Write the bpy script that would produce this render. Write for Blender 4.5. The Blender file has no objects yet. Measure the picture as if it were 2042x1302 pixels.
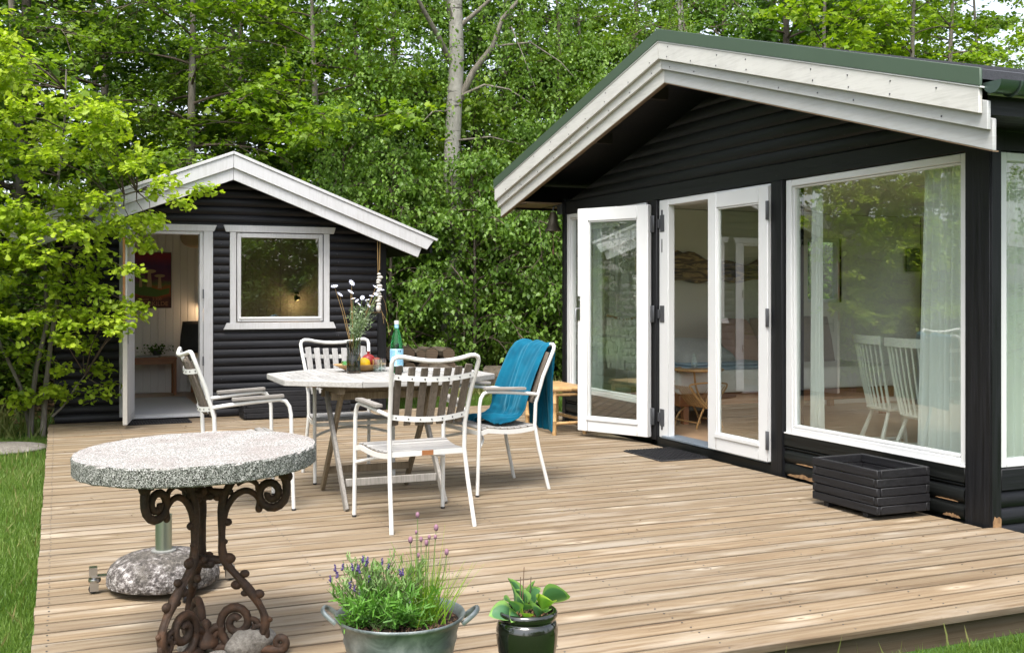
import bpy, bmesh, math, random
import numpy as np
from mathutils import Vector, Matrix, Euler
from math import sin, cos, pi, radians, sqrt, atan2

# ---------------------------------------------------------------- camera, sky, sun
S = bpy.context.scene
C = S.collection
R = random.Random(7)
YAW = radians(22.85)
cam = bpy.data.objects.new('camera', bpy.data.cameras.new('camera'))
C.objects.link(cam)
cam.location = (0, 0, 1.35)
cam.rotation_euler = (radians(90), 0, -YAW)
cam.data.sensor_width = 36.0
cam.data.lens = 2150 / 2042 * 36.0
cam.data.shift_y = -65 / 2042
cam.data.clip_start = 0.05
cam.data.clip_end = 900
S.camera = cam

SUN_EL, SUN_AZ = radians(60), radians(218)     # compass-like azimuth, measured from +Y clockwise
world = bpy.data.worlds.new('World')
S.world = world
world.use_nodes = True
wn = world.node_tree.nodes; wl = world.node_tree.links
wn.clear()
sky = wn.new('ShaderNodeTexSky'); sky.sky_type = 'NISHITA'; sky.sun_disc = False
sky.sun_elevation = SUN_EL; sky.sun_rotation = SUN_AZ
sky.air_density = 1.0; sky.dust_density = 3.5; sky.ozone_density = 1.0
hsv = wn.new('ShaderNodeHueSaturation'); hsv.inputs['Saturation'].default_value = 0.45
bg = wn.new('ShaderNodeBackground'); bg.inputs['Strength'].default_value = 0.15
wo = wn.new('ShaderNodeOutputWorld')
wl.new(sky.outputs[0], hsv.inputs['Color']); wl.new(hsv.outputs[0], bg.inputs[0]); wl.new(bg.outputs[0], wo.inputs[0])

sl = bpy.data.lights.new('sun', 'SUN'); sl.energy = 1.75; sl.angle = radians(24); sl.color = (1.0, 0.965, 0.90)
sun = bpy.data.objects.new('sun', sl); C.objects.link(sun)
sd = Vector((sin(SUN_AZ) * cos(SUN_EL), cos(SUN_AZ) * cos(SUN_EL), sin(SUN_EL)))
sun.rotation_euler = sd.to_track_quat('Z', 'Y').to_euler()
sun.location = sd * 30
S.view_settings.view_transform = 'Standard'
S.view_settings.look = 'None'
S.view_settings.exposure = 1.45
S.view_settings.gamma = 1
S.view_settings.use_curve_mapping = False
S.render.engine = 'CYCLES'
S.cycles.max_bounces = 10
S.cycles.transparent_max_bounces = 16
S.cycles.diffuse_bounces = 5
S.cycles.glossy_bounces = 5
S.cycles.transmission_bounces = 8

# ---------------------------------------------------------------- mesh building
class MB:
    def __init__(s):
        s.v = []; s.f = []
    def add(s, vs, fs):
        n = len(s.v)
        s.v += [tuple(p) for p in vs]
        s.f += [tuple(i + n for i in f) for f in fs]
        return s
    def box(s, x0, x1, y0, y1, z0, z1):
        return s.add([(x0,y0,z0),(x1,y0,z0),(x1,y1,z0),(x0,y1,z0),(x0,y0,z1),(x1,y0,z1),(x1,y1,z1),(x0,y1,z1)],
                     [(0,3,2,1),(4,5,6,7),(0,1,5,4),(1,2,6,5),(2,3,7,6),(3,0,4,7)])
    def bar(s, p0, p1, w, h, up=(0,0,1), w2=None, h2=None):
        """a box from p0 to p1, w wide (sideways), h high (along up)"""
        p0 = Vector(p0); p1 = Vector(p1); d = (p1 - p0).normalized(); up = Vector(up)
        side = d.cross(up)
        if side.length < 1e-5: side = d.cross(Vector((1,0,0)))
        side.normalize(); u = side.cross(d).normalized()
        w2 = w if w2 is None else w2; h2 = h if h2 is None else h2
        vs = []
        for p, a, b in ((p0, w/2, h/2), (p1, w2/2, h2/2)):
            vs += [p - side*a - u*b, p + side*a - u*b, p + side*a + u*b, p - side*a + u*b]
        return s.add(vs, [(0,1,2,3),(7,6,5,4),(0,4,5,1),(1,5,6,2),(2,6,7,3),(3,7,4,0)])
    def tube(s, pts, r, n=8, closed=False, cap=True, flat=1.0, up0=None):
        pts = [Vector(p) for p in pts]; m = len(pts)
        rs = r if isinstance(r, (list, tuple)) else [r] * m
        tang = []
        for i in range(m):
            a = pts[(i-1) % m] if (closed or i > 0) else pts[i]
            b = pts[(i+1) % m] if (closed or i < m-1) else pts[i]
            t = (b - a); tang.append(t.normalized() if t.length > 1e-9 else Vector((0,0,1)))
        up = Vector(up0) if up0 is not None else (Vector((0,0,1)) if abs(tang[0].z) < .9 else Vector((1,0,0)))
        vs = []
        for i in range(m):
            t = tang[i]; up = (up - t * up.dot(t))
            if up.length < 1e-6: up = t.orthogonal()
            up.normalize(); sd_ = t.cross(up)
            for k in range(n):
                a = 2*pi*k/n
                vs.append(pts[i] + (sd_ * cos(a) + up * sin(a) * flat) * rs[i])
        fs = []
        mm = m if closed else m-1
        for i in range(mm):
            j = (i+1) % m
            for k in range(n):
                k2 = (k+1) % n
                fs.append((i*n+k, i*n+k2, j*n+k2, j*n+k))
        if cap and not closed:
            fs.append(tuple(range(n-1, -1, -1))); fs.append(tuple((m-1)*n + k for k in range(n)))
        return s.add(vs, fs)
    def lathe(s, prof, c=(0,0,0), n=24, cap0=True, cap1=True, sx=1.0, sy=1.0):
        vs = []; fs = []; m = len(prof)
        for (r, z) in prof:
            for k in range(n):
                a = 2*pi*k/n
                vs.append((c[0] + r*cos(a)*sx, c[1] + r*sin(a)*sy, c[2] + z))
        for i in range(m-1):
            for k in range(n):
                k2 = (k+1) % n
                fs.append((i*n+k, i*n+k2, (i+1)*n+k2, (i+1)*n+k))
        if cap0: fs.append(tuple(range(n-1, -1, -1)))
        if cap1: fs.append(tuple((m-1)*n + k for k in range(n)))
        return s.add(vs, fs)
    def ball(s, c, r, n=10, m=7, sc=(1,1,1)):
        prof = [(max(1e-4, sin(pi*i/m)) , -cos(pi*i/m)) for i in range(m+1)]
        b = MB().lathe(prof, (0,0,0), n)
        return s.add([(c[0]+p[0]*r*sc[0], c[1]+p[1]*r*sc[1], c[2]+p[2]*r*sc[2]) for p in b.v], b.f)
    def prism(s, poly, plane, a, b):
        """poly extruded from a to b along the axis the plane misses: 'xz' along y, 'yz' along x, 'xy' along z"""
        n = len(poly)
        def P(q, d):
            return {'xz': (q[0], d, q[1]), 'yz': (d, q[0], q[1]), 'xy': (q[0], q[1], d)}[plane]
        vs = [P(q, a) for q in poly] + [P(q, b) for q in poly]
        fs = [tuple(range(n-1, -1, -1)), tuple(range(n, 2*n))] + [(i, (i+1) % n, n+(i+1) % n, n+i) for i in range(n)]
        return s.add(vs, fs)
    def xf(s, M):
        s.v = [tuple(M @ Vector(p)) for p in s.v]; return s
    def mesh(s, name, mat=None, bevel=0, smooth=True, ang=38, seg=1):
        bm = bmesh.new()
        vs = [bm.verts.new(p) for p in s.v]
        for f in s.f:
            try: bm.faces.new([vs[i] for i in f])
            except ValueError: pass
        bmesh.ops.recalc_face_normals(bm, faces=bm.faces)
        if bevel:
            es = [e for e in bm.edges if len(e.link_faces) == 2 and e.calc_face_angle(0) > 0.6]
            bmesh.ops.bevel(bm, geom=es, offset=bevel, segments=seg, affect='EDGES', profile=0.7, clamp_overlap=True)
        me = bpy.data.meshes.new(name)
        bm.to_mesh(me); bm.free()
        if smooth:
            me.polygons.foreach_set('use_smooth', [True] * len(me.polygons))
            me.set_sharp_from_angle(angle=radians(ang))
        if mat: me.materials.append(mat)
        return me

def link(o, parent=None):
    C.objects.link(o)
    if parent is not None:
        o.parent = parent
        if parent.type == 'EMPTY' and parent.parent is None:
            o.matrix_parent_inverse = Matrix.Translation(-parent.location)
    return o
def part(name, mb, mat, parent, label=None, bevel=0, kind=None, **k):
    me = mb if isinstance(mb, bpy.types.Mesh) else mb.mesh(name, mat, bevel, **k)
    o = bpy.data.objects.new(name, me)
    link(o, parent)
    if label: o['label'] = label
    if kind: o['kind'] = kind
    return o
def thing(name, label, cat, loc=(0,0,0), group=None):
    o = bpy.data.objects.new(name, None); C.objects.link(o)
    o.location = loc; o.empty_display_size = .1
    o['label'] = label; o['category'] = cat
    if group: o['group'] = group
    return o
def solo(name, mb, mat, label, cat, group=None, bevel=0, **k):
    o = part(name, mb, mat, None, label, bevel, **k)
    o['category'] = cat
    if group: o['group'] = group
    return o
def struct(name, mb, mat, kind='structure', **k):
    o = part(name, mb, mat, None, **k); o['kind'] = kind; return o
def holder(name):
    o = bpy.data.objects.new(name, None); C.objects.link(o); o['kind'] = 'structure'; return o
def copy_tree(o, parent=None):
    c = o.copy(); C.objects.link(c)
    if parent is not None: c.parent = parent
    for ch in o.children: copy_tree(ch, c)
    return c

# ---------------------------------------------------------------- materials
def srgb(r, g, b):
    f = lambda c: (c/255/12.92) if c/255 <= .04045 else ((c/255+.055)/1.055)**2.4
    return (f(r), f(g), f(b), 1)
class NT:
    def __init__(s, name):
        s.m = bpy.data.materials.new(name); s.m.use_nodes = True
        s.t = s.m.node_tree; s.t.nodes.clear()
        s.out = s.n('ShaderNodeOutputMaterial')
        s.p = s.n('ShaderNodeBsdfPrincipled'); s.l(s.p.outputs[0], s.out.inputs[0])
    def n(s, k, **kw):
        x = s.t.nodes.new(k)
        for a, b in kw.items():
            if hasattr(x, a) and a not in x.inputs: setattr(x, a, b)
            else: x.inputs[a].default_value = b
        return x
    def l(s, a, b): s.t.links.new(a, b)
    def obj(s, rnd=0.0, scale=(1,1,1), rot=(0,0,0)):
        """object coordinates; rnd shifts them per object so repeats differ"""
        tc = s.n('ShaderNodeTexCoord'); mp = s.n('ShaderNodeMapping')
        src = tc.outputs['Object']
        if rnd:
            oi = s.n('ShaderNodeObjectInfo'); mu = s.n('ShaderNodeMath', operation='MULTIPLY'); mu.inputs[1].default_value = rnd
            s.l(oi.outputs['Random'], mu.inputs[0])
            va = s.n('ShaderNodeVectorMath', operation='ADD'); s.l(src, va.inputs[0]); s.l(mu.outputs[0], va.inputs[1]); src = va.outputs[0]
        s.l(src, mp.inputs['Vector']); mp.inputs['Scale'].default_value = scale; mp.inputs['Rotation'].default_value = rot
        return mp.outputs[0]
    def noise(s, vec, scale=5, detail=4, rough=.55, dist=0):
        x = s.n('ShaderNodeTexNoise'); x.inputs['Scale'].default_value = scale; x.inputs['Detail'].default_value = detail
        x.inputs['Roughness'].default_value = rough; x.inputs['Distortion'].default_value = dist
        if vec is not None: s.l(vec, x.inputs['Vector'])
        return x.outputs['Fac']
    def vor(s, vec, scale=5, out='Distance', feature='F1', rnd=1.0):
        x = s.n('ShaderNodeTexVoronoi'); x.feature = feature; x.inputs['Scale'].default_value = scale; x.inputs['Randomness'].default_value = rnd
        if vec is not None: s.l(vec, x.inputs['Vector'])
        return x.outputs[out]
    def ramp(s, fac, stops, interp='LINEAR'):
        x = s.n('ShaderNodeValToRGB'); cr = x.color_ramp; cr.interpolation = interp
        while len(cr.elements) < len(stops): cr.elements.new(.5)
        for e, (p, c) in zip(cr.elements, stops):
            e.position = p; e.color = c if len(c) == 4 else (*c, 1)
        s.l(fac, x.inputs[0]); return x.outputs[0]
    def mix(s, fac, a, b, mode='MIX'):
        x = s.n('ShaderNodeMix', data_type='RGBA', blend_type=mode)
        for v, i in ((fac, 0), (a, 6), (b, 7)):
            if hasattr(v, 'links') or isinstance(v, bpy.types.NodeSocket): s.l(v, x.inputs[i])
            elif i == 0: x.inputs[0].default_value = v
            else: x.inputs[i].default_value = v if len(v) == 4 else (*v, 1)
        return x.outputs[2]
    def math(s, op, a, b=0.0):
        x = s.n('ShaderNodeMath', operation=op)
        for v, i in ((a, 0), (b, 1)):
            if isinstance(v, bpy.types.NodeSocket): s.l(v, x.inputs[i])
            else: x.inputs[i].default_value = v
        return x.outputs[0]
    def bump(s, h, strength=.3, dist=.01):
        x = s.n('ShaderNodeBump'); x.inputs['Strength'].default_value = strength; x.inputs['Distance'].default_value = dist
        s.l(h, x.inputs['Height']); s.l(x.outputs[0], s.p.inputs['Normal']); return x
    def set(s, color=None, rough=None, metal=None, spec=None):
        for v, k in ((color, 'Base Color'), (rough, 'Roughness'), (metal, 'Metallic'), (spec, 'Specular IOR Level')):
            if v is None: continue
            if isinstance(v, bpy.types.NodeSocket): s.l(v, s.p.inputs[k])
            else: s.p.inputs[k].default_value = v if k != 'Base Color' or len(v) == 4 else (*v, 1)
        return s.m
G = lambda v: (v, v, v, 1)

def m_plain(name, col, rough=.5, metal=0, var=.12, scale=6, spec=.5, bump=0, bscale=60):
    t = NT(name); co = t.obj(3)
    f = t.noise(co, scale, 5, .6)
    c = t.mix(f, tuple(x*(1-var) for x in col[:3]), tuple(min(1, x*(1+var)) for x in col[:3]))
    if bump: t.bump(t.noise(co, bscale, 4), bump, .004)
    return t.set(c, rough, metal, spec)

def m_deck():
    t = NT('weathered_pine'); co = t.obj(37)
    def mp(sx, sy): m_ = t.n('ShaderNodeMapping'); m_.inputs['Scale'].default_value = (sx, sy, sy); t.l(co, m_.inputs['Vector']); return m_.outputs[0]
    # growth rings drawn out along the board, bent round the knots
    kd = t.vor(mp(1.25, 4.6), 1.3)
    warp = t.ramp(kd, [(0, G(1)), (.30, G(0))])
    w_ = t.n('ShaderNodeVectorMath', operation='ADD'); t.l(mp(.55, 17), w_.inputs[0]); t.l(t.mix(warp, (0,0,0,1), (0,.9,.4,1)), w_.inputs[1])
    g1 = t.noise(w_.outputs[0], 2.4, 5, .55, .35)
    g2 = t.noise(mp(2.2, 150), 1.6, 3, .6, .3)
    g3 = t.noise(mp(.8, 60), 2.2, 4, .6, .5)
    base = t.ramp(g1, [(.28, srgb(101,86,69)), (.42, srgb(121,105,85)), (.55, srgb(132,118,98)), (.75, srgb(143,131,113))])
    c = t.mix(.45, base, t.ramp(g2, [(.35, G(.78)), (.6, G(1.04))]), 'MULTIPLY')
    c = t.mix(t.ramp(g3, [(.56, G(0)), (.68, G(.30))]), c, srgb(104,80,58))
    # silvered, bleached patches
    pf = t.ramp(t.noise(mp(.9, 5), 2.0, 4, .6), [(.50, G(0)), (.68, G(.65))])
    c = t.mix(pf, c, srgb(152,144,132))
    halo = t.ramp(kd, [(.04, G(.8)), (.20, G(0))])
    c = t.mix(halo, c, srgb(176,166,150))
    core = t.ramp(kd, [(.025, G(.9)), (.055, G(0))])
    c = t.mix(core, c, srgb(84,62,44))
    oi = t.n('ShaderNodeObjectInfo')
    tint = t.ramp(oi.outputs['Random'], [(0, (.84,.79,.72,1)), (.2, (1.0,.98,.96,1)), (.4, (.90,.87,.82,1)), (.6, (1.10,1.05,.98,1)), (.8, (.95,.95,.95,1)), (1, (1.04,.96,.86,1))])
    c = t.mix(1, c, tint, 'MULTIPLY')
    sp = t.ramp(t.vor(mp(1.0, 2.2), 6.5), [(.020, G(.75)), (.045, G(0))])
    c = t.mix(sp, c, srgb(52,40,32))
    # seam shade painted as a dark band along both long edges of every board
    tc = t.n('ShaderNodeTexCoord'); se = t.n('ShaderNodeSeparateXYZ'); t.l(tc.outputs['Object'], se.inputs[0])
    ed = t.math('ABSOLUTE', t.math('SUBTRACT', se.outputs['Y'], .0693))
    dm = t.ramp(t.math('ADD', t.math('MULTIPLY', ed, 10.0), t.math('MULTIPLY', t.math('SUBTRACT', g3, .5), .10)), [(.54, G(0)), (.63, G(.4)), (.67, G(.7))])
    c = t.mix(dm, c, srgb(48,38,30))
    t.bump(t.math('ADD', g2, t.math('MULTIPLY', g1, .6)), .4, .003)
    return t.set(c, t.ramp(g1, [(.3, G(.62)), (.7, G(.8))]), 0, .3)

def m_black(name='black_stained_wood', base=(.006,.0062,.007), axis=0, rough=.42):
    t = NT(name); co = t.obj(17)
    sc = (1.2, 40, 40) if axis == 0 else ((40, 1.2, 40) if axis == 1 else (40, 40, 1.2))
    gm = t.n('ShaderNodeMapping'); gm.inputs['Scale'].default_value = sc; t.l(co, gm.inputs['Vector'])
    g = t.noise(gm.outputs[0], 1.7, 5, .65, .6)
    c = t.ramp(g, [(.3, (base[0]*.6, base[1]*.6, base[2]*.6, 1)), (.7, (base[0]*1.9, base[1]*1.9, base[2]*2.0, 1))])
    fm = t.n('ShaderNodeMapping'); fm.inputs['Scale'].default_value = tuple((2.2 if v < 10 else 7) for v in sc); t.l(co, fm.inputs['Vector'])
    sc2 = t.ramp(t.noise(fm.outputs[0], 3.2, 5, .7), [(.70, G(0)), (.75, G(1))])
    c = t.mix(t.math('MULTIPLY', sc2, .45), c, srgb(120,108,95))
    t.bump(g, .35, .004)
    return t.set(c, t.ramp(g, [(.3, G(rough-.07)), (.75, G(rough+.2))]), 0, .28)

def m_white(name='white_paint', wear=.0, base=(.74,.74,.72), rough=.42, grain=1):
    t = NT(name); co = t.obj(11)
    gm = t.n('ShaderNodeMapping'); gm.inputs['Scale'].default_value = (2, 2, 30) if grain == 1 else (30, 30, 2); t.l(co, gm.inputs['Vector'])
    g = t.noise(gm.outputs[0], 2.2, 6, .7, .5)
    f = t.noise(co, 3.0, 5, .6)
    c = t.mix(f, tuple(x*.90 for x in base), base)
    if wear:
        w = t.ramp(t.math('ADD', t.math('MULTIPLY', g, .6), t.math('MULTIPLY', t.noise(co, 2.2, 4, .7), .4)), [(.52 - wear*.08, G(0)), (.66, G(1))])
        c = t.mix(t.math('MULTIPLY', w, .3 + .3*wear), c, srgb(148,146,140))
        ch = t.ramp(t.noise(gm.outputs[0], 5.5, 6, .75), [(.70, G(0)), (.73, G(1))])
        c = t.mix(t.math('MULTIPLY', ch, .45*wear), c, srgb(110,98,84))
    t.bump(g, .12 + .2*wear, .003)
    return t.set(c, rough, 0, .45)

def m_glass(name='window_glass', tint=(.93,.97,.95), refl=4.5, rough=0.0):
    t = NT(name)
    lw = t.n('ShaderNodeLayerWeight'); lw.inputs['Blend'].default_value = .5        # Facing = 1 - |cos|
    f5 = t.math('POWER', lw.outputs['Facing'], 5.0)
    fr = t.math('ADD', t.math('MULTIPLY', f5, .96), .042)
    ge = t.n('ShaderNodeNewGeometry'); front = t.math('SUBTRACT', 1.0, ge.outputs['Backfacing'])
    fac = t.math('MULTIPLY', t.math('MINIMUM', t.math('MULTIPLY', fr, refl), 1.0), front)
    tr = t.n('ShaderNodeBsdfTransparent'); tr.inputs[0].default_value = (*tint, 1)
    gl = t.n('ShaderNodeBsdfGlossy'); gl.inputs['Roughness'].default_value = rough; gl.inputs['Color'].default_value = (1,1,1,1)
    mx = t.n('ShaderNodeMixShader'); t.l(fac, mx.inputs[0]); t.l(tr.outputs[0], mx.inputs[1]); t.l(gl.outputs[0], mx.inputs[2])
    t.l(mx.outputs[0], t.out.inputs[0]); t.t.nodes.remove(t.p)
    return t.m

def m_leaf(name, stops, trans=.38, rough=.42, spec=.35):
    """stops: colours along the per-leaf random value stored in the 'tone' attribute"""
    t = NT(name)
    at = t.n('ShaderNodeAttribute'); at.attribute_name = 'tone'
    oi = t.n('ShaderNodeObjectInfo')
    v = t.math('ADD', t.math('MULTIPLY', at.outputs['Fac'], .8), t.math('MULTIPLY', oi.outputs['Random'], .2))
    c = t.ramp(v, stops)
    t.set(c, rough, 0, spec)
    tl = t.n('ShaderNodeBsdfTranslucent')
    c2 = t.mix(1, c, (1.25, 1.35, .45, 1), 'MULTIPLY'); t.l(c2, tl.inputs[0])
    mx = t.n('ShaderNodeMixShader'); mx.inputs[0].default_value = trans
    t.l(t.p.outputs[0], mx.inputs[1]); t.l(tl.outputs[0], mx.inputs[2]); t.l(mx.outputs[0], t.out.inputs[0])
    return t.m

def m_bark(name, a, b, scale=14, stretch=.25, spots=None):
    t = NT(name); co = t.obj(5, (1, 1, stretch))
    f = t.noise(co, scale, 7, .7, .8)
    c = t.ramp(f, [(.3, (*a, 1)), (.68, (*b, 1))])
    if spots:
        c2 = t.obj(5, (.8, .8, 5.5))
        s_ = t.ramp(t.noise(c2, 2.4, 4, .7), [(.57, G(0)), (.63, G(1))])
        c = t.mix(s_, c, (*spots, 1))
    t.bump(f, .6, .02)
    return t.set(c, .85, 0, .2)

M = {}
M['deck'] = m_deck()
M['black'] = m_black()
M['blackY'] = m_black('black_stained_cladding', axis=1, base=(.0055,.0062,.0056))
M['blackX'] = m_black('black_shed_cladding', axis=0, base=(.0065,.0065,.008))
M['blackZ'] = m_black('black_stained_post', axis=2)
M['planter'] = m_black('black_planter_boards', base=(.010,.010,.011), rough=.5, axis=1)
M['white'] = m_white('white_window_paint', 0, (.64,.645,.645), .4)
M['fascia'] = m_white('white_fascia_paint', .6, (.56,.55,.52), .55)
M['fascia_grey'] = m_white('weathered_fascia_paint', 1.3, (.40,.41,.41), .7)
M['shedwhite'] = m_white('worn_white_paint', .6, (.50,.50,.51), .6, grain=2)
M['green_metal'] = m_plain('green_metal_edging', (.058,.090,.060), .45, .1, .12, 2)
M['roof'] = m_plain('grey_roofing_felt', (.05,.052,.06), .9, 0, .35, 40, .3, .5, 200)
M['zincgreen'] = m_plain('grey_green_gutter', (.10,.14,.125), .3, .75, .1, 4)
M['glass'] = m_glass()
M['glass_old'] = m_glass('old_shed_glass', (.62,.65,.58), 6.5)
M['soffit'] = m_plain('brown_soffit_board', (.16,.105,.06), .6, 0, .2, 5)
M['galv'] = m_plain('dark_zinc_hinge', (.075,.078,.085), .5, .4, .2, 20)
M['steel'] = m_plain('brushed_steel', (.45,.45,.45), .28, 1, .1, 8)
M['sill_alu'] = m_plain('blue_grey_threshold', (.22,.27,.33), .4, .5, .1, 8)
M['concrete'] = m_plain('grey_concrete', (.20,.20,.19), .9, 0, .3, 12, .2, .4, 90)
M['rubber'] = m_plain('black_rubber', (.012,.012,.014), .6, 0, .3, 20, .4, .5, 80)
M['intwall'] = m_plain('warm_grey_interior_wall', (.64,.60,.53), .7, 0, .04, 1.5)
M['shedint'] = m_plain('pale_panel_paint', (.72,.69,.67), .6, 0, .04, 2)
M['intfloor'] = m_plain('oiled_floor_board', (.40,.27,.17), .35, 0, .25, 9)
# ---------------------------------------------------------------- ground, lawn, terrace
def ground_h(x, y):
    h = -0.13
    if y > 16.5: h += min(1.5, (y - 16.5) * .16)
    return h + .03 * sin(x*.9) * cos(y*.7) * (1 if y > 12.8 or x < -1.5 or y < 2.5 else 0)
def m_ground():
    t = NT('soil_and_lawn'); co = t.obj()
    f = t.noise(co, 1.3, 6, .65); g = t.noise(co, 22, 5, .7)
    grass = t.ramp(g, [(.3, (.028,.06,.012,1)), (.7, (.07,.135,.03,1))])
    soil = t.ramp(g, [(.3, (.018,.015,.010,1)), (.55, (.05,.038,.024,1)), (.75, (.10,.075,.045,1))])
    sep = t.n('ShaderNodeSeparateXYZ'); t.l(co, sep.inputs[0])
    w = t.math('ADD', sep.outputs['Y'], t.math('MULTIPLY', f, 1.6))
    fac = t.ramp(t.math('MULTIPLY', w, .05), [(.75, G(0)), (.80, G(1))])
    t.bump(g, .8, .03)
    return t.set(t.mix(fac, grass, soil), .95, 0, .1)
xs = [-400,-120,-50,-30] + [-20 + i for i in range(51)] + [40,70,150,400]
ys = [-400,-120,-40] + [-20 + i for i in range(66)] + [60,90,150,400]
gb = MB(); nx = len(xs)
gb.add([(x, y, ground_h(x, y)) for y in ys for x in xs],
       [(j*nx+i, j*nx+i+1, (j+1)*nx+i+1, (j+1)*nx+i) for j in range(len(ys)-1) for i in range(nx-1)])
ground = struct('ground', gb, m_ground())

deck = holder('deck')
PITCH = .1385
n_b = 62
def deck_board(x0, x1):
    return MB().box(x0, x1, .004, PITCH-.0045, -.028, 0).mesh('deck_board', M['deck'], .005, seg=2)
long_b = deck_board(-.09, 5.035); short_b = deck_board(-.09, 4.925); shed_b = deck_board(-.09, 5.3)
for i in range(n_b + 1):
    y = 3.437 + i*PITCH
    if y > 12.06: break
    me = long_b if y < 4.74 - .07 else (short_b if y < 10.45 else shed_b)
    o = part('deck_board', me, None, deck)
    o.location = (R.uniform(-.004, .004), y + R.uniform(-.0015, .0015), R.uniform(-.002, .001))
fr = MB()
fr.box(-.06, 5.02, 3.475, 3.52, -.16, -.031); fr.box(-.06, -.015, 3.52, 12.1, -.16, -.031)
fr.box(4.985, 5.03, 3.52, 4.66, -.16, -.031)
for k in range(1, 9): fr.box(-.06 + k*.6, -.015 + k*.6, 3.52, 12.1, -.14, -.031)
part('deck_joist', fr, M['deck'], deck, bevel=.003)
sc = MB()
for i in range(62):
    y = 3.437 + i*PITCH
    if y > 12: break
    for k in range(9):
        for dy in (.033, .100):
            sc.lathe([(.0042, 0), (.0042, .0012)], (-.037 + k*.6 + R.uniform(-.004,.004), y + dy, .0), 6)
part('screw_head', sc, M['galv'], deck, kind='stuff')

# ---------------------------------------------------------------- cladding helper
def clad_rows(z0, z1, pitch, spans_at, place, mat, parent, name='cladding_board', bulge=.024):
    """log-profile boards. spans_at(zlo, zhi) -> list of ((a_lo, a_hi), (b_lo, b_hi)) wall intervals at the bottom and top of the row"""
    z = z0; k = 0
    while z < z1 - .02:
        zt = min(z + pitch, z1)
        for (a0, a1), (b0, b1) in spans_at(z, zt):
            if (a1 - a0) < .02 and (b1 - b0) < .02: continue
            mb = MB(); n = 7; prof = []
            for i in range(n + 1):
                t = i / n
                prof.append((t, .004 + bulge * max(0, sin(pi * min(1, t*1.0 + .02)))**.55 * (1 - .35*t)))
            vs = []; wob = R.uniform(-.002, .002)
            for t, d in prof:
                zz = z + .002 + (zt - z - .004) * t
                A = a0 + (b0 - a0) * t; B = a1 + (b1 - a1) * t
                vs += [place(A, d + wob, zz), place(B, d + wob, zz), place(A, -.02, zz), place(B, -.02, zz)]
            fs = []
            for i in range(n):
                a = i*4; b = a + 4
                fs += [(a, a+1, b+1, b), (a+2, b+2, b+3, a+3), (a, b, b+2, a+2), (a+1, a+3, b+3, b+1)]
            fs += [(0, 2, 3, 1), (n*4, n*4+1, n*4+3, n*4+2)]
            mb.add(vs, fs)
            part(name, mb, mat, parent, ang=50)
        z = zt; k += 1
def cut(a, b, z, zt, holes, e=.002):
    """interval a..b minus holes (h0,h1,z0,z1) that cover the row"""
    out = [(a, b)]
    for h0, h1, hz0, hz1 in holes:
        if zt > hz0 + .012 and z < hz1 - .012:
            nxt = []
            for p, q in out:
                if h1 <= p or h0 >= q: nxt.append((p, q)); continue
                if h0 > p: nxt.append((p, h0))
                if h1 < q: nxt.append((h1, q))
            out = nxt
    return out

# ---------------------------------------------------------------- summer house
HX = 5.0; RY = 7.54
house = thing('summer_house', 'larger black timber summer house with white gable boards and open glazed doors beside the terrace', 'house', (HX, 7.5, 0))
Y0, Y1, XB = 4.70, 10.39, 9.9         # outer wall faces
def roof_under(y):                     # underside of the roof over the wall line
    return (3.02 - (RY - y) * .286) if y < RY else (3.02 - (y - RY) * .246)
# wall core (openings left free)
def wall_box(mb, x0, x1, y0, y1, z0, z1): mb.box(x0, x1, y0, y1, z0, z1)
w = MB(); WT = .14
# gable wall pieces between z -.1 and 2.19
for a, b, z0, z1 in ((4.72, 4.86, -.1, 2.19), (4.86, 6.58, -.1, .30), (6.58, 6.75, -.1, 2.19), (6.75, 8.42, -.1, .03), (8.42, 8.66, -.1, 2.19),
                     (8.66, 10.33, -.1, .30), (10.33, Y1-.005, -.1, 2.19)):
    w.box(HX+.004, HX+WT, a, b, z0, z1)
w.prism([(4.72, 2.19), (Y1-.005, 2.19), (Y1-.005, roof_under(Y1)), (RY, roof_under(RY)), (4.72, roof_under(4.72))], 'yz', HX+.004, HX+WT)
# side wall towards the viewer (Y0) with its window, far side, back
for a, b, z0, z1 in ((HX+.004, HX+.06, -.1, 2.3), (HX+.06, 6.9, -.1, .31), (HX+.06, 6.9, 2.19, 2.3), (6.9, 7.3, -.1, 2.3), (7.3, 9.6, -.1, .15), (7.3, 9.6, 2.2, 2.3), (9.6, XB, -.1, 2.3)):  # wide opening beyond the window is added, unseen, to brighten the room
    w.box(a, b, Y0+.003, Y0+WT, z0, z1)
for a, b, z0, z1 in ((HX+WT, 8.05, -.1, 2.3), (8.05, 8.55, -.1, 1.25), (8.05, 8.55, 2.0, 2.3), (8.55, XB, -.1, 2.3)):
    w.box(a, b, Y1-WT, Y1-.006, z0, z1)
for a, b, z0, z1 in ((Y0+WT, 5.1, -.1, 2.3), (5.1, 7.1, -.1, .3), (5.1, 7.1, 2.15, 2.3), (7.1, 8.1, -.1, 2.3), (8.1, 9.9, -.1, .3), (8.1, 9.9, 2.15, 2.3), (9.9, Y1-WT, -.1, 2.3)):  # both openings in this unseen wall are added to let light in
    w.box(XB-WT, XB, a, b, z0, z1)
w.prism([(Y0+WT, 2.3), (Y1-WT, 2.3), (Y1-WT, roof_under(Y1-WT)-.02), (RY, roof_under(RY)-.02), (Y0+WT, roof_under(Y0+WT)-.02)], 'yz', XB-WT, XB)
part('wall', w, M['blackZ'], house, smooth=False)
# plinth
part('plinth', MB().box(HX+.03, XB-.03, Y0+.03, Y1-.03, -.35, -.102), M['concrete'], house, bevel=.004)
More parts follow.
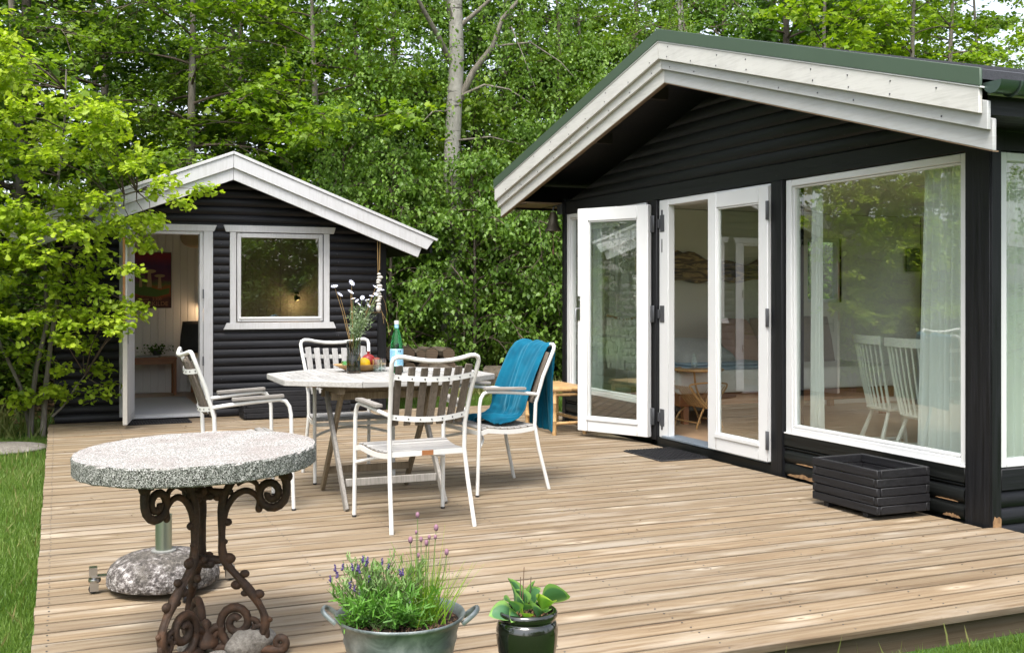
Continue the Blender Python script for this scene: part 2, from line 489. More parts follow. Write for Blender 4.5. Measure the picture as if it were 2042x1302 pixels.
# interior lining: floor, ceiling, inner walls
part('floor', MB().box(HX+WT+.004, XB-WT-.004, Y0+WT+.004, Y1-WT-.004, -.02, .055), M['intfloor'], house)
li = MB(); e = .012
def lining_y(y, s, holes):
    for a, b, z0, z1 in holes: li.box(a, b, y if s > 0 else y-e, y+e if s > 0 else y, z0, z1)
lining_y(Y1-WT-.002, -1, ((HX+WT+.02, 8.05, .056, 2.28), (8.05, 8.55, .056, 1.25), (8.05, 8.55, 2.0, 2.28), (8.55, XB-WT-.02, .056, 2.28)))
lining_y(Y0+WT+.002, 1, ((HX+WT+.02, 6.9, .056, .33), (6.9, 7.3, .056, 2.28), (HX+WT+.02, 6.9, 2.17, 2.28), (7.3, 9.6, .056, .15), (7.3, 9.6, 2.2, 2.28), (9.6, XB-WT-.02, .056, 2.28)))
for a, b, z0, z1 in ((Y0+WT+.02, 5.1, .056, 2.28), (5.1, 7.1, .056, .3), (5.1, 7.1, 2.15, 2.28), (7.1, 8.1, .056, 2.28), (8.1, 9.9, .056, .3), (8.1, 9.9, 2.15, 2.28), (9.9, Y1-WT-.02, .056, 2.28)):
    li.box(XB-WT-.002-e, XB-WT-.002, a, b, z0, z1)
li.box(HX+WT+.002, XB-WT-.002, Y0+WT+.002, Y1-WT-.002, 2.285, 2.30)
part('inner_wall', li, M['intwall'], house, smooth=False)
# cladding on the gable: upper field
holes = []
def gable_span(z, zt):
    lo = lambda zz: max(Y0+.03, RY - (3.005 - zz)/.286); hi = lambda zz: min(Y1-.03, RY + (3.005 - zz)/.246)
    if lo(z) >= hi(z): return []
    a0, a1 = lo(z), hi(z); b0, b1 = lo(zt), hi(zt)
    if b0 > b1: b0 = b1 = (b0+b1)/2
    return [((a0, a1), (b0, b1))]
clad_rows(2.325, 3.0, .098, gable_span, lambda a, d, z: (HX - d, a, z), M['blackY'], house, bulge=.015)
# low field beneath the windows
clad_rows(.0, .225, .1, lambda z, zt: [((4.875, 6.60), (4.875, 6.60))], lambda a, d, z: (HX - d, a, z), M['blackY'], house)
clad_rows(.0, .225, .1, lambda z, zt: [((8.53, 10.33), (8.53, 10.33))], lambda a, d, z: (HX - d, a, z), M['blackY'], house)
# return wall below its window
clad_rows(-.1, .2, .1, lambda z, zt: [((HX+.055, 6.9), (HX+.055, 6.9))], lambda a, d, z: (a, Y0 - d, z), M['blackX'], house)
# trims
part('header_board', MB().box(HX-.026, HX, 4.86, Y1-.06, 2.195, 2.322), M['blackY'], house, bevel=.004)
part('rail', MB().box(HX-.030, HX, 4.863, 6.60, .226, .316), M['blackY'], house, bevel=.004)
part('rail', MB().box(HX-.030, HX, 8.53, 10.33, .226, .322), M['blackY'], house, bevel=.004)
part('rail', MB().box(HX+.055, 6.9, Y0-.030, Y0, .205, .33), M['blackX'], house, bevel=.004)
part('corner_post', MB().box(HX-.036, HX+.0, Y0-.03, Y0+.155, -.03, 2.32).box(HX-.026, HX+.05, Y0-.036, Y0-.0305, -.03, 2.32).box(HX+.0005, HX+.05, Y0-.0303, Y0-.0005, -.03, 2.32), M['blackZ'], house, bevel=.003)
t_ = NT('bare_pine_wood'); co_ = t_.obj(); f_ = t_.noise(co_, 30, 5); M['bare'] = t_.set(t_.ramp(f_, [(.3, (.14,.075,.035,1)), (.7, (.32,.19,.09,1))]), .8)
part('bare_wood_patch', MB().prism([(HX-.018, -.028), (HX+.047, -.028), (HX+.046, .045), (HX+.03, .058), (HX+.012, .050), (HX-.004, .062), (HX-.017, .03)], 'xz', Y0-.0385, Y0-.0363), M['bare'], house, label='patch of bare orange wood at the foot of the corner post')
part('mullion_post', MB().box(HX-.045, HX+.003, 6.60, 6.735, -.02, 2.194), M['blackZ'], house, bevel=.004)
part('mullion_post', MB().box(HX-.040, HX+.003, 8.425, 8.525, .035, 2.194), M['blackZ'], house, bevel=.004)
part('corner_post', MB().box(HX-.036, HX+.06, Y1-.055, Y1+.012, -.03, 2.36), M['blackZ'], house, bevel=.004)
part('base_board', MB().box(HX-.034, HX+.003, 6.736, 8.424, -.03, .064), M['blackY'], house, bevel=.004)
# white fixed windows: outer frame with its glazing bead; glass pane as sub-part
def window_x(parent, x, y0, y1, z0, z1, fw=.062, gx=.012, name='window', mullions=()):
    f = MB()
    f.box(x-.014, x+.075, y0, y0+fw, z0, z1); f.box(x-.014, x+.075, y1-fw, y1, z0, z1)
    f.box(x-.012, x+.074, y0+fw+.0005, y1-fw-.0005, z0, z0+.045); f.box(x-.012, x+.074, y0+fw+.0005, y1-fw-.0005, z1-.048, z1)
    fo = part(name, f, M['white'], parent, bevel=.004)
    b = MB(); q = .014
    b.box(x+.004, x+.05, y0+fw+.001, y0+fw+q, z0+.0465, z1-.0495); b.box(x+.004, x+.05, y1-fw-q, y1-fw-.001, z0+.0465, z1-.0495)
    b.box(x-.004, x+.05, y0+fw+q+.001, y1-fw-q-.001, z0+.0465, z0+.066); b.box(x+.004, x+.05, y0+fw+q+.001, y1-fw-q-.001, z1-.062, z1-.0495)
    part('glazing_bead', b, M['white'], fo, bevel=.003)
    part('pane', MB().box(x+.026, x+.032, y0+fw+.004, y1-fw-.004, z0+.05, z1-.053), M['glass'], fo, smooth=False)
    return fo
window_x(house, HX, 4.850, 6.592, .320, 2.19)
window_x(house, HX, 8.662, 10.33, .327, 2.192)
part('sill_drip', MB().box(HX-.034, HX-.013, 4.85, 6.592, .317, .327), M['white'], house, bevel=.002)
# window on the return wall
f = MB(); x0, x1, z0, z1, y = HX+.052, 6.85, .335, 2.178, Y0
f.box(x0, x0+.066, y-.012, y+.08, z0, z1).box(x1-.066, x1, y-.012, y+.08, z0, z1).box(x0+.0665, x1-.0665, y-.010, y+.08, z0, z0+.045).box(x0+.0665, x1-.0665, y-.010, y+.08, z1-.05, z1)
fo = part('window', f, M['white'], house, bevel=.004)
part('pane', MB().box(x0+.07, x1-.07, y+.028, y+.034, z0+.048, z1-.053), M['glass'], fo, smooth=False)
# far side window in the back wall of the room: frame and glass
f = MB(); f.box(8.05, 8.09, Y1-.11, Y1-.03, 1.25, 2.0).box(8.51, 8.55, Y1-.11, Y1-.03, 1.25, 2.0).box(8.091, 8.509, Y1-.11, Y1-.03, 1.25, 1.29).box(8.091, 8.509, Y1-.11, Y1-.03, 1.96, 2.0)
fo = part('window', f, M['white'], house, bevel=.003)
part('pane', MB().box(8.09, 8.51, Y1-.07, Y1-.065, 1.29, 1.96), M['glass'], fo, smooth=False)
# ---- glazed double doors
frame = MB()
frame.box(HX-.012, HX+.055, 8.272, 8.424, .066, 2.188)           # left jamb
frame.box(HX-.012, HX+.13, 6.737, 6.79, .066, 2.188)
frame.box(HX-.012, HX+.13, 6.7905, 8.2715, 2.135, 2.188)
part('door_frame', frame, M['white'], house, bevel=.004)
part('threshold', MB().box(HX-.038, HX+.13, 6.79, 8.3445, .0665, .088), M['sill_alu'], house, bevel=.004)
def leaf(wd, z0, z1, st=.118, gl0=.13, gl1=.12):
    """a door leaf in its own frame: x along the leaf from the hinge, y thickness 0.056"""
    d = MB(); t = .056
    d.box(0, st, 0, t, z0, z1); d.box(wd-st, wd, 0, t, z0, z1)
    d.box(st+.0004, wd-st-.0004, .0006, t-.0006, z0, z0+gl0); d.box(st+.0004, wd-st-.0004, .0006, t-.0006, z1-gl1, z1)
    b = MB(); q = .013
    b.box(st+.001, st+q, .010, t-.010, z0+gl0+.001, z1-gl1-.001); b.box(wd-st-q, wd-st-.001, .010, t-.010, z0+gl0+.001, z1-gl1-.001)
    b.box(st-.012, wd-st+.012, -.010, -.0003, z0+gl0-.026, z0+gl0+.004)
    b.box(st-.012, wd-st+.012, t+.0003, t+.010, z0+gl0-.026, z0+gl0+.004)
    b.box(st+q+.001, wd-st-q-.001, .010, t-.010, z0+gl0+.001, z0+gl0+q); b.box(st+q+.001, wd-st-q-.001, .010, t-.010, z1-gl1-q, z1-gl1-.001)
    g = MB().box(st+.004, wd-st-.004, .024, .030, z0+gl0+.004, z1-gl1-.004)
    return d, b, g
def put_leaf(parent, hinge, ang, wd, z0, z1, edge_dark=False):
    Mx = Matrix.Translation((hinge[0], hinge[1], 0)) @ Matrix.Rotation(ang, 4, 'Z')
    d, b, g = leaf(wd, z0, z1)
    do = part('door', d.xf(Mx), M['white'], parent, bevel=.004)
    part('glazing_bead', b.xf(Mx), M['white'], do, bevel=.002)
    part('pane', g.xf(Mx), M['glass'], do, smooth=False)
    return do, Mx
# right leaf closed in the wall plane (hinge at y 6.745), local +y points into the house
dr, MxR = put_leaf(house, (HX-.012, 6.742), radians(90), .812, .082, 2.168)
# note: rotation by 90 deg sends local y to -x, so the leaf is pushed back flush
for o in [dr] + list(dr.children): pass
dl, MxL = put_leaf(house, (HX-.050, 8.50), radians(90 + 26), .80, .058, 2.155)
dl['label'] = 'left door leaf swung wide open towards the wall'
# hinges: plates + knuckle
def hinge(parent, y, z, x=HX-.016, w=.036, h=.105, side=1):
    m = MB(); m.box(x-.004, x-.0005, y-.045 if side > 0 else y, y if side > 0 else y+.045, z-h/2, z+h/2)
    m.lathe([(.008, -h*.38), (.008, h*.38)], (x-.012, y + (.006 if side > 0 else -.006), z), 8)
    part('hinge', m, M['galv'], parent, bevel=.001)
for z in (.245, 1.17, 1.98):
    m = MB(); m.box(HX-.018, HX-.0125, 8.335, 8.405, z-.075, z+.075); m.box(HX-.030, HX-.0125, 8.403, 8.45, z-.04, z+.04)
    m.lathe([(.010, -.075), (.010, .075)], (HX-.050, 8.462, z), 8); m.box(HX-.066, HX-.043, 8.468, 8.498, z-.075, z+.075)
    part('hinge', m, M['galv'], house, bevel=.001)
    m = MB(); m.box(HX-.076, HX-.069, 6.722, 6.760, z-.07, z+.07); m.lathe([(.009, -.07), (.009, .07)], (HX-.076, 6.738, z), 8)
    part('hinge', m, M['galv'], house, bevel=.001)
for z in (2.075, .16):
    part('strike_plate', MB().box(HX-.016, HX-.0125, 8.362, 8.388, z-.025, z+.025), M['galv'], house)
part('door_tag', MB().box(HX-.0145, HX-.0125, 8.37, 8.384, 1.72, 1.84), M['galv'], house)
# handle on the free edge of the open leaf
hb = MB(); hb.box(.766, .7975, .0563, .062, 1.10, 1.33); hb.box(.8005, .806, .012, .040, 1.10, 1.33); hb.tube([(.782, .062, 1.21), (.782, .100, 1.21), (.782, .108, 1.19), (.782, .108, 1.09)], .008, 8)
hb.tube([(.782, .062, 1.29), (.782, .070, 1.29)], .010, 8)
part('handle', hb.xf(MxL), M['steel'], dl, bevel=0)
# ---- roof: two slopes, edging, layered barge boards
def slope_poly(top, th, yl, yr):   # slopes of the roof top surface through the apex
    pass
AX, AZ = 4.45, 3.472
YR, YL = 4.245, 11.08; ZR, ZL = 2.524, 2.604
sR = (AZ - ZR)/(RY - YR); sL = (AZ - ZL)/(YL - RY)
rf = lambda y, off=0: (AZ - off - (RY - y)*sR) if y < RY else (AZ - off - (y - RY)*sL)
part('roof', MB().prism([(YR, rf(YR)), (RY, rf(RY)), (RY, rf(RY, .05)), (YR, rf(YR, .05))], 'yz', AX+.012, XB+.5), M['roof'], house, smooth=False)
part('roof', MB().prism([(YL, rf(YL)), (RY, rf(RY)), (RY, rf(RY, .05)), (YL, rf(YL, .05))], 'yz', AX+.012, XB+.5), M['roof'], house, smooth=False)
for s, ye in ((-1, YR), (1, YL)):
    gap = .0008*s
    def board(x0, x1, o0, o1, yend, mat, name, lab=None, bv=.003):
        poly = [(RY+gap, rf(RY+gap, o0)), (yend, rf(yend, o0)), (yend, rf(yend, o1)), (RY+gap, rf(RY+gap, o1))]
        part(name, MB().prism(poly, 'yz', x0, x1), mat, house, label=lab, bevel=bv)
    board(AX-.006, AX+.011, -.008, .087, ye, M['green_metal'], 'roof_edging', 'dark green metal edging', .002)
    board(AX-.002, AX+.030, .088, .098, ye + s*.002, M['white'], 'drip_strip')
    board(AX+.004, AX+.030, .0985, .232, ye - s*.012 if s > 0 else 4.262, M['fascia'], 'barge_board')
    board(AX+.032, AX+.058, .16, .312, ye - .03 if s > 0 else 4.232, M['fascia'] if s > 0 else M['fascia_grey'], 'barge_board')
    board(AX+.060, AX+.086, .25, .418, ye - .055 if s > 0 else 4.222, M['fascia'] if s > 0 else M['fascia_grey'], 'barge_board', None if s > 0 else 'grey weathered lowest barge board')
# raw timber underside of the lowest board
for s, ye in ((-1, 4.222), (1, YL-.055)):
    poly = [(RY, rf(RY, .4185)), (ye, rf(ye, .4185)), (ye, rf(ye, .424)), (RY, rf(RY, .424))]
    part('timber_edge', MB().prism(poly, 'yz', AX+.062, AX+.1), M['soffit'], house)
# roof boarding underside
for s, ye in ((-1, YR+.02), (1, YL-.02)):
    n = 14
    for k in range(n):
        a = RY + (ye-RY)*k/n + s*.001; b = RY + (ye-RY)*(k+1)/n - s*.004
        part('roof_boarding', MB().prism([(a, rf(a, .052)), (b, rf(b, .052)), (b, rf(b, .072)), (a, rf(a, .072))], 'yz', AX+.10, HX+.02), M['blackX'], house)
for yy in (8.35, 9.4, 6.5, 5.5):
    z = rf(yy, .075)
    part('purlin', MB().box(AX+.1, HX+.02, yy-.035, yy+.035, z-.12, z-.012), m_plain('dark_brown_beam', (.035,.030,.026), .7) if 'purl' not in M else M['purl'], house, bevel=.003)
# eave boxes
part('eave_soffit', MB().box(AX+.09, XB+.4, Y1+.014, 10.98, 2.305, 2.32), M['soffit'], house)
part('eave_fascia', MB().box(AX+.09, XB+.4, 10.981, 11.0, 2.28, rf(11.0, .075)), M['black'], house)
for k in range(12):
    part('soffit_batten', MB().box(AX+.1+.42*k, AX+.106+.42*k, Y1+.02, 10.97, 2.298, 2.305), M['black'], house)
part('eave_fascia', MB().box(AX+.09, XB+.4, 4.285, 4.305, 2.30, rf(4.29, .075)), M['black'], house)
part('eave_soffit', MB().box(AX+.09, XB+.4, 4.306, Y0-.002, 2.31, 2.325), M['black'], house)
part('eave_board', MB().box(AX+.088, XB+.4, 4.262, 4.284, rf(4.27, .02)-.11, rf(4.27,.02)-.05), M['fascia'], house)
g = MB(); gz_, gy_, gr = 2.455, 4.195, .062
pts = []
for i in range(9):
    a = pi + pi*i/8
    pts.append((gy_ + gr*cos(a), gz_ + gr*sin(a)))
inner = [(gy_ + (gr-.004)*cos(pi + pi*i/8), gz_ + (gr-.004)*sin(pi + pi*i/8)) for i in range(8, -1, -1)]
g.prism(pts + inner, 'yz', AX+.03, XB+.4); g.prism(pts, 'yz', AX+.024, AX+.03)
part('gutter', g, M['zincgreen'], house)
b = MB(); pts = [(AX+.16, gy_ + (gr+.004)*cos(pi+pi*i/10), gz_ + (gr+.004)*sin(pi+pi*i/10)) for i in range(11)]
b.tube(pts, .009, 6, flat=.35); part('gutter_bracket', b, M['zincgreen'], house)
# nail heads on the barge boards
nl = MB()
for s, ye in ((-1, YR), (1, YL)):
    for k in range(9):
        y = RY + (ye - RY)*(k + .35)/9.2
        for off, x in ((.13, AX+.0035), (.205, AX+.0035), (.285, AX+.0315)):
            if R.random() < .75: nl.ball((x, y + R.uniform(-.03,.03), rf(y, off)), .006, 6, 4)
part('nail_head', nl, M['galv'], house, kind='stuff')
# ridge felt seams seen at the right side
for k in range(1, 8):
    yy = RY - (RY-YR)*k/8
    part('felt_seam', MB().prism([(yy, rf(yy, -.0005)), (yy-.03, rf(yy-.03, -.0005)), (yy-.03, rf(yy-.03, -.006)), (yy, rf(yy, -.006))], 'yz', AX+.02, XB+.5), M['roof'], house)
# ---------------------------------------------------------------- the small shed (guest cabin)
SY = 12.15; SX0, SX1, SYB = -.03, 3.50, 15.1; SRX = 1.735
shed = thing('guest_shed', 'small black log-clad shed with white gable boards, open door and one square window', 'shed', (1.7, 13.5, 0))
s_top = lambda x, off=0: 2.862 - off - abs(x - SRX)*.388
w = MB(); T = .10
for a, b, z0, z1 in ((SX0+.03, .66, -.1, 2.09), (1.50, 1.80, -.1, 2.09), (2.78, SX1-.03, -.1, 2.09), (1.80, 2.78, -.1, 1.03), (.66, 1.50, -.1, .03), (.66, 1.50, 2.045, 2.09), (1.80, 2.78, 2.04, 2.09)):
    w.box(a, b, SY+.003, SY+T, z0, z1)
w.prism([(SX0+.03, 2.09), (SX1-.03, 2.09), (SX1-.03, s_top(SX1-.03, .17)), (SRX, s_top(SRX, .17)), (SX0+.03, s_top(SX0+.03, .17))], 'xz', SY+.003, SY+T)
for xa in (SX0+.02, SX1-.1):
    for a, b, z0, z1 in ((SY+T, 12.45, -.1, 2.05), (14.9, SYB, -.1, 2.05), (12.45, 14.9, -.1, .65), (12.45, 14.9, 1.98, 2.05)): w.box(xa, xa+.08, a, b, z0, z1)
w.box(SX0+.1, SX1-.1, SYB-.1, SYB, -.1, 2.05)
w.prism([(SX0+.1, 2.05), (SX1-.1, 2.05), (SX1-.1, s_top(SX1-.1, .17)), (SRX, s_top(SRX, .17)), (SX0+.1, s_top(SX0+.1, .17))], 'xz', SYB-.1, SYB)
part('wall', w, M['blackZ'], shed, smooth=False)
HOLES = [(.655, 1.565, 0, 2.035), (1.745, 2.853, .99, 2.035), (.60, 1.60, 2.035, 2.1), (1.69, 2.91, 2.035, 2.1), (1.69, 2.93, .955, .99)]
def shed_span(z, zt):
    lo = lambda zz: max(SX0, SRX - (2.862-.19 - zz)/.388); hi = lambda zz: min(SX1-.085, SRX + (2.862-.19 - zz)/.388)
    if lo(z) >= hi(z) - .05: return []
    out = []
    for a, b in cut(lo(z), hi(z), z, zt, HOLES):
        b0 = lo(zt) if abs(a - lo(z)) < 1e-6 else a; b1 = hi(zt) if abs(b - hi(z)) < 1e-6 else b
        if b0 > b1: b0 = b1 = (b0+b1)/2
        out.append(((a, b), (b0, b1)))
    return out
clad_rows(.0, 2.66, .0925, shed_span, lambda a, d, z: (a, SY - d, z), M['blackX'], shed, bulge=.022)
clad_rows(.0, 2.05, .0925, lambda z, zt: [(q, q) for q in cut(SY+.02, SYB, z, zt, [(12.45, 14.9, .65, 1.98)])], lambda a, d, z: (SX1-.02 + d, a, z), M['blackY'], shed)
clad_rows(.0, 2.05, .0925, lambda z, zt: [(q, q) for q in cut(SY+.02, SYB, z, zt, [(12.45, 14.9, .65, 1.98)])], lambda a, d, z: (SX0+.02 - d, a, z), M['blackY'], shed)
for xa in (SX0+.03, SX1-.09):  # unseen side windows, added to bring more light into the shed
    f = MB(); f.box(xa, xa+.06, 12.45, 12.51, .65, 1.98).box(xa, xa+.06, 14.84, 14.90, .65, 1.98).box(xa, xa+.06, 12.511, 14.839, .65, .71).box(xa, xa+.06, 12.511, 14.839, 1.92, 1.98)
    fo = part('window', f, M['shedwhite'], shed, bevel=.003); part('pane', MB().box(xa+.02, xa+.026, 12.51, 14.84, .71, 1.92), M['glass'], fo, smooth=False)
part('corner_post', MB().box(SX1-.085, SX1+.02, SY-.038, SY+.02, -.05, 2.2), M['blackZ'], shed, bevel=.004)
# door frame, casings
c = MB(); wy = SY - .036
c.box(1.462, 1.562, wy, wy+.022, .045, 2.03); c.box(.60, .70, wy, wy+.022, .045, 2.03)
part('door_casing', c, M['shedwhite'], shed, bevel=.003)
part('door_casing', MB().prism([(.63, 2.0305), (1.575, 2.0305), (1.605, 2.10), (.60, 2.10)], 'xz', wy-.004, wy+.024), M['shedwhite'], shed, bevel=.003)
c = MB(); c.box(1.425, 1.46, SY-.02, SY+.12, .05, 2.03).box(.7005, .735, SY-.02, SY+.12, .05, 2.03).box(.7355, 1.4245, SY-.02, SY+.12, 1.995, 2.03)
part('door_frame', c, M['shedwhite'], shed, bevel=.003)
part('door_sill', MB().box(.70, 1.462, SY-.04, SY+.12, .02, .05), M['shedwhite'], shed, bevel=.003)
# window
for a in (1.745, 2.786): part('window_casing', MB().box(a, a+.067, wy, wy+.024, 1.0305, 2.03), M['shedwhite'], shed, bevel=.003)
part('window_casing', MB().prism([(1.70, 2.0305), (2.90, 2.0305), (2.925, 2.105), (1.675, 2.105)], 'xz', wy-.006, wy+.026), M['shedwhite'], shed, bevel=.003)
part('window_sill', MB().prism([(1.71, 1.03), (2.895, 1.03), (2.925, .958), (1.675, .958)], 'xz', wy-.014, wy+.026), M['shedwhite'], shed, bevel=.003)
f = MB(); X0, X1, Z0, Z1 = 1.822, 2.776, 1.042, 2.022
f.box(X0, X0+.043, SY-.03, SY+.03, Z0, Z1).box(X1-.043, X1, SY-.03, SY+.03, Z0, Z1).box(X0+.0435, X1-.0435, SY-.029, SY+.03, Z0, Z0+.040).box(X0+.0435, X1-.0435, SY-.029, SY+.03, Z1-.05, Z1)
fo = part('window', f, M['shedwhite'], shed, bevel=.004)
part('glazing_bead', MB().box(X0+.02, X1-.02, SY-.038, SY-.0295, Z0+.030, Z0+.052), M['white'], fo, bevel=.002)
part('pane', MB().box(X0+.044, X1-.044, SY+.0, SY+.006, Z0+.041, Z1-.051), M['glass_old'], fo, smooth=False)
# door leaf swung outwards
hx, hy, wd = .712, SY-.045, .74
ang = radians(-90-9)
Mx = Matrix.Translation((hx, hy, 0)) @ Matrix.Rotation(ang, 4, 'Z')
d = MB(); d.box(0, wd, 0, .042, .045, 1.99)
do = part('door', d.xf(Mx), M['shedwhite'], shed, bevel=.003, label='white door leaf swung out over the terrace')
M['edge_wood'] = m_plain('bare_orange_wood_edge', (.36,.16,.06), .6, 0, .25, 12)
part('edge_strip', MB().box(wd+.0005, wd+.004, .0, .024, 1.0, 1.985).xf(Mx), M['edge_wood'], do)
part('edge_strip', MB().box(wd+.0005, wd+.004, .0, .042, .05, .96).xf(Mx), m_plain('grey_worn_edge', (.42,.40,.36), .7), do)
m = MB()
for i in range(6): m.box(.07+.1*i, .072+.1*i, .0425, .046, .12, 1.9)
part('door_groove', m.xf(Mx), M['shedwhite'], do)
m = MB(); m.box(.06, .68, .043, .07, 1.915, 1.985).box(.045, .695, .043, .085, 1.985, 2.0)
part('cornice', m.xf(Mx), M['shedwhite'], do, bevel=.006)
m = MB(); m.box(.67, .69, .0425, .046, .85, 1.02); m.tube([(.68, .046, .96), (.68, .085, .96), (.66, .092, .958), (.59, .092, .955)], .007, 8)
part('handle', m.xf(Mx), M['galv'], do)
for z in (.62, 1.35):
    part('hinge', MB().lathe([(.007, -.05), (.007, .05)], (1.458, SY-.045, z), 8).box(1.452, 1.464, SY-.041, SY-.036, z-.05, z+.05), M['galv'], shed)
# floor and lining
part('floor', MB().box(SX0+.105, SX1-.105, SY+.105, SYB-.105, -.02, .04), M['intfloor'], shed)
pn = MB()
li = MB(); li.box(SX0+.105, SX1-.105, SYB-.115, SYB-.105, .041, 2.25)
for xa in (SX0+.101, SX1-.11):
    for a, b, z0, z1 in ((SY+.105, 12.45, .041, 2.25), (14.9, SYB-.12, .041, 2.25), (12.45, 14.9, .041, .65), (12.45, 14.9, 1.98, 2.25)): li.box(xa, xa+.009, a, b, z0, z1)
li.box(SX0+.11, SX1-.11, SY+.105, SYB-.12, 2.26, 2.27)
part('inner_wall', li, M['shedint'], shed, smooth=False)
wb = MB().box(.003, .092, -.008, 0, .05, 2.24).mesh('wall_panel', M['shedint'], .003)
k = 0; x = SX0+.11
while x < SX1-.12:
    o = part('wall_panel', wb, None, shed); o.location = (x, SYB-.1155, 0); x += .095
# roof, trim strips, boards
for s in (-1, 1):
    xe = SRX + s*2.30; g = .0008*s
    r = lambda x, off: 2.862 - off - abs(x-SRX)*.388
    def bd(y0, y1, o0, o1, xend, mat, name, skew=0):
        poly = [(SRX+g, r(SRX, o0)), (xend, r(xend, o0)), (xend - s*skew, r(xend - s*skew, o1)), (SRX+g, r(SRX, o1))]
        part(name, MB().prism(poly, 'xz', y0, y1), mat, shed, bevel=.003 if mat != M['roof'] else 0)
    bd(11.79, SYB+.25, -.004, .03, xe - s*.03, M['roof'], 'roof')
    bd(11.762, 11.789, -.012, .022, xe, M['shedwhite'], 'trim_strip', .012)
    bd(11.775, 11.80, .0235, .165, xe - s*.045, M['shedwhite'], 'barge_board', .085)
    bd(11.802, 11.826, .12, .292, xe - s*.17, M['shedwhite'], 'barge_board', .06)
    for k in range(7):
        a = SRX + s*(.02 + .33*k); b = SRX + s*(.345 + .33*k)
        if abs(b-SRX) > 2.25: b = SRX + s*2.25
        part('roof_boarding', MB().prism([(a, r(a, .031)), (b, r(b, .031)), (b, r(b, .05)), (a, r(a, .05))], 'xz', 11.83, SYB+.22), M['blackY'], shed)
    part('eave_board', MB().prism([(xe - s*.05, r(xe - s*.05, .04)), (xe - s*.08, r(xe-s*.05, .04)), (xe - s*.08, r(xe, .15)), (xe - s*.05, r(xe, .15))], 'xz', 11.83, SYB+.22), M['black'], shed)

# ---- what stands inside the shed
M['pine_red'] = m_plain('varnished_pine', (.28,.115,.045), .35, 0, .25, 12)
rug = solo('floor_rug', MB().box(.73, 1.50, SY+.13, 14.3, .041, .047), m_plain('grey_rug_cloth', (.36,.37,.40), .9, 0, .12, 60), 'pale grey rug on the shed floor just inside the open door', 'rug')
t = thing('side_table', 'small brown wooden table against the wall inside the shed', 'table', (1.12, 14.75, .041))
part('tabletop', MB().box(.86, 1.43, 14.58, 14.93, .50, .53), M['pine_red'], t, bevel=.004)
for x in (.885, 1.405):
    for y in (14.6, 14.905):
        part('leg', MB().box(x-.018, x+.018, y-.018, y+.018, .041, .499), M['pine_red'], t, bevel=.003)
part('apron', MB().box(.89, 1.40, 14.606, 14.62, .44, .499), M['pine_red'], t)
solo('newspaper', MB().box(.9, 1.2, 14.62, 14.85, .531, .545).box(.95, 1.24, 14.60, 14.8, .546, .552), m_plain('newsprint', (.42,.42,.41), .9, 0, .35, 40), 'folded newspaper lying on the small table in the shed', 'newspaper')
# ---------------------------------------------------------------- leaves
def leaf_template(kind):
    if kind == 'rhomb':
        v = [(0,0,0), (.33,.42,.06), (0,1,-.05), (-.33,.42,.06)]; f = [(0,1,2), (0,2,3)]
    elif kind == 'birch':
        v = [(0,0,0), (.40,.28,.07), (.22,.68,.03), (0,1,-.08), (-.22,.68,.03), (-.40,.28,.07)]; f = [(0,1,2,3), (0,3,4,5)]
    elif kind == 'oak':
        R_ = [(.04,0), (.10,.16), (.22,.22), (.16,.34), (.34,.44), (.22,.54), (.42,.68), (.26,.76), (.24,.92), (0,1.0)]
        v = [(0,0,0), (0,.5,-.03), (0,1,-.12)] + [(x, y, .10*x/.4 - .1*y*y) for x, y in R_[1:-1]] + [(-x, y, .10*x/.4 - .1*y*y) for x, y in R_[1:-1]]
        a = list(range(3, 11)); b = list(range(11, 19))
        f = [tuple([0] + a + [2]), tuple([2] + b[::-1] + [0])]
        f = [tuple([0] + a[:4] + [1]), tuple([1] + a[3:] + [2]), tuple([1] + b[:4][::-1] + [0]), tuple([2] + b[3:][::-1] + [1])]
    elif kind == 'maple':
        v = [(0,0,0), (.30,.12,.05), (.52,.50,0), (.24,.60,.03), (0,1,-.08), (-.24,.60,.03), (-.52,.50,0), (-.30,.12,.05), (0,.45,-.02)]
        f = [(0,1,2,8), (8,2,3,4), (8,4,5,6), (0,8,6,7)]
    elif kind == 'needle':
        v = [(-.1,0,0), (.1,0,0), (.06,1,-.1), (-.06,1,-.1)]; f = [(0,1,2,3)]
    elif kind == 'long':
        v = [(0,0,0), (.16,.3,.03), (.13,.7,.0), (0,1,-.08), (-.13,.7,0), (-.16,.3,.03)]; f = [(0,1,2,3), (0,3,4,5)]
    return np.array(v, float), f

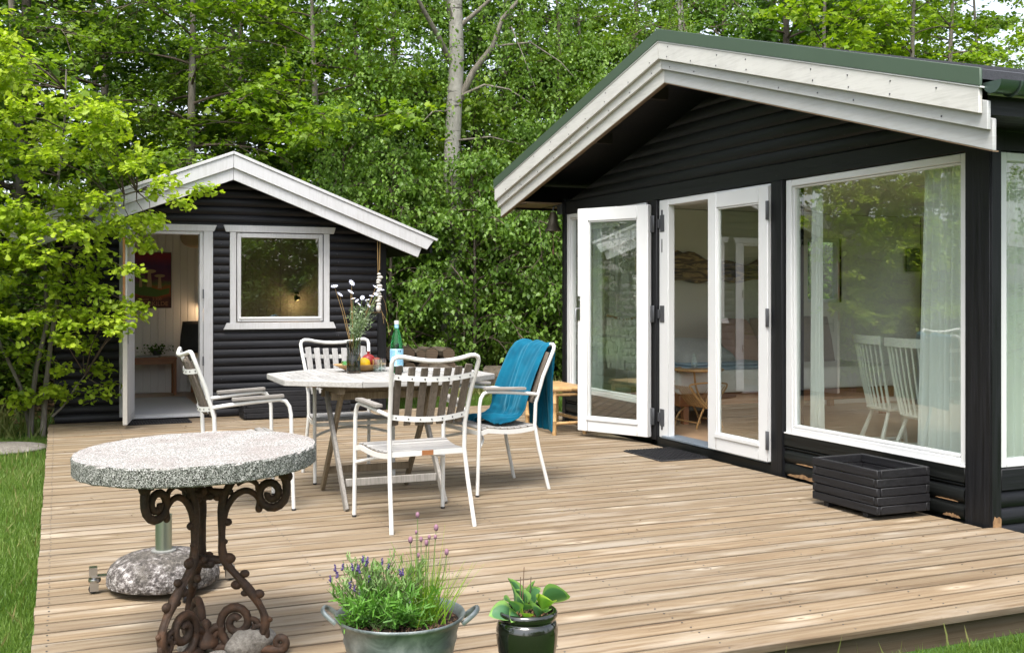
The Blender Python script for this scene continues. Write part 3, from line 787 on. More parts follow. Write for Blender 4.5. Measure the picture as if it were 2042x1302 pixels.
def leaf_cloud(name, kind, pos, d, nrm, size, tone, mat):
    """pos Nx3 stalk ends, d Nx3 pointing direction, nrm Nx3 rough upward normal, size N, tone N"""
    v, f = leaf_template(kind)
    N = len(pos)
    d = d / np.linalg.norm(d, axis=1, keepdims=True)
    s_ = np.cross(d, nrm); s_ /= np.maximum(np.linalg.norm(s_, axis=1, keepdims=True), 1e-6)
    n_ = np.cross(s_, d)
    V = pos[:, None, :] + size[:, None, None] * (v[None, :, 0:1]*s_[:, None, :] + v[None, :, 1:2]*d[:, None, :] + v[None, :, 2:3]*n_[:, None, :])
    nv = len(v)
    loops = np.concatenate([np.array(x) for x in f]); ln = np.array([len(x) for x in f])
    L = (np.arange(N)[:, None]*nv + loops[None, :]).ravel()
    tot = np.tile(ln, N); start = np.concatenate([[0], np.cumsum(tot)[:-1]])
    me = bpy.data.meshes.new(name)
    me.vertices.add(N*nv); me.loops.add(len(L)); me.polygons.add(len(tot))
    me.vertices.foreach_set('co', V.reshape(-1).astype(np.float32))
    me.loops.foreach_set('vertex_index', L.astype(np.int32))
    me.polygons.foreach_set('loop_start', start.astype(np.int32))
    me.polygons.foreach_set('loop_total', tot.astype(np.int32))
    me.update(calc_edges=True)
    at = me.attributes.new('tone', 'FLOAT', 'POINT')
    at.data.foreach_set('value', np.repeat(tone, nv).astype(np.float32))
    me.materials.append(mat)
    return me

rng = np.random.default_rng(11)
def unit(a): return a / np.maximum(np.linalg.norm(a, axis=-1, keepdims=True), 1e-9)

def grow(seed, h, r0, n1, spread, z_first=.12, up=.35, droop=.0, levels=3, twig=.45, bend=.12, lean=(0,0), crown='dome', trunk_cut=1.0):
    """returns limb tubes MB (trunk), MB (limbs) and twig segments array (p0,p1)"""
    r = random.Random(seed)
    trunk = MB(); limbs = MB(); twigs = []
    n = 10; pts = []; rs = []
    for i in range(n+1):
        t = i/n
        pts.append(Vector((lean[0]*t*t*h + sin(t*5+seed)*.05*h*.3*t, lean[1]*t*t*h + cos(t*4+seed*2)*.05*h*.3*t, t*h*trunk_cut)))
        rs.append(r0*(1-t*.86) * (1.25 if i == 0 else 1))
    trunk.tube(pts, rs, 10)
    def at(t):
        i = min(int(t*n), n-1); return pts[i].lerp(pts[i+1], t*n-i), rs[i] + (rs[i+1]-rs[i])*(t*n-i)
    for k in range(n1):
        t = z_first + (1-z_first)*(k+.5)/n1 + r.uniform(-.02,.02); t = min(.99, t)
        p, rr = at(t)
        az = k*2.399 + r.uniform(-.5,.5)
        tt = max(0.0, (t - z_first)/(1-z_first))
        if crown == 'dome': L = spread*(sqrt(max(.05, 1 - (tt*1.02)**2.2)))*r.uniform(.75,1.1) * (.72+.5*tt if tt < .4 else .92)
        elif crown == 'cone': L = spread*(1.02-tt)*r.uniform(.85,1.1)
        else: L = spread*r.uniform(.7,1.1)*(1-.5*tt)
        d = Vector((cos(az), sin(az), up*(.4+tt) + r.uniform(-.1,.15)))
        q = p.copy(); path = [q.copy()]; seg = 7
        for i in range(seg):
            d = (d + Vector((r.uniform(-1,1), r.uniform(-1,1), r.uniform(-1,1)))*bend + Vector((0,0,-droop*(i/seg)))).normalized()
            q = q + d*(L/seg); path.append(q.copy())
        lr = max(.008, rr*.42)
        limbs.tube(path, [lr*(1-.85*i/seg) for i in range(seg+1)], 5)
        ns = max(3, int(L*levels*1.7))
        for j in range(ns):
            u = .22 + .78*(j+r.random())/ns; i = min(int(u*seg), seg-1); b = path[i].lerp(path[i+1], u*seg-i)
            dd = (path[i+1]-path[i]).normalized()
            sd_ = Vector((r.uniform(-1,1), r.uniform(-1,1), r.uniform(-.25,.45)))
            e = (dd*.6 + sd_).normalized()
            L2 = L*(1-u*.55)*.42*r.uniform(.6,1.2)
            m = b + e*L2*.5 + Vector((0,0,-droop*L2*.15)); c = b + e*L2 + Vector((0,0,-droop*L2*.5))
            if L2 > .25: limbs.tube([b, m, c], [.008, .006, .003], 3, cap=False)
            nt = max(2, int(L2/twig*3.2))
            for q_ in range(nt):
                w = (q_+.5)/nt; bb = (b.lerp(m, w*2) if w < .5 else m.lerp(c, w*2-1))
                e2 = (e*.7 + Vector((r.uniform(-1,1), r.uniform(-1,1), r.uniform(-.3,.35) - droop*.8))).normalized()
                twigs.append((bb, bb + e2*twig*r.uniform(.6,1.15)))
            twigs.append((m, c))
    return trunk, limbs, np.array([(tuple(a), tuple(b)) for a, b in twigs])

def clothe(twigs, per, size, jitter=.06, flat=.75, seed=1, droop=0.25, tone_h=None):
    g = np.random.default_rng(seed)
    T = len(twigs); N = T*per
    idx = np.repeat(np.arange(T), per)
    t = g.random(N)**.8
    a, b = twigs[idx, 0], twigs[idx, 1]
    pos = a + (b-a)*t[:, None] + g.normal(0, jitter, (N, 3))*np.array([1,1,.6])
    dirn = unit(b-a)*.6 + g.normal(0, .8, (N, 3)); dirn[:, 2] = dirn[:, 2]*(1-flat) - droop
    nrm = g.normal(0, .45, (N, 3)); nrm[:, 2] += 1.0
    sz = size*g.uniform(.6, 1.25, N)
    clump = g.random(T)
    tone = np.clip(.45*clump[idx] + .35*g.random(N) + .2*t, 0, 1)
    return pos, dirn, nrm, sz, tone

def lf(*c): return [(i/(len(c)-1), (*x, 1)) for i, x in enumerate(c)]
M['oakleaf'] = m_leaf('oak_leaf', lf((.15,.24,.018), (.26,.37,.024), (.37,.47,.034), (.48,.55,.06)), .45, .5)
M['midleaf'] = m_leaf('beech_leaf', lf((.048,.098,.013), (.098,.172,.020), (.17,.26,.030), (.27,.36,.055)), .42, .45)
M['yellowleaf'] = m_leaf('young_maple_leaf', lf((.085,.165,.012), (.15,.25,.018), (.24,.34,.025), (.35,.43,.04)), .45, .5)
M['birchleaf'] = m_leaf('birch_leaf', lf((.042,.095,.013), (.085,.165,.022), (.15,.255,.038), (.24,.35,.07)), .36, .45, .35)
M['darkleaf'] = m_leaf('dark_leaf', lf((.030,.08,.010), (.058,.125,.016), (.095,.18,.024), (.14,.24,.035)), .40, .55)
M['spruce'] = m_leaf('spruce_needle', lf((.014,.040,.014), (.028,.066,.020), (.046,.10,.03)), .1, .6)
M['bark'] = m_bark('grey_brown_bark', (.035,.028,.022), (.15,.125,.10))
M['bark_light'] = m_bark('pale_grey_bark', (.08,.07,.055), (.24,.215,.18))
M['bark_birch'] = m_bark('white_birch_bark', (.20,.19,.165), (.36,.345,.31), 8, .5, spots=(.05,.045,.04))
M['twig'] = m_plain('twig_bark', (.085,.062,.045), .9, 0, .3, 20)

KIND = {}
def make_kind(key, leafkind, leafmat, barkmat, g, per, size, **k):
    tr, lb, tw = grow(**g)
    KIND[key] = (tr.mesh('trunk', barkmat, ang=60), lb.mesh('limbs', M['twig'], ang=80), leaf_cloud('crown', leafkind, *clothe(tw, per, size, **k), leafmat))
    print('KIND', key, 'twigs', len(tw), 'leaves', len(tw)*per)
make_kind('beech_a', 'birch', M['midleaf'], M['bark_light'], dict(seed=3, h=8.6, r0=.11, n1=44, spread=2.7, z_first=.05, up=.22, droop=.22, twig=.5), 12, .085, seed=3)
make_kind('beech_b', 'birch', M['midleaf'], M['bark'], dict(seed=8, h=8.0, r0=.10, n1=40, spread=2.8, z_first=.04, up=.25, droop=.18, twig=.5), 12, .09, seed=4)
make_kind('maple', 'maple', M['yellowleaf'], M['bark_light'], dict(seed=14, h=8.2, r0=.11, n1=34, spread=2.9, z_first=.10, up=.3, droop=.2, twig=.5), 10, .115, seed=5, flat=.88)
make_kind('birch', 'birch', M['birchleaf'], M['bark_birch'], dict(seed=21, h=11, r0=.19, n1=44, spread=3.2, z_first=.12, up=.5, droop=.8, twig=.65), 12, .066, seed=6, droop=.9)
make_kind('dark', 'rhomb', M['darkleaf'], M['bark'], dict(seed=31, h=10.5, r0=.13, n1=44, spread=3.4, z_first=.03, up=.2, droop=.15, twig=.6), 12, .15, seed=7)
make_kind('spruce', 'needle', M['spruce'], M['bark'], dict(seed=41, h=12, r0=.16, n1=80, spread=2.7, z_first=.04, up=-.05, droop=.25, crown='cone', levels=2.2), 14, .14, seed=8)
make_kind('shrub', 'birch', M['birchleaf'], M['bark'], dict(seed=51, h=2.6, r0=.035, n1=40, spread=1.7, z_first=.03, up=.6, droop=.55, twig=.4), 14, .062, seed=9, droop=.8)
make_kind('shrub_mid', 'birch', M['midleaf'], M['bark'], dict(seed=52, h=2.2, r0=.035, n1=36, spread=1.6, z_first=.03, up=.5, droop=.2, twig=.4), 13, .075, seed=10)
def tree(kind, x, y, rot=None, sc=1.0, scz=None, label='', cat='tree', group=None, name=None):
    z = ground_h(x, y) - .05
    t = thing(name or {'beech_a': 'beech_tree', 'beech_b': 'beech_tree', 'maple': 'maple_tree', 'birch': 'birch_tree', 'dark': 'broadleaf_tree', 'spruce': 'spruce_tree', 'shrub': 'birch_shrub', 'shrub_mid': 'leafy_shrub'}[kind], label, cat, (x, y, z), group)
    for me, nm in zip(KIND[kind], ('trunk', 'limb', 'crown')):
        o = bpy.data.objects.new(nm, me); C.objects.link(o); o.parent = t
        if nm != 'trunk': o['kind'] = 'stuff'
    if kind == 'shrub' and y > 15 and x > 3: t.location.z += .45
    t.rotation_euler = (0, 0, rot if rot is not None else R.uniform(0, 6.28)); t.scale = (sc, sc, scz or sc)
    return t
BACK = 'trees standing in the wood behind the shed and the house'
# the white-barked birch between shed and house, with its forked limbs
bt_ = thing('birch_tree', 'tall white-barked birch with forking limbs between the shed and the summer house', 'tree', (6.1, 17.0, 0))
wob = [(6.02,17.05,-.2),(6.10,17.0,1.2),(6.16,17.0,2.3),(6.06,17.0,3.4),(6.10,16.98,4.3),(6.16,17.0,5.3),(6.14,17.02,6.3),(6.18,17.05,7.8),(6.12,17.1,9.5)]
part('trunk', MB().tube(wob, [.20,.165,.145,.138,.132,.126,.115,.09,.05], 14), M['bark_birch'], bt_, ang=80)
lb_ = MB()
for path, r0_ in (([(6.2,16.95,4.6),(6.38,16.8,5.05),(6.65,16.6,5.45),(6.78,16.5,5.9),(7.2,16.4,6.4),(7.7,16.3,7.3)], .065), ([(6.08,17,5.9),(5.95,16.9,6.15),(5.8,16.8,6.5),(5.6,16.7,7.3)], .05),
                 ([(6.06,17,5.2),(5.75,16.8,5.6),(5.45,16.7,6.0),(5.2,16.6,6.4),(4.9,16.5,7.2)], .055), ([(6.2,16.9,4.65),(6.5,16.6,4.8),(6.85,16.4,4.72),(7.2,16.3,4.5)], .028), ([(6.18,17,5.8),(6.55,16.8,6.15),(6.9,16.7,6.5),(7.3,16.6,7.2)], .045),
                 ([(6.12,16.9,3.9),(6.6,16.6,3.95),(7.1,16.4,3.82)], .02), ([(6.02,16.9,3.4),(5.9,16.5,2.7),(5.6,16.3,2.4),(5.2,16.1,2.35)], .022), ([(6.1,16.9,3.0),(6.7,16.5,3.05),(7.3,16.3,2.9),(7.9,16.2,2.95)], .022), ([(6.65,16.6,5.45),(7.2,16.3,5.5),(7.7,16.2,5.2),(7.95,16.1,4.9)], .022), ([(6.9,16.4,5.75),(7.0,16.2,5.3),(7.2,16.1,4.7)], .014), ([(6.0,17,4.4),(5.6,16.6,4.3),(5.3,16.5,4.0)], .018)):
    lb_.tube(path, [r0_*(1-.75*i/(len(path)-1)) for i in range(len(path))], 7)
part('limb', lb_, M['bark_light'], bt_, kind='stuff', ang=80)
_g = np.random.default_rng(44); _tw = []
for _ in range(1150):
    x, y, z = _g.uniform(3.6, 9.2), _g.uniform(15.9, 18.2), _g.uniform(2.8, 8.2)
    if y < 16.9 and 5.75 < x*17/y*.985 < 6.45 and _g.random() < (.75 if z > 5.3 else .35): continue
    L = _g.uniform(.3, .75); _tw.append(((x, y, z), (x + _g.normal(0,.12), y + _g.normal(0,.12), z - L)))
_tw = np.array(_tw)
part('crown', leaf_cloud('crown', 'birch', *clothe(_tw, 22, .062, jitter=.05, seed=46, droop=.9), M['birchleaf']), None, bt_, kind='stuff')
rows = []
def row(y, xs_, kinds, lab, grp, sc=(.85, 1.15)):
    for i, x in enumerate(xs_):
        k = kinds[i % len(kinds)]
        tree(k, x + R.uniform(-.5,.5), y + R.uniform(-.7,.7), None, R.uniform(*sc), label=lab, group=grp)
tree('maple', 4.05, 18.0, 1.0, .95, label='fresh green maple with a curved grey trunk behind the shed roof')
tree('beech_a', 2.0, 18.4, 2.0, 1.0, label='beech tree directly behind the shed ridge')
tree('beech_b', 9.0, 19.2, 3.0, 1.0, label='beech tree just right of the white birch, left of the house roof')
tree('beech_a', -.6, 18.3, 4.2, 1.0, label='beech tree behind the left end of the shed')
tree('maple', -2.6, 14.6, 2.2, 1.0, label='yellow-green maple at the left edge of the picture behind the oak')
tree('birch', 10.6, 17.2, 2.6, .8, label='birch with hanging twigs behind the left slope of the house roof')
row(20.5, [-3.2, -.6, 2.6, 5.2, 7.8, 10.4, 13.0, 15.6], ['beech_b', 'dark', 'beech_a'], 'green broadleaf tree in the second row of the wood', 'trees in the second row of the wood')
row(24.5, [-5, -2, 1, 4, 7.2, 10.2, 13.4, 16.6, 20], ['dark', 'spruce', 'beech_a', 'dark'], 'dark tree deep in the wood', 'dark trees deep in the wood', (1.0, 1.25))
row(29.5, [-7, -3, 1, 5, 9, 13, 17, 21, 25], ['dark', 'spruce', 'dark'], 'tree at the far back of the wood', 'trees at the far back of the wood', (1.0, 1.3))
# to the right of and behind the house
for x, y, k, s_ in ((13.5, 16.5, 'maple', 1.0), (17, 18, 'maple', 1.1), (16.5, 13.5, 'beech_b', .9), (20.5, 16.5, 'maple', 1.1), (22, 21, 'beech_a', 1.1), (15.5, 12.5, 'maple', .8), (20.5, 11.5, 'beech_b', 1.0), (24.5, 13, 'maple', 1.1), (27, 17, 'beech_a', 1.2), (23, 10, 'beech_b', 1.1), (28, 22, 'maple', 1.3), (25, 26, 'dark', 1.2), (22.5, 15, 'maple', 1.15), (26, 19, 'beech_b', 1.3), (30, 17, 'dark', 1.4), (31, 24, 'beech_a', 1.4), (20, 20, 'beech_a', 1.15), (19, 6.5, 'beech_a', .95), (24, 7, 'maple', 1.0)):
    tree(k, x, y, None, s_, label='tree with light spring foliage beyond the house roof', group='light green trees beyond the house roof')
# left of the terrace (seen mirrored in the windows)
for x, y, k, s_ in ((-4.2, 11.5, 'maple', .66), (-5.0, 8.9, 'maple', .66), (-5.0, 5.2, 'maple', .6), (-6.2, 14.2, 'maple', .85), (-7.4, 11.4, 'beech_a', .95), (-7.2, 8.6, 'maple', .9), (-8.8, 13.6, 'beech_b', 1.1), (-9.4, 9.5, 'beech_a', 1.1), (-7.8, 5.6, 'beech_b', .9), (-7.0, 2.4, 'maple', .7)):
    tree(k, x, y, None, s_, label='tree along the left side of the lawn', group='trees along the left side of the lawn')
for x, y, k, s_ in ((-6.5, -8, 'beech_a', .6), (-2.5, -10, 'beech_b', .65), (2.0, -10, 'maple', .65), (6.5, -9.5, 'beech_a', .65), (11, -8, 'maple', .65), (16, -4, 'beech_b', .7)):
    tree(k, x, y, None, s_, label='tree on the near side of the garden', group='trees on the near side of the garden')
for x, y, s_ in ((2.2, -7.5, 1.5), (4.2, -8.2, 1.7), (6.2, -8.6, 1.8), (8.2, -8.2, 1.7), (10.2, -7.2, 1.6), (5.2, -11, 2.2), (7.6, -11, 2.2), (0.2, -8.5, 1.6)):
    tree('shrub_mid', x, y, None, s_, label='hedge bush on the near side of the garden, mirrored in the shed window', cat='shrub', group='hedge bushes on the near side of the garden')
# undergrowth at the wood edge
for x, y, k, s_, z_ in ((4.9, 16.6, 'shrub', 1.1, 1.2), (6.2, 16.3, 'shrub', 1.1, 1.15), (7.5, 16.4, 'shrub', 1.15, 1.3), (8.7, 15.8, 'shrub', 1.1, 1.3), (9.9, 15.6, 'shrub_mid', 1.2, 1.3),
                    (4.3, 17.4, 'shrub', 1.0, 1.5), (11.2, 15.9, 'shrub', 1.2, 1.4), (6.6, 17.5, 'shrub_mid', 1.3, 1.6), (9.0, 17.8, 'shrub_mid', 1.4, 1.6), (12.6, 14.6, 'shrub_mid', 1.2, 1.4)):
    tree(k, x, y, None, s_, s_*z_, label='leafy birch shrub hanging over the wood edge between shed and house', cat='shrub', group='shrubs along the wood edge')
for x, y, k, s_ in ((-1.9, 14.6, 'shrub_mid', 1.0), (-2.9, 13.0, 'shrub_mid', 1.0), (-1.5, 16.6, 'shrub_mid', 1.1), (-3.4, 16.2, 'shrub_mid', 1.3), (-4.4, 14.8, 'shrub', 1.3), (1.4, 17.8, 'shrub_mid', 1.4), (-2.0, 17.2, 'shrub', 1.4)):
    tree(k, x, y, None, s_, label='dark undergrowth bush left of and behind the shed', cat='shrub', group='undergrowth bushes left of the shed')
# ---------------------------------------------------------------- young oak beside the shed door
def inside(px, pz, poly):
    c = False; n = len(poly)
    for i in range(n):
        x1, z1 = poly[i]; x2, z2 = poly[(i+1) % n]
        if (z1 > pz) != (z2 > pz) and px < (x2-x1)*(pz-z1)/(z2-z1) + x1: c = not c
    return c
OAK = [(-1.9,3.9), (-1.2,4.0), (-.34,3.75), (-.02,3.4), (.25,3.2), (.54,3.15), (.69,2.93), (1.02,2.67), (1.38,2.57), (1.40,2.38), (1.12,2.28), (1.02,2.14), (.80,2.02), (.98,1.72), (1.0,1.58), (.74,1.5), (.70,1.24),
       (.92,.98), (.82,.88), (.51,.95), (.25,1.03), (.02,.80), (-.25,.98), (-.52,1.06), (-1.2,1.05), (-1.9,1.3)]
oak = thing('oak_sapling', 'bright yellow-green young oak leaning over the left side of the shed and its open door', 'tree', (-.25, 12.1, -.15))
stems = [[(-.26,12.10,-.16), (-.24,12.05,.25), (-.20,12.0,.6), (-.10,11.95,1.05), (-.12,11.9,1.6), (-.02,11.8,2.3), (.06,11.75,3.0), (.08,11.7,3.6)],
         [(-.14,12.02,-.14), (-.12,12.02,.3), (-.06,12.0,.9), (.03,11.9,1.5), (.22,11.7,2.0), (.5,11.5,2.3), (.85,11.4,2.42)],
         [(-.24,12.15,-.16), (-.35,12.1,.4), (-.6,12.0,1.0), (-.9,11.9,1.8), (-1.0,11.8,2.6), (-1.1,11.7,3.4)],
         [(-.05,11.96,.1), (.05,11.92,.2), (.18,11.85,.42), (.30,11.8,.58)]]
for s_, r_ in zip(stems, (.030, .032, .022, .012)):
    part('stem', MB().tube(s_, [r_*(1 - .75*i/(len(s_)-1)) for i in range(len(s_))], 8), M['bark_light'], oak)
nodes = [Vector(a).lerp(Vector(b), t) for s_ in stems for a, b in zip(s_[1:], s_[2:]) for t in (0, .33, .66)]
ro = random.Random(5)
tw = []; lm = MB(); centers = []
tries = 0
while len(centers) < 235 and tries < 20000:
    tries += 1
    x = ro.uniform(-1.9, 1.45); z = ro.uniform(.75, 4.0)
    if not inside(x, z, OAK): continue
    if x > .42 and z < 2.3 and ro.random() < .6: continue
    y = 11.55 + ro.uniform(-.75, .55)
    if x > .1: y = 11.35 + ro.uniform(-.45, .25)
    if x > .95: y = ro.uniform(11.3, 11.6)
    c = Vector((x, y, z))
    if min([(c-q).length for q in centers] + [9]) < .13: continue
    centers.append(c)
centers += [Vector((-.19,11.95,.30)), Vector((-.06,11.9,.42)), Vector((.10,11.85,.28)), Vector((.32,11.8,.55)), Vector((.40,11.75,.42)), Vector((-.4,11.9,.35)), Vector((-.3,11.9,.75)), Vector((.24,11.75,.75)), Vector((.02,11.8,.62))]
for c in centers:
    nd = min(nodes, key=lambda q: (q - c - Vector((0,0,.0))).length + (0.6 if q.z > c.z + .3 else 0))
    d = c - nd
    mid = nd + d*.5 + Vector((ro.uniform(-.06,.06), ro.uniform(-.06,.06), .05*d.length))
    lm.tube([nd, mid, c], [.006 + .004*d.length, .005, .003], 4, cap=False)
    base = d.normalized() if d.length > .05 else Vector((0,0,1))
    for k in range(6):
        e = (base*.7 + Vector((ro.uniform(-1,1), ro.uniform(-1,1), ro.uniform(-.45,.5)))).normalized()
        q = c + e*ro.uniform(.12,.24)
        tw.append((tuple(c), tuple(q))); lm.tube([c, q], [.0025, .0012], 3, cap=False)
part('limb', lm, M['twig'], oak, kind='stuff')
tw = np.array(tw)
pos, dr_, nr_, sz, tone = clothe(tw, 15, .064, jitter=.035, flat=.5, seed=15, droop=.30)
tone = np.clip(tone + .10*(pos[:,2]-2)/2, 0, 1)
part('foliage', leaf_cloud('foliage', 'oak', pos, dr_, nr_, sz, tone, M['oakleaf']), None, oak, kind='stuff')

# ---------------------------------------------------------------- grass
def grass(name, boxes, dens, hgt, seed, mat, label=None):
    g = np.random.default_rng(seed); P = []
    for x0, x1, y0, y1 in boxes:
        n = int((x1-x0)*(y1-y0)*dens)
        P.append(np.stack([g.uniform(x0, x1, n), g.uniform(y0, y1, n)], 1))
    P = np.concatenate(P); N = len(P)
    z = np.array([ground_h(x, y) for x, y in P])
    pos = np.stack([P[:,0], P[:,1], z-.005], 1)
    cl = .5 + .5*np.sin(P[:,0]*3.1 + 2*np.sin(P[:,1]*1.7))*np.cos(P[:,1]*2.3)
    dirn = np.stack([g.normal(0,.35,N), g.normal(0,.35,N), np.ones(N)], 1)
    nrm = np.stack([g.normal(0,1,N), g.normal(0,1,N), g.normal(0,.1,N)], 1)
    sz = hgt*g.uniform(.5,1.2,N)
    me = leaf_cloud(name, 'blade', pos, dirn, nrm, sz, np.clip(.4*cl + .6*g.random(N), 0, 1), mat)
    o = part(name, me, None, None); o['kind'] = 'stuff'
    return o
_lt = leaf_template
def leaf_template(kind):
    if kind == 'blade':
        return np.array([(-.045,0,0), (.045,0,0), (.035,.5,.06), (-.035,.5,.06), (0,1,.22)], float), [(0,1,2,3), (3,2,4)]
    return _lt(kind)
M['grass'] = m_leaf('grass_blade', lf((.045,.095,.014), (.085,.16,.022), (.13,.22,.035), (.22,.27,.09)), .35, .5)
M['drygrass'] = m_leaf('dry_grass_blade', lf((.10,.15,.03), (.18,.20,.06), (.30,.26,.12)), .3, .6)
grass('lawn_grass', [(-1.1, -.10, 3.6, 6.5)], 11000, .055, 1, M['grass'])
grass('lawn_grass', [(-1.4, -.10, 6.5, 12.0)], 6500, .06, 2, M['grass'])
grass('tall_grass', [(-1.3, -.12, 3.7, 12.0)], 160, .10, 8, M['drygrass'])
grass('lawn_grass', [(3.55, 7.2, 12.14, 14.4)], 3800, .085, 3, M['grass'])
grass('lawn_grass', [(2.6, 5.2, 2.9, 3.40)], 9000, .06, 4, M['grass'])
grass('tall_grass', [(3.1, 4.2, 3.32, 3.43), (2.3, 3.2, 3.36, 3.43)], 90, .13, 5, M['drygrass'])
grass('tall_grass', [(3.7, 7.0, 13.6, 14.6), (-1.2, -.1, 11.9, 12.9), (-3, -.5, 12.5, 14.0)], 260, .26, 6, M['drygrass'])
# leaf litter under the wood
g = np.random.default_rng(9); N = 16000
P = np.stack([g.uniform(-4, 13, N), g.uniform(13.2, 20, N)], 1)
pos = np.array([(x, y, ground_h(x, y) + .01) for x, y in P])
lit = leaf_cloud('leaf_litter', 'rhomb', pos, g.normal(0,1,(N,3))*np.array([1,1,.3]), np.tile([0,0,1.], (N,1)) + g.normal(0,.3,(N,3)), g.uniform(.05,.1,N), g.random(N), m_leaf('fallen_leaf', lf((.03,.02,.01), (.09,.05,.025), (.18,.11,.05)), .05, .8))
o = part('leaf_litter', lit, None, None); o['kind'] = 'stuff'
# ---------------------------------------------------------------- teak table, chairs
def m_teak(name, a, b, axis=0, grey=.5):
    t = NT(name); co = t.obj(23)
    sc_ = [38, 38, 38]; sc_[axis] = 1.6
    gm = t.n('ShaderNodeMapping'); gm.inputs['Scale'].default_value = sc_; t.l(co, gm.inputs['Vector'])
    g1 = t.noise(gm.outputs[0], 2.2, 6, .7, .6)
    c = t.ramp(g1, [(.28, (*a, 1)), (.7, (*b, 1))])
    oi = t.n('ShaderNodeObjectInfo')
    c = t.mix(1, c, t.ramp(oi.outputs['Random'], [(0, G(.82)), (1, G(1.1))]), 'MULTIPLY')
    t.bump(g1, .4, .003)
    return t.set(c, .75, 0, .25)
M['teak_top_y'] = m_teak('silvered_teak_tabletop', (.22,.21,.20), (.42,.41,.395), 1)
M['teak_top_x'] = m_teak('silvered_teak_border', (.22,.21,.20), (.40,.39,.37), 0)
M['teak_leg'] = m_teak('brown_teak_leg', (.10,.075,.045), (.22,.175,.12), 2)
M['teak_grey'] = m_teak('grey_teak_leg', (.15,.14,.125), (.32,.30,.275), 2)
M['slat_brown'] = m_teak('brown_grey_teak_slat', (.085,.068,.052), (.185,.155,.125), 2)
M['slat_grey'] = m_teak('pale_grey_teak_slat', (.19,.185,.18), (.36,.35,.34), 2)
M['arm'] = m_teak('worn_teak_armrest', (.17,.155,.14), (.33,.31,.285), 1)
M['seat_slat'] = m_teak('seat_teak_slat', (.20,.19,.18), (.38,.37,.355), 0)
M['frame'] = m_plain('white_enamel_tube', (.60,.595,.575), .35, 0, .06, 14)

TX, TY, TZ = 2.055, 7.21, .80
tb = thing('garden_table', 'weathered grey octagonal teak folding table with crossed legs between four white chairs', 'table', (TX, TY, 0))
AX_, AY_ = .725, .645; CX_, CY_ = .30, .31
octo = [(-AX_,-CY_), (-CX_,-AY_), (CX_,-AY_), (AX_,-CY_), (AX_,CY_), (CX_,AY_), (-CX_,AY_), (-AX_,CY_)]
def inset(poly, d):
    out = []; n = len(poly)
    for i in range(n):
        p0, p1, p2 = Vector(poly[i-1]), Vector(poly[i]), Vector(poly[(i+1) % n])
        e1 = (p1-p0).normalized(); e2 = (p2-p1).normalized(); n1 = Vector((-e1.y, e1.x)); n2 = Vector((-e2.y, e2.x))
        m = (n1+n2).normalized(); out.append(tuple(p1 + m*d/m.dot(n1)))
    return out
inn = inset(octo, .075)
for i in range(8):
    j = (i+1) % 8
    e = (Vector(octo[j])-Vector(octo[i])).normalized()*.0012
    q = [octo[i], octo[j], inn[j], inn[i]]
    q = [(q[0][0]+e.x, q[0][1]+e.y), (q[1][0]-e.x, q[1][1]-e.y), (q[2][0]-e.x, q[2][1]-e.y), (q[3][0]+e.x, q[3][1]+e.y)]
    part('border_board', MB().prism([(TX+a, TY+b) for a, b in q], 'xy', TZ-.038, TZ), M['teak_top_x'] if abs(e.x) > abs(e.y) else M['teak_top_y'], tb, bevel=.004)
inn2 = inset(octo, .079)
def clip_x(poly, xa, xb):
    def cutp(pl, x, keep):
        out = []
        for i in range(len(pl)):
            a, b = pl[i-1], pl[i]; ia, ib = (a[0]-x)*keep >= 0, (b[0]-x)*keep >= 0
            if ia != ib:
                t = (x-a[0])/(b[0]-a[0]); out.append((x, a[1]+t*(b[1]-a[1])))
            if ib: out.append(b)
        return out
    return cutp(cutp(poly, xa, 1), xb, -1)
def clip_y(poly, ya, yb): return [(b, a) for a, b in clip_x([(q, p) for p, q in poly], ya, yb)]
ns = 20; w0 = 2*(AX_-.079)/ns
for i in range(ns):
    a = -(AX_-.079) + i*w0
    for half in ((-1, -.042), (.042, 1)):
        pl = clip_y(clip_x(inn2, a+.002, a+w0-.004), half[0], half[1])
        if len(pl) >= 3: part('table_slat', MB().prism([(TX+p, TY+q) for p, q in pl], 'xy', TZ-.026, TZ-.001), M['teak_top_y'], tb, bevel=.002)
part('centre_board', MB().box(TX-AX_+.082, TX+AX_-.082, TY-.038, TY+.038, TZ-.028, TZ-.0005), M['teak_top_x'], tb, bevel=.002)
for y in (-.50, .50): part('batten', MB().bar((TX-.42, TY+y*.82, TZ-.052), (TX+.42, TY+y*.82, TZ-.052), .05, .028), M['teak_leg'], tb, bevel=.003)
for x in (1.66, 2.30):
    part('batten', MB().bar((x, TY-.5, TZ-.064), (x, TY+.5, TZ-.064), .045, .05), M['teak_leg'], tb, bevel=.003)
for k, x in enumerate((1.66, 2.30)):
    s = .022 if k == 0 else -.022
    part('leg', MB().bar((x+s, 7.36, 0), (x+s, 6.79, .735), .024, .052, up=(0,1,0)), M['teak_leg'], tb, bevel=.004)
    part('leg', MB().bar((x-s*.2, 6.575, 0), (x-s*.2, 7.16, .735), .024, .052, up=(0,1,0)), M['teak_grey'], tb, bevel=.004)
part('stretcher', MB().bar((1.68, 6.70, .155), (2.285, 6.70, .155), .022, .048), M['teak_grey'], tb, bevel=.003)
part('stretcher', MB().bar((1.68, 7.24, .155), (2.285, 7.24, .155), .022, .048), M['teak_leg'], tb, bevel=.003)
part('stretcher', MB().bar((1.62, 6.84, .690), (2.36, 6.84, .690), .022, .048), M['teak_leg'], tb, bevel=.003)
part('stretcher', MB().bar((1.62, 7.12, .690), (2.36, 7.12, .690), .022, .048), M['teak_leg'], tb, bevel=.003)
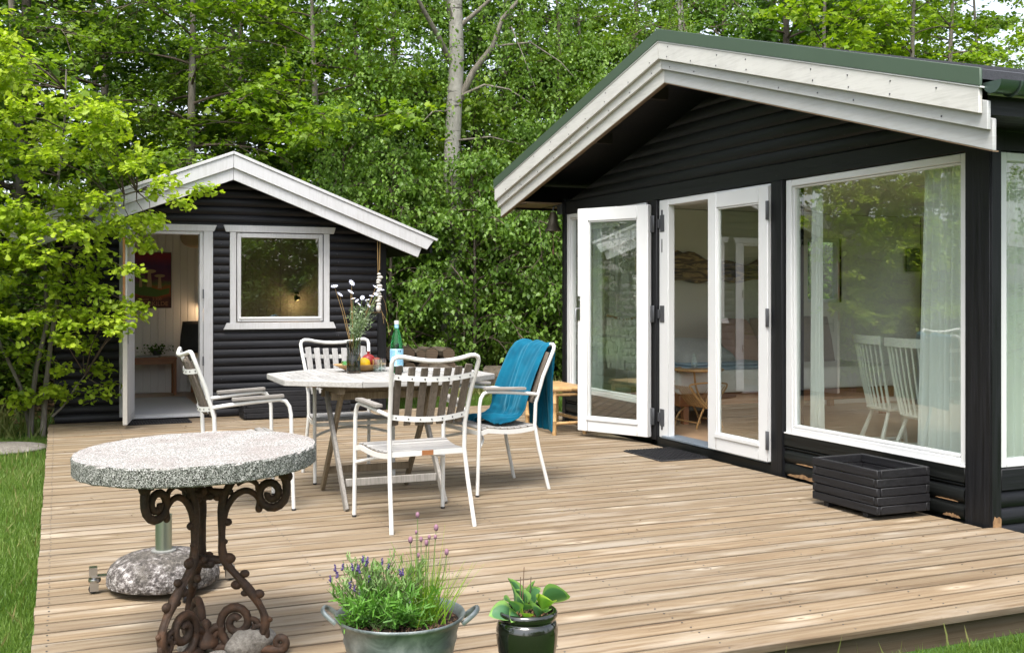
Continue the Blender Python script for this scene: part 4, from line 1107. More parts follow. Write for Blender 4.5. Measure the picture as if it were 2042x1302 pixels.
part('bracket', MB().box(1.515, 1.555, 6.93, 6.97, TZ-.055, TZ-.039), M['edge_wood'], tb, bevel=.004)

def arc(c, r, a0, a1, n, plane='yz', x=0):
    return [(x, c[0]+r*cos(a0+(a1-a0)*i/n), c[1]+r*sin(a0+(a1-a0)*i/n)) for i in range(n+1)]
def chair_parts(root, slat_mat):
    P = lambda nm, mb, mat, **k: part(nm, mb, mat, root, **k)
    for s in (-1, 1):
        # rear leg, back post and top rail half are one bent tube
        post = [(s*.255,-.285,0), (s*.240,-.215,.28), (s*.232,-.185,.45), (s*.234,-.192,.60), (s*.245,-.245,.78), (s*.262,-.300,.92), (s*.265,-.318,.965), (s*.258,-.325,.987), (s*.235,-.330,.998), (s*.20,-.336,.997), (s*.14,-.350,.984), (s*.07,-.362,.974), (0,-.366,.971)]
        if s < 0: left_post = post
        else: right_post = post
        arm = [(s*.290,.285,0), (s*.289,.275,.30), (s*.288,.268,.60), (s*.286,.258,.650), (s*.284,.235,.683), (s*.280,.200,.695), (s*.270,.05,.685), (s*.255,-.12,.668), (s*.236,-.205,.655)]
        P('leg', MB().tube(arm, .0125, 10), M['frame'])
        P('foot_cap', MB().lathe([(.0135,0),(.0135,.012)], (s*.290,.285,0), 10), M['rubber'])
        a = MB().bar((s*.281,.225,.717), (s*.262,-.09,.704), .048, .020)
        P('armrest', a, M['arm'], bevel=.007, seg=2)
    P('back_frame', MB().tube(left_post + right_post[-2::-1], .0130, 10), M['frame'])
    # curved flat rails behind the slats
    for z, hw, y in ((.885, .252, -.285), (.650, .234, -.200)):
        pts = [(hw*u, y - .050*(1-u*u), z - .018*(1-u*u)) for u in [i/6 for i in range(-6, 7)]]
        m = MB()
        for a, b in zip(pts, pts[1:]): m.bar(a, b, .005, .030)
        P('back_rail', m, M['frame'])
        n = MB()
        for k in range(7):
            u = (k-3)/3.45; n.ball((hw*u, y - .050*(1-u*u) - .004, z - .018*(1-u*u)), .005, 6, 4)
        P('bolt', n, M['galv'], kind='stuff')
    for k in range(7):
        u = (k-3)/3.45
        top = Vector((.248*u, -.300 - .050*(1-u*u)+.017, .950 - .02*(1-u*u))); bot = Vector((.225*u, -.168 - .050*(1-u*u)+.006, .598))
        P('back_slat', MB().bar(bot, top, .043, .013, up=(0.25*u,1,0.1)), slat_mat, bevel=.003)
    # seat rails, slats, curved front stretcher
    prof = lambda y: .448 - .018*max(0, 1-((y+.02)/.20)**2) - (.20*(y-.2) if y > .2 else 0)
    for s in (-1, 1):
        pts = [(s*(.236+.05*(y+.185)/.44), y, prof(y)-.016) for y in [-.185+.44*i/8 for i in range(9)]]
        m = MB()
        for a, b in zip(pts, pts[1:]): m.bar(a, b, .006, .030)
        P('seat_rail', m, M['frame'])
    P('seat_rail', MB().bar((-.232,-.185,.432), (.232,-.185,.432), .006, .030), M['frame'])
    P('seat_rail', MB().bar((-.285,.262,.418), (.285,.262,.418), .006, .026), M['frame'])
    for k in range(8):
        y = -.155 + .0545*k; w_ = .232+.05*(y+.185)/.44 - .004
        P('seat_slat', MB().bar((-w_,y,prof(y)+.006), (w_,y,prof(y)+.006), .041, .013, up=(0, -(prof(y+.01)-prof(y-.01))/.02, 1)), M['seat_slat'] if slat_mat != M['slat_grey'] else M['slat_grey'], bevel=.003)
    pts = [(.287*u, .262 - .12*(1-u*u), .335 + .045*(1-u*u)) for u in [i/8 for i in range(-8, 9)]]
    P('stretcher', MB().tube(pts, .010, 8), M['frame'])
    P('label_plate', MB().box(-.035,.035,-.1905,-.1885,.418,.447), M['pine_red'] if slat_mat == M['slat_brown'] else M['frame'])
def chair(x, y, rot, label, mat):
    t = thing('garden_armchair', label, 'chair', (0,0,0), 'white tube armchairs round the garden table')
    chair_parts(t, mat)
    t.location = (x, y, 0); t.rotation_euler = (0, 0, radians(rot))
    return t
cf = chair(1.963, 6.13, 3.3, 'nearest white tube armchair, its brown slatted back turned to the viewer', M['slat_brown'])
cl_ = copy_tree(cf); cl_.location = (1.063, 7.01, 0); cl_.rotation_euler = (0, 0, radians(-88)); cl_['label'] = 'white tube armchair left of the garden table, behind the round concrete slab table'
cr = copy_tree(cf); cr.location = (2.83, 7.015, 0); cr.rotation_euler = (0, 0, radians(95.3)); cr['label'] = 'white tube armchair right of the garden table with the teal blanket over its back'
cb = chair(1.97, 7.87, 180, 'white tube armchair with pale grey slats on the far side of the garden table', M['slat_grey'])

# teal blanket over the right chair
def blanket():
    prof = [(.13,.463),(.10,.500),(.05,.507),(-.01,.495),(-.07,.492),(-.115,.508),(-.135,.55),(-.148,.62),(-.174,.70),(-.205,.79),(-.236,.87),(-.266,.94),(-.300,.990),(-.345,1.008),(-.375,.995),(-.386,.94),(-.384,.86),(-.378,.76),(-.376,.66),(-.377,.56),(-.378,.48),(-.378,.40)]
    # densify
    pr = []
    for (a, b), (c, d) in zip(prof, prof[1:]):
        for t in (0, .33, .66): pr.append((a+(c-a)*t, b+(d-b)*t))
    pr.append(prof[-1])
    n = len(pr); m = 54; vs = []
    for i, (y, z) in enumerate(pr):
        t = i/(n-1)
        # width grows towards the seat and the hanging tail
        if t < .62: xl = -.20 - .02*(1-t/.62) + .0; xr = .255 + .075*(1-t/.62)
        else: xl = -.225 + .04*t; xr = .255 - .05*t
        for j in range(m):
            u = j/(m-1); x = xl + (xr-xl)*u
            ph = u*9.0 + .9*sin(t*4.2)
            amp = .009 + (.016 if t > .62 else .018)*abs(t-.55)*1.5
            f = amp*sin(ph*1.05 + 1.5*sin(u*4+t*5) + t*3) + amp*.45*sin(ph*2.9 + t*9 + 2*sin(u*11)) + .0015*sin(u*60+t*40)
            # displace along the profile normal
            y0, z0 = pr[max(0,i-1)]; y1, z1 = pr[min(n-1,i+1)]
            ty, tz = y1-y0, z1-z0; L = sqrt(ty*ty+tz*tz) or 1; ny, nz = tz/L, -ty/L
            sgn = -1
            bulge = .0
            if t < .28: bulge = .02*sin(u*3.1)*sin(t*11) + .012*sin(u*13+t*20)
            dz = .05*sin(u*5.0+.6)*max(0, (.05-t)/.05) - (.05*(1-u)*max(0,(t-.9)/.1))
            vs.append((x + .012*sin(t*9+u*4), y + sgn*ny*(f+bulge) , z + sgn*nz*(f+bulge) + dz*.5))
    fs = [(i*m+j, i*m+j+1, (i+1)*m+j+1, (i+1)*m+j) for i in range(n-1) for j in range(m-1)]
    return MB().add(vs, fs)
t_ = NT('teal_fleece'); co_ = t_.obj(); f_ = t_.noise(co_, 9, 4, .6); f2 = t_.noise(co_, 300, 2)
t_.p.inputs['Sheen Weight'].default_value = .35; t_.p.inputs['Sheen Roughness'].default_value = .5; t_.p.inputs['Sheen Tint'].default_value = (.2,.6,.8,1)
t_.bump(t_.math('ADD', f2, t_.math('MULTIPLY', f_, 2)), .25, .004)
M['teal'] = t_.set(t_.ramp(f_, [(.3, (.0,.062,.115,1)), (.7, (.0,.105,.18,1))]), .85, 0, .15)
bl = solo('fleece_blanket', blanket().xf(cr.matrix_basis if False else (Matrix.Translation((2.83, 7.015, 0)) @ Matrix.Rotation(radians(95.3), 4, 'Z'))), M['teal'],
          'teal fleece blanket draped over the back of the right-hand garden chair', 'blanket', ang=180)
md = bl.modifiers.new('thickness', 'SOLIDIFY'); md.thickness = .006; md.offset = 0
md = bl.modifiers.new('smooth', 'SUBSURF'); md.levels = 1; md.render_levels = 1

# ---- on the table
VX, VY = 1.895, 7.33
def m_clear(name, col, rough=.02, ior=1.45, trans=1.0):
    t = NT(name); t.p.inputs['Transmission Weight'].default_value = trans; t.p.inputs['IOR'].default_value = ior
    return t.set((*col, 1), rough, 0, .5)
M['smoke'] = m_clear('smoky_glass', (.42,.43,.43))
M['clear'] = m_glass('clear_drinking_glass', (.93,.96,.96), 3.5)
M['bottleg'] = m_clear('green_bottle_glass', (.04,.42,.14))
v = MB().lathe([(.001,0),(.047,0),(.049,.01),(.049,.115),(.044,.125),(.046,.135),(.050,.225),(.047,.225),(.043,.135),(.041,.125),(.045,.112),(.045,.018),(.001,.014)], (VX, VY, TZ+.001), 28, cap0=False, cap1=False)
vase = thing('glass_vase', 'smoky grey glass vase of daisies and wild stems on the garden table', 'vase', (VX, VY, TZ))
part('vase_body', v, M['smoke'], vase, ang=60)
part('water', MB().lathe([(.001,.016),(.044,.016),(.044,.085),(.001,.085)], (VX, VY, TZ+.001), 20), m_clear('vase_water', (.75,.76,.70), 0, 1.33), vase)
M['stemgreen'] = m_plain('green_stem', (.11,.17,.05), .6, 0, .2, 20)
M['stemtan'] = m_plain('tan_dry_stem', (.30,.19,.07), .7, 0, .2, 20)
M['petal'] = m_plain('bluish_white_petal', (.62,.64,.78), .6, 0, .05, 20)
M['yolk'] = m_plain('yellow_flower_centre', (.6,.42,.06), .8, 0, .2, 20)
rf_ = random.Random(3)
heads = [(1.760,7.33,1.400),(1.872,7.30,1.425),(1.880,7.36,1.362),(2.055,7.34,1.395),(1.80,7.35,1.345),(2.105,7.38,1.375),(1.885,7.30,1.315),(1.955,7.32,1.322),(2.045,7.30,1.345),(2.030,7.36,1.332),(2.065,7.33,1.355),(1.975,7.28,1.29),(1.94,7.36,1.275),(2.0,7.33,1.265),(1.985,7.30,1.305),(1.92,7.33,1.30)]
for i, h in enumerate(heads):
    h = Vector(h); b = Vector((VX + rf_.uniform(-.02,.02), VY + rf_.uniform(-.02,.02), TZ+.02)); nk = Vector((VX + (h.x-VX)*.25, VY+(h.y-VY)*.3, TZ+.24))
    st = MB().tube([b, nk, nk.lerp(h, .5) + Vector((0,0,.02)), h], [.0022,.0022,.0017,.0014], 4)
    so = part('flower_stem', st, M['stemtan'] if i < 5 else M['stemgreen'], vase)
    tilt = Vector((rf_.uniform(-.6,.6), rf_.uniform(-.9,.1), rf_.uniform(.3,1))).normalized()
    q = tilt.to_track_quat('Z', 'Y').to_matrix().to_4x4(); Q = Matrix.Translation(h) @ q
    pm = MB(); npt = 9 if i < 6 else 7; pr = .025 if i < 6 else .017
    for k in range(npt):
        a = 2*pi*k/npt; c_, s_ = cos(a), sin(a)
        pts = [(.003,-.002),(pr*.6,-.0056),(pr,-.003),(pr,.003),(pr*.6,.0056),(.003,.002)]
        pm.add([(c_*u - s_*w_, s_*u + c_*w_, .004*(u/pr)) for u, w_ in pts], [(0,1,2,3,4,5)])
    part('petals', pm.xf(Q), M['petal'], so)
    part('flower_centre', MB().ball((0,0,.002), .0048, 8, 5, (1,1,.6)).xf(Q), M['yolk'], so)
sp = MB(); bits = []
for k in range(46):
    a = rf_.uniform(0, 6.28); rr = rf_.uniform(.02,.14); hh = rf_.uniform(.32,.50)
    tip = Vector((VX + .05 + rr*cos(a)*1.0, VY + rr*sin(a)*.7, TZ+hh)); nk = Vector((VX + rf_.uniform(-.02,.02), VY, TZ+.23))
    sp.tube([nk, nk.lerp(tip,.5) + Vector((0,0,.03)), tip], [.0012,.001,.0007], 3)
    for q in range(12):
        p = nk.lerp(tip, rf_.uniform(.25,1)); bits.append(p)
part('sprigs', sp, M['stemgreen'], vase, kind='stuff')
g = np.random.default_rng(5); N = len(bits); pos = np.array([tuple(b) for b in bits])
part('small_leaves', leaf_cloud('small_leaves', 'long', pos, g.normal(0,1,(N,3)) + np.array([0,0,.5]), g.normal(0,1,(N,3)), g.uniform(.010,.028,N), g.random(N), m_leaf('grey_green_leaf', lf((.12,.19,.09), (.25,.33,.20), (.48,.52,.42)), .3, .6)), None, vase, kind='stuff')
# drooping thin stalks to the right
dr = MB()
for k, (x, z) in enumerate(((2.10,1.20),(2.14,1.12),(2.125,1.26))):
    dr.tube([(VX,VY,TZ+.25),(VX+.08,VY,TZ+.42),(x-.04,VY,z+.10),(x,VY,z+.02),(x+.012,VY,z-.06)], .0012, 3)
part('stalk', dr, M['stemtan'], vase, kind='stuff')
# wooden dish and fruit
DX, DY = 1.985, 7.50
M['dish'] = m_plain('pale_wood_dish', (.50,.30,.13), .5, 0, .15, 20)
solo('wooden_dish', MB().lathe([(.001,0),(.085,0),(.10,.008),(.155,.038),(.172,.046),(.174,.050),(.168,.050),(.10,.018),(.001,.012)], (DX, DY, TZ+.001), 40, cap0=False, cap1=False, sx=1.1, sy=.72), M['dish'], 'shallow pale wooden dish of fruit on the garden table behind the vase', 'dish', ang=60)
solo('lemon', MB().ball((DX+.015, DY-.05, TZ+.058), .043, 20, 12, (1.08,1,.95)), m_plain('yellow_peel', (.78,.50,.01), .4, 0, .08, 60, .5, .3, 300), 'bright yellow lemon in the wooden dish beside the vase', 'fruit', ang=180)
M['pomeg'] = m_plain('red_fruit_skin', (.28,.02,.02), .35, 0, .5, 9)
pm_ = thing('pomegranate', 'large dark red pomegranate at the back of the wooden dish', 'fruit', (DX+.07, DY+.03, TZ))
part('fruit_body', MB().ball((DX+.07, DY+.03, TZ+.068), .052, 20, 12), M['pomeg'], pm_, ang=180)
part('crown', MB().lathe([(.012,0),(.010,.012),(.016,.022)], (DX+.07, DY+.03, TZ+.116), 6), M['pomeg'], pm_)
pm_ = thing('pomegranate', 'brownish red fruit with a dried crown at the right end of the wooden dish', 'fruit', (DX+.105, DY-.03, TZ))
part('fruit_body', MB().ball((DX+.112, DY-.035, TZ+.060), .038, 18, 12), m_plain('brownish_red_skin', (.27,.06,.03), .4, 0, .5, 12), pm_, ang=180)
part('crown', MB().lathe([(.018,0),(.014,.008),(.020,.014),(.006,.008)], (0,0,0), 8).xf(Matrix.Translation((DX+.12, DY-.068, TZ+.066)) @ Matrix.Rotation(radians(80), 4, 'X')), m_plain('dry_brown_crown', (.25,.14,.07), .8), pm_)
gl = MB().lathe([(.001,0),(.026,0),(.034,.022),(.036,.045),(.030,.045),(.024,.02),(.001,.012)], (DX-.105, DY-.02, TZ+.03), 7, cap0=False, cap1=False)
solo('green_glass_cup', gl, m_clear('pale_green_glass', (.35,.80,.55)), 'small pale green glass tealight cup at the left of the wooden dish', 'cup', smooth=False)
# bottle
BX, BY = 2.178, 7.24
bt = thing('water_bottle', 'green glass water bottle with pale blue label on the garden table behind the nearest chair', 'bottle', (BX, BY, TZ))
part('bottle_body', MB().lathe([(.001,.004),(.040,.0),(.046,.006),(.046,.175),(.043,.20),(.030,.255),(.018,.300),(.0145,.315),(.0145,.345),(.001,.345)], (BX, BY, TZ+.001), 28, cap0=False, cap1=False), M['bottleg'], bt, ang=60)
part('cap', MB().lathe([(.0165,.338),(.0165,.362),(.001,.363)], (BX, BY, TZ+.001), 18, cap1=False), M['white'], bt)
M['labelblue'] = m_plain('pale_blue_paper', (.25,.50,.66), .6, 0, .03, 4)
def wrap(r, z0, z1, a0, a1, n=16):
    m = MB(); vs = []; fs = []
    for i in range(n+1):
        a = a0 + (a1-a0)*i/n
        vs += [(BX+r*cos(a), BY+r*sin(a), TZ+.001+z0), (BX+r*cos(a), BY+r*sin(a), TZ+.001+z1)]
    for i in range(n): fs.append((i*2, i*2+2, i*2+3, i*2+1))
    return m.add(vs, fs)
part('label', wrap(.0466, .048, .168, 0, 2*pi, 40), M['labelblue'], bt)
part('neck_label', wrap(.0152, .306, .334, 0, 2*pi, 24), M['labelblue'], bt)
m = MB(); fa = radians(-112)
m.add(*(lambda q: (q.v, q.f))(wrap(.0469, .050, .166, fa-.03, fa+.03, 2)))
for z0 in (.050, .163): m.add(*(lambda q: (q.v, q.f))(wrap(.0469, z0, z0+.003, fa-1.3, fa+1.3, 16)))
part('label_rule', m, M['white'], bt)
m = MB()
for k in range(13):
    z0 = .060 + k*.0078
    m.add(*(lambda q: (q.v, q.f))(wrap(.0470, z0, z0+.0022, fa-.85-R.uniform(0,.15), fa-.15, 4)))
    if k < 9: m.add(*(lambda q: (q.v, q.f))(wrap(.0470, z0, z0+.0018, fa+.15, fa+.75+R.uniform(0,.25), 4)))
part('label_print', m, m_plain('dark_blue_print', (.06,.13,.30), .7), bt, kind='stuff')
m = MB(); m.add(*(lambda q: (q.v, q.f))(wrap(.0470, .145, .158, fa+.35, fa+.50, 2))); m.add(*(lambda q: (q.v, q.f))(wrap(.0470, .145, .158, fa+.62, fa+.77, 2)))
part('label_star', m, m_plain('navy_print', (.01,.02,.08), .7), bt)
for i, (x, y, lab) in enumerate(((2.075, 7.36, 'clear drinking glass next to the wooden dish'), (2.125, 7.44, 'clear drinking glass standing behind the bottle'))):
    solo('drinking_glass', MB().lathe([(.001,.002),(.030,0),(.034,.088),(.0325,.088),(.0285,.006),(.001,.006)], (x, y, TZ+.001), 24, cap0=False, cap1=False), M['clear'], lab, 'glass', 'drinking glasses on the garden table', ang=60)
solo('paper_sheet', MB().box(2.36, 2.56, 7.33, 7.47, TZ+.0005, TZ+.004), M['white'], 'white sheet of paper lying at the right end of the garden table', 'paper')
# ---------------------------------------------------------------- concrete-topped table on a cast iron stand
def m_aggregate():
    t = NT('washed_pebble_concrete'); co = t.obj()
    v1 = t.vor(co, 290, 'Color'); v2 = t.vor(co, 62, 'Color'); d1 = t.vor(co, 290, 'Distance')
    sp = t.n('ShaderNodeSeparateColor'); t.l(v1, sp.inputs[0])
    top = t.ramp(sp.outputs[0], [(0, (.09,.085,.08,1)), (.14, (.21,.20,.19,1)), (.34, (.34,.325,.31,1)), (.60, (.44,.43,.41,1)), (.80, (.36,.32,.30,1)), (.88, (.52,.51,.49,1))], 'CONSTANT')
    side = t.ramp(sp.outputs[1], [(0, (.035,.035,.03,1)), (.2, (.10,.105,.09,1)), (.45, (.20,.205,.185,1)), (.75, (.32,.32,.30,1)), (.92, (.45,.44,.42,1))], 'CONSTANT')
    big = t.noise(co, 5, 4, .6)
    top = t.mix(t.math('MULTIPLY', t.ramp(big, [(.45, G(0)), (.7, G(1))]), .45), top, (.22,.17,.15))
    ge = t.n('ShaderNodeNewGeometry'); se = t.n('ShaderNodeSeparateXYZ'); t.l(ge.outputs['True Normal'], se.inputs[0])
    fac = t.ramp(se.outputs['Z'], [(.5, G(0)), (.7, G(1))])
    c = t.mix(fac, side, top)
    t.bump(t.math('ADD', d1, t.math('MULTIPLY', t.noise(co, 90, 4), .6)), .7, .004)
    return t.set(c, .9, 0, .2)
def m_iron():
    t = NT('rusty_cast_iron'); co = t.obj()
    f = t.noise(co, 14, 6, .65); g = t.noise(co, 70, 5, .7)
    c = t.ramp(f, [(.3, (.018,.013,.010,1)), (.5, (.048,.028,.018,1)), (.64, (.085,.042,.022,1)), (.8, (.10,.085,.07,1))])
    t.bump(g, .6, .004)
    return t.set(c, t.ramp(g, [(.3, G(.55)), (.7, G(.85))]), .25, .4)
IX, IY = .4816, 4.192
it = thing('iron_bistro_table', 'round pebbled concrete slab on an ornate rusty cast iron tripod in the left foreground', 'table', (IX, IY, 0))
rt = random.Random(4); n = 120
prof = [(.452,-.070),(.459,-.065),(.460,-.040),(.4595,-.008),(.456,-.001)]
vs = []; fs = []
for (r_, z_) in prof:
    for k in range(n):
        a = 2*pi*k/n; w_ = .0022*(rt.random()-.5)*2 + (-.006 if rt.random() < .05 and z_ > -.06 else 0)
        vs.append(((r_+w_)*cos(a), (r_+w_)*sin(a), z_ + rt.uniform(-.0012,.0012)))
for i in range(len(prof)-1):
    for k in range(n): fs.append((i*n+k, i*n+(k+1)%n, (i+1)*n+(k+1)%n, (i+1)*n+k))
fs.append(tuple(range(n-1,-1,-1))); fs.append(tuple((len(prof)-1)*n+k for k in range(n)))
top = MB().add(vs, fs).xf(Matrix.Translation((IX, IY, .774)) @ Matrix.Diagonal((.957,.957,1,1)) @ Matrix.Rotation(radians(.9), 4, Vector((cos(-YAW)*1, sin(-YAW), 0))) @ Matrix.Rotation(radians(-1.1), 4, Vector((sin(YAW), cos(YAW), 0))))
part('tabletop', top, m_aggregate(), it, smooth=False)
M['iron'] = m_iron()
def spiral(cx, cz, r0, r1, a0, turns, n=22):
    return [(cx + (r0+(r1-r0)*i/n)*cos(a0+turns*2*pi*i/n), cz + (r0+(r1-r0)*i/n)*sin(a0+turns*2*pi*i/n)) for i in range(n+1)]
def rz(pts, r, name_mb=None, flat=1.0, n=8):
    m = name_mb or MB()
    P3 = [(p[0], 0, p[1]) for p in pts]
    rr = r if isinstance(r, (list, tuple)) else r
    m.tube(P3, rr, n, flat=flat, up0=(0,1,0)); return m
def smooth_path(pts, k=4):
    out = []
    for i in range(len(pts)-1):
        p0 = pts[max(0,i-1)]; p1 = pts[i]; p2 = pts[i+1]; p3 = pts[min(len(pts)-1,i+2)]
        for j in range(k):
            t = j/k
            out.append(tuple(.5*((2*p1[d]) + (-p0[d]+p2[d])*t + (2*p0[d]-5*p1[d]+4*p2[d]-p3[d])*t*t + (-p0[d]+3*p1[d]-3*p2[d]+p3[d])*t**3) for d in range(len(p1))))
    out.append(tuple(pts[-1])); return out
def taper(a, b, n): return [a + (b-a)*i/(n-1) for i in range(n)]
leg_m = MB()
pil = smooth_path([(.068,.585),(.063,.52),(.061,.44),(.064,.36),(.085,.315),(.135,.262),(.185,.205),(.222,.145),(.228,.095),(.205,.052),(.165,.030),(.118,.024)])
rz(pil, [.014 + .005*sin(i*.35)**2 for i in range(len(pil))], leg_m, 1.1)
rz(pil, [.008]*len(pil), leg_m, 2.2)
rz(smooth_path([(.118,.024),(.085,.035),(.062,.065),(.062,.105)]) + spiral(.108,.108,.046,.016,pi,-1.15)[1:], taper(.019,.012,13+22), leg_m, 1.0) if False else None
sp1 = smooth_path([(.165,.030),(.118,.022),(.080,.040),(.058,.075)]) + spiral(.118,.112,.064,.014,radians(205),-1.45)
rz(sp1, taper(.018,.015,len(sp1)), leg_m)
sp2 = spiral(.175,.098,.030,.008,radians(-10),1.2); rz(sp2, taper(.011,.008,len(sp2)), leg_m)
sp3 = spiral(.048,.055,.045,.010,radians(60),1.5); rz(sp3, taper(.015,.012,len(sp3)), leg_m)
sp4 = spiral(.205,.075,.034,.009,radians(-60),1.3); rz(sp4, taper(.013,.010,len(sp4)), leg_m)
foot = smooth_path([(.03,.018),(.10,.022),(.17,.020),(.235,.012),(.285,.012)]) + spiral(.288,.036,.026,.008,radians(-90),1.25)
rz(foot, taper(.020,.012,len(foot)), leg_m)
for r_, z_, q in ((.082,.47,.017),(.088,.34,.024),(.150,.285,.017),(.118,.245,.020),(.205,.212,.020),(.150,.215,.014),(.243,.12,.014),(.03,.335,.020),(.045,.56,.018),(.07,.40,.013),(.205,.07,.015)):
    leg_m.ball((r_, 0, z_), q, 8, 6, (1.15,.75,.85))
top_m = MB()
a1 = smooth_path([(.060,.50),(.075,.555),(.115,.615),(.175,.650),(.240,.655)]) ; 
rz(a1 + [(.27,.648)], taper(.015,.018,len(a1)+1), top_m)
sc1 = smooth_path([(.240,.655),(.283,.638),(.310,.600),(.312,.560)]) + spiral(.252,.556,.060,.014,radians(-2),-1.5)
rz(sc1, taper(.018,.013,len(sc1)), top_m)
a2 = smooth_path([(.064,.445),(.078,.50),(.110,.545),(.150,.565),(.185,.555),(.205,.530),(.200,.500)])
rz(a2, taper(.014,.010,len(a2)), top_m)
a3 = smooth_path([(.12,.59),(.16,.605),(.195,.590),(.200,.565)]); rz(a3, taper(.011,.009,len(a3)), top_m)
top_m.box(.285,.325,-.02,.02,.610,.664)
for r_, z_, q in ((.205,.50,.015),(.318,.615,.02),(.15,.625,.013),(.095,.56,.012)): top_m.ball((r_, 0, z_), q, 8, 6, (1,.8,1))
SCL = Matrix.Diagonal((.96,.96,1.05,1))
leg_m.xf(SCL); top_m.xf(SCL)
lm_, tm_ = leg_m.mesh('leg', M['iron'], ang=60), top_m.xf(Matrix.Translation((0,0,.018))).mesh('bracket', M['iron'], ang=60)
cxv = Vector((cos(-YAW), sin(-YAW), 0)); ax0 = Vector((IX, IY, 0)) + cxv*.035
for a in (2, -118, 122):
    for me in (lm_, tm_):
        o = part(me.name, me, None, it); o.matrix_basis = Matrix.Translation(ax0) @ Matrix.Rotation(-YAW + radians(a), 4, 'Z')
for z_, r_ in ((.605,.033),(.352,.036)):
    hubm = MB()
    for a in (2, -118, 122):
        aa = -YAW + radians(a); hubm.tube([ax0 + Vector((0,0,z_)), ax0 + Vector((cos(aa)*.066, sin(aa)*.066, z_))], [.018,.015], 8)
    for k in range(6): hubm.ball(tuple(ax0 + Vector((r_*.7*cos(k*1.05), r_*.7*sin(k*1.05), z_ + .012*sin(k*2.2)))), r_*.5, 8, 6, (1,1,.9))
    hubm.ball(tuple(ax0 + Vector((0,0,z_-.008))), r_*.8, 10, 8, (1,1,.8))
    part('hub', hubm, M['iron'], it, ang=60)
part('foot_ring', MB().lathe([(.045,.03),(.05,.05),(.03,.07),(.016,.10),(.020,.115),(.008,.13)], tuple(ax0), 10), M['iron'], it, ang=60)

# stones under it
def stone(name, x, y, z, sx, sy, sz, seed, mat, label, cat='stone', group=None, n=20, rough=.12):
    r_ = random.Random(seed); b = MB().ball((0,0,0), 1, n, n*2//3)
    ph = [r_.uniform(0, 6.28) for _ in range(9)]
    vs = []
    for p in b.v:
        q = Vector(p)
        d = 1 + rough*(sin(q.x*2.3+ph[0])*cos(q.y*2.1+ph[1]) + .6*sin(q.z*3.7+ph[2]+q.x*2) + .35*sin(q.y*6+ph[3])*sin(q.x*5+ph[4]))
        vs.append((x + q.x*sx*d, y + q.y*sy*d, max(z - sz*.85, z + q.z*sz*d)))
    return solo(name, MB().add(vs, b.f), mat, label, cat, group, ang=50)
t = NT('grey_granite'); co = t.obj(3); f = t.noise(co, 9, 6, .7); g_ = t.noise(co, 70, 5, .75)
t.bump(t.math('ADD', f, g_), .8, .01)
M['granite'] = t.set(t.mix(.5, t.ramp(f, [(.3, (.10,.085,.07,1)), (.7, (.27,.25,.22,1))]), t.ramp(g_, [(.35, (.05,.045,.04,1)), (.6, (.30,.28,.25,1))])), .9, 0, .2)
M['palestone'] = m_plain('pale_stone', (.50,.48,.44), .85, 0, .3, 20, .3, .8, 60)
p0 = Vector((IX, IY, 0)) + cxv*.19 + Vector((-sin(-YAW), cos(-YAW), 0))*0
stone('field_stone', p0.x+.01, p0.y+.02, .038, .095, .075, .055, 1, M['granite'], 'large grey-brown field stone under the right side of the iron table')
stone('field_stone', p0.x-.12, p0.y-.06, .02, .040, .035, .025, 2, M['granite'], 'small pale stone at the foot of the iron table, below the scrolls')
stone('field_stone', p0.x-.21, p0.y+.05, .03, .035, .04, .035, 3, M['granite'], 'mottled white stone behind the left scroll of the iron table')

# ---------------------------------------------------------------- parasol base
t = NT('lichened_concrete'); co = t.obj(); f = t.noise(co, 7, 6, .7); g_ = t.noise(co, 42, 6, .75); g2_ = t.vor(co, 90)
c = t.ramp(g_, [(.38, (.055,.05,.048,1)), (.5, (.17,.15,.145,1)), (.58, (.42,.40,.39,1)), (.7, (.62,.60,.58,1))])
c = t.mix(t.ramp(f, [(.36, G(0)), (.56, G(1))]), c, t.ramp(g_, [(.35, (.045,.042,.038,1)), (.6, (.14,.125,.11,1)), (.75, (.36,.35,.33,1))]))
t.bump(t.math('ADD', g_, g2_), .8, .008); M['lichen'] = t.set(c, .95, 0, .1)
PX, PY = .45, 5.20
pb = thing('parasol_base', 'domed lichen-stained concrete parasol base with a steel tube, behind the iron table', 'parasol base', (PX, PY, 0))
prof = [(.235,.028),(.248,.034),(.250,.06),(.246,.085),(.232,.112),(.205,.135),(.165,.153),(.115,.164),(.075,.168),(.001,.170)]
b = MB().lathe(prof, (0,0,0), 64, cap1=False)
r_ = random.Random(2)
b.v = [(p[0]*(1+r_.uniform(-.004,.004)), p[1]*(1+r_.uniform(-.004,.004)), p[2]+r_.uniform(-.0015,.0015)) for p in b.v]
part('concrete_dome', b.xf(Matrix.Translation((PX, PY, 0))), M['lichen'], pb, ang=60)
part('collar', MB().lathe([(.055,.160),(.055,.174),(.040,.176)], (PX, PY, 0), 24), M['concrete'], pb)
part('tube', MB().lathe([(.037,.155),(.037,.335),(.033,.335),(.033,.16)], (PX, PY, 0), 28, cap0=False, cap1=False), m_plain('greenish_galvanised_tube', (.30,.34,.28), .3, .85, .12, 5), pb)
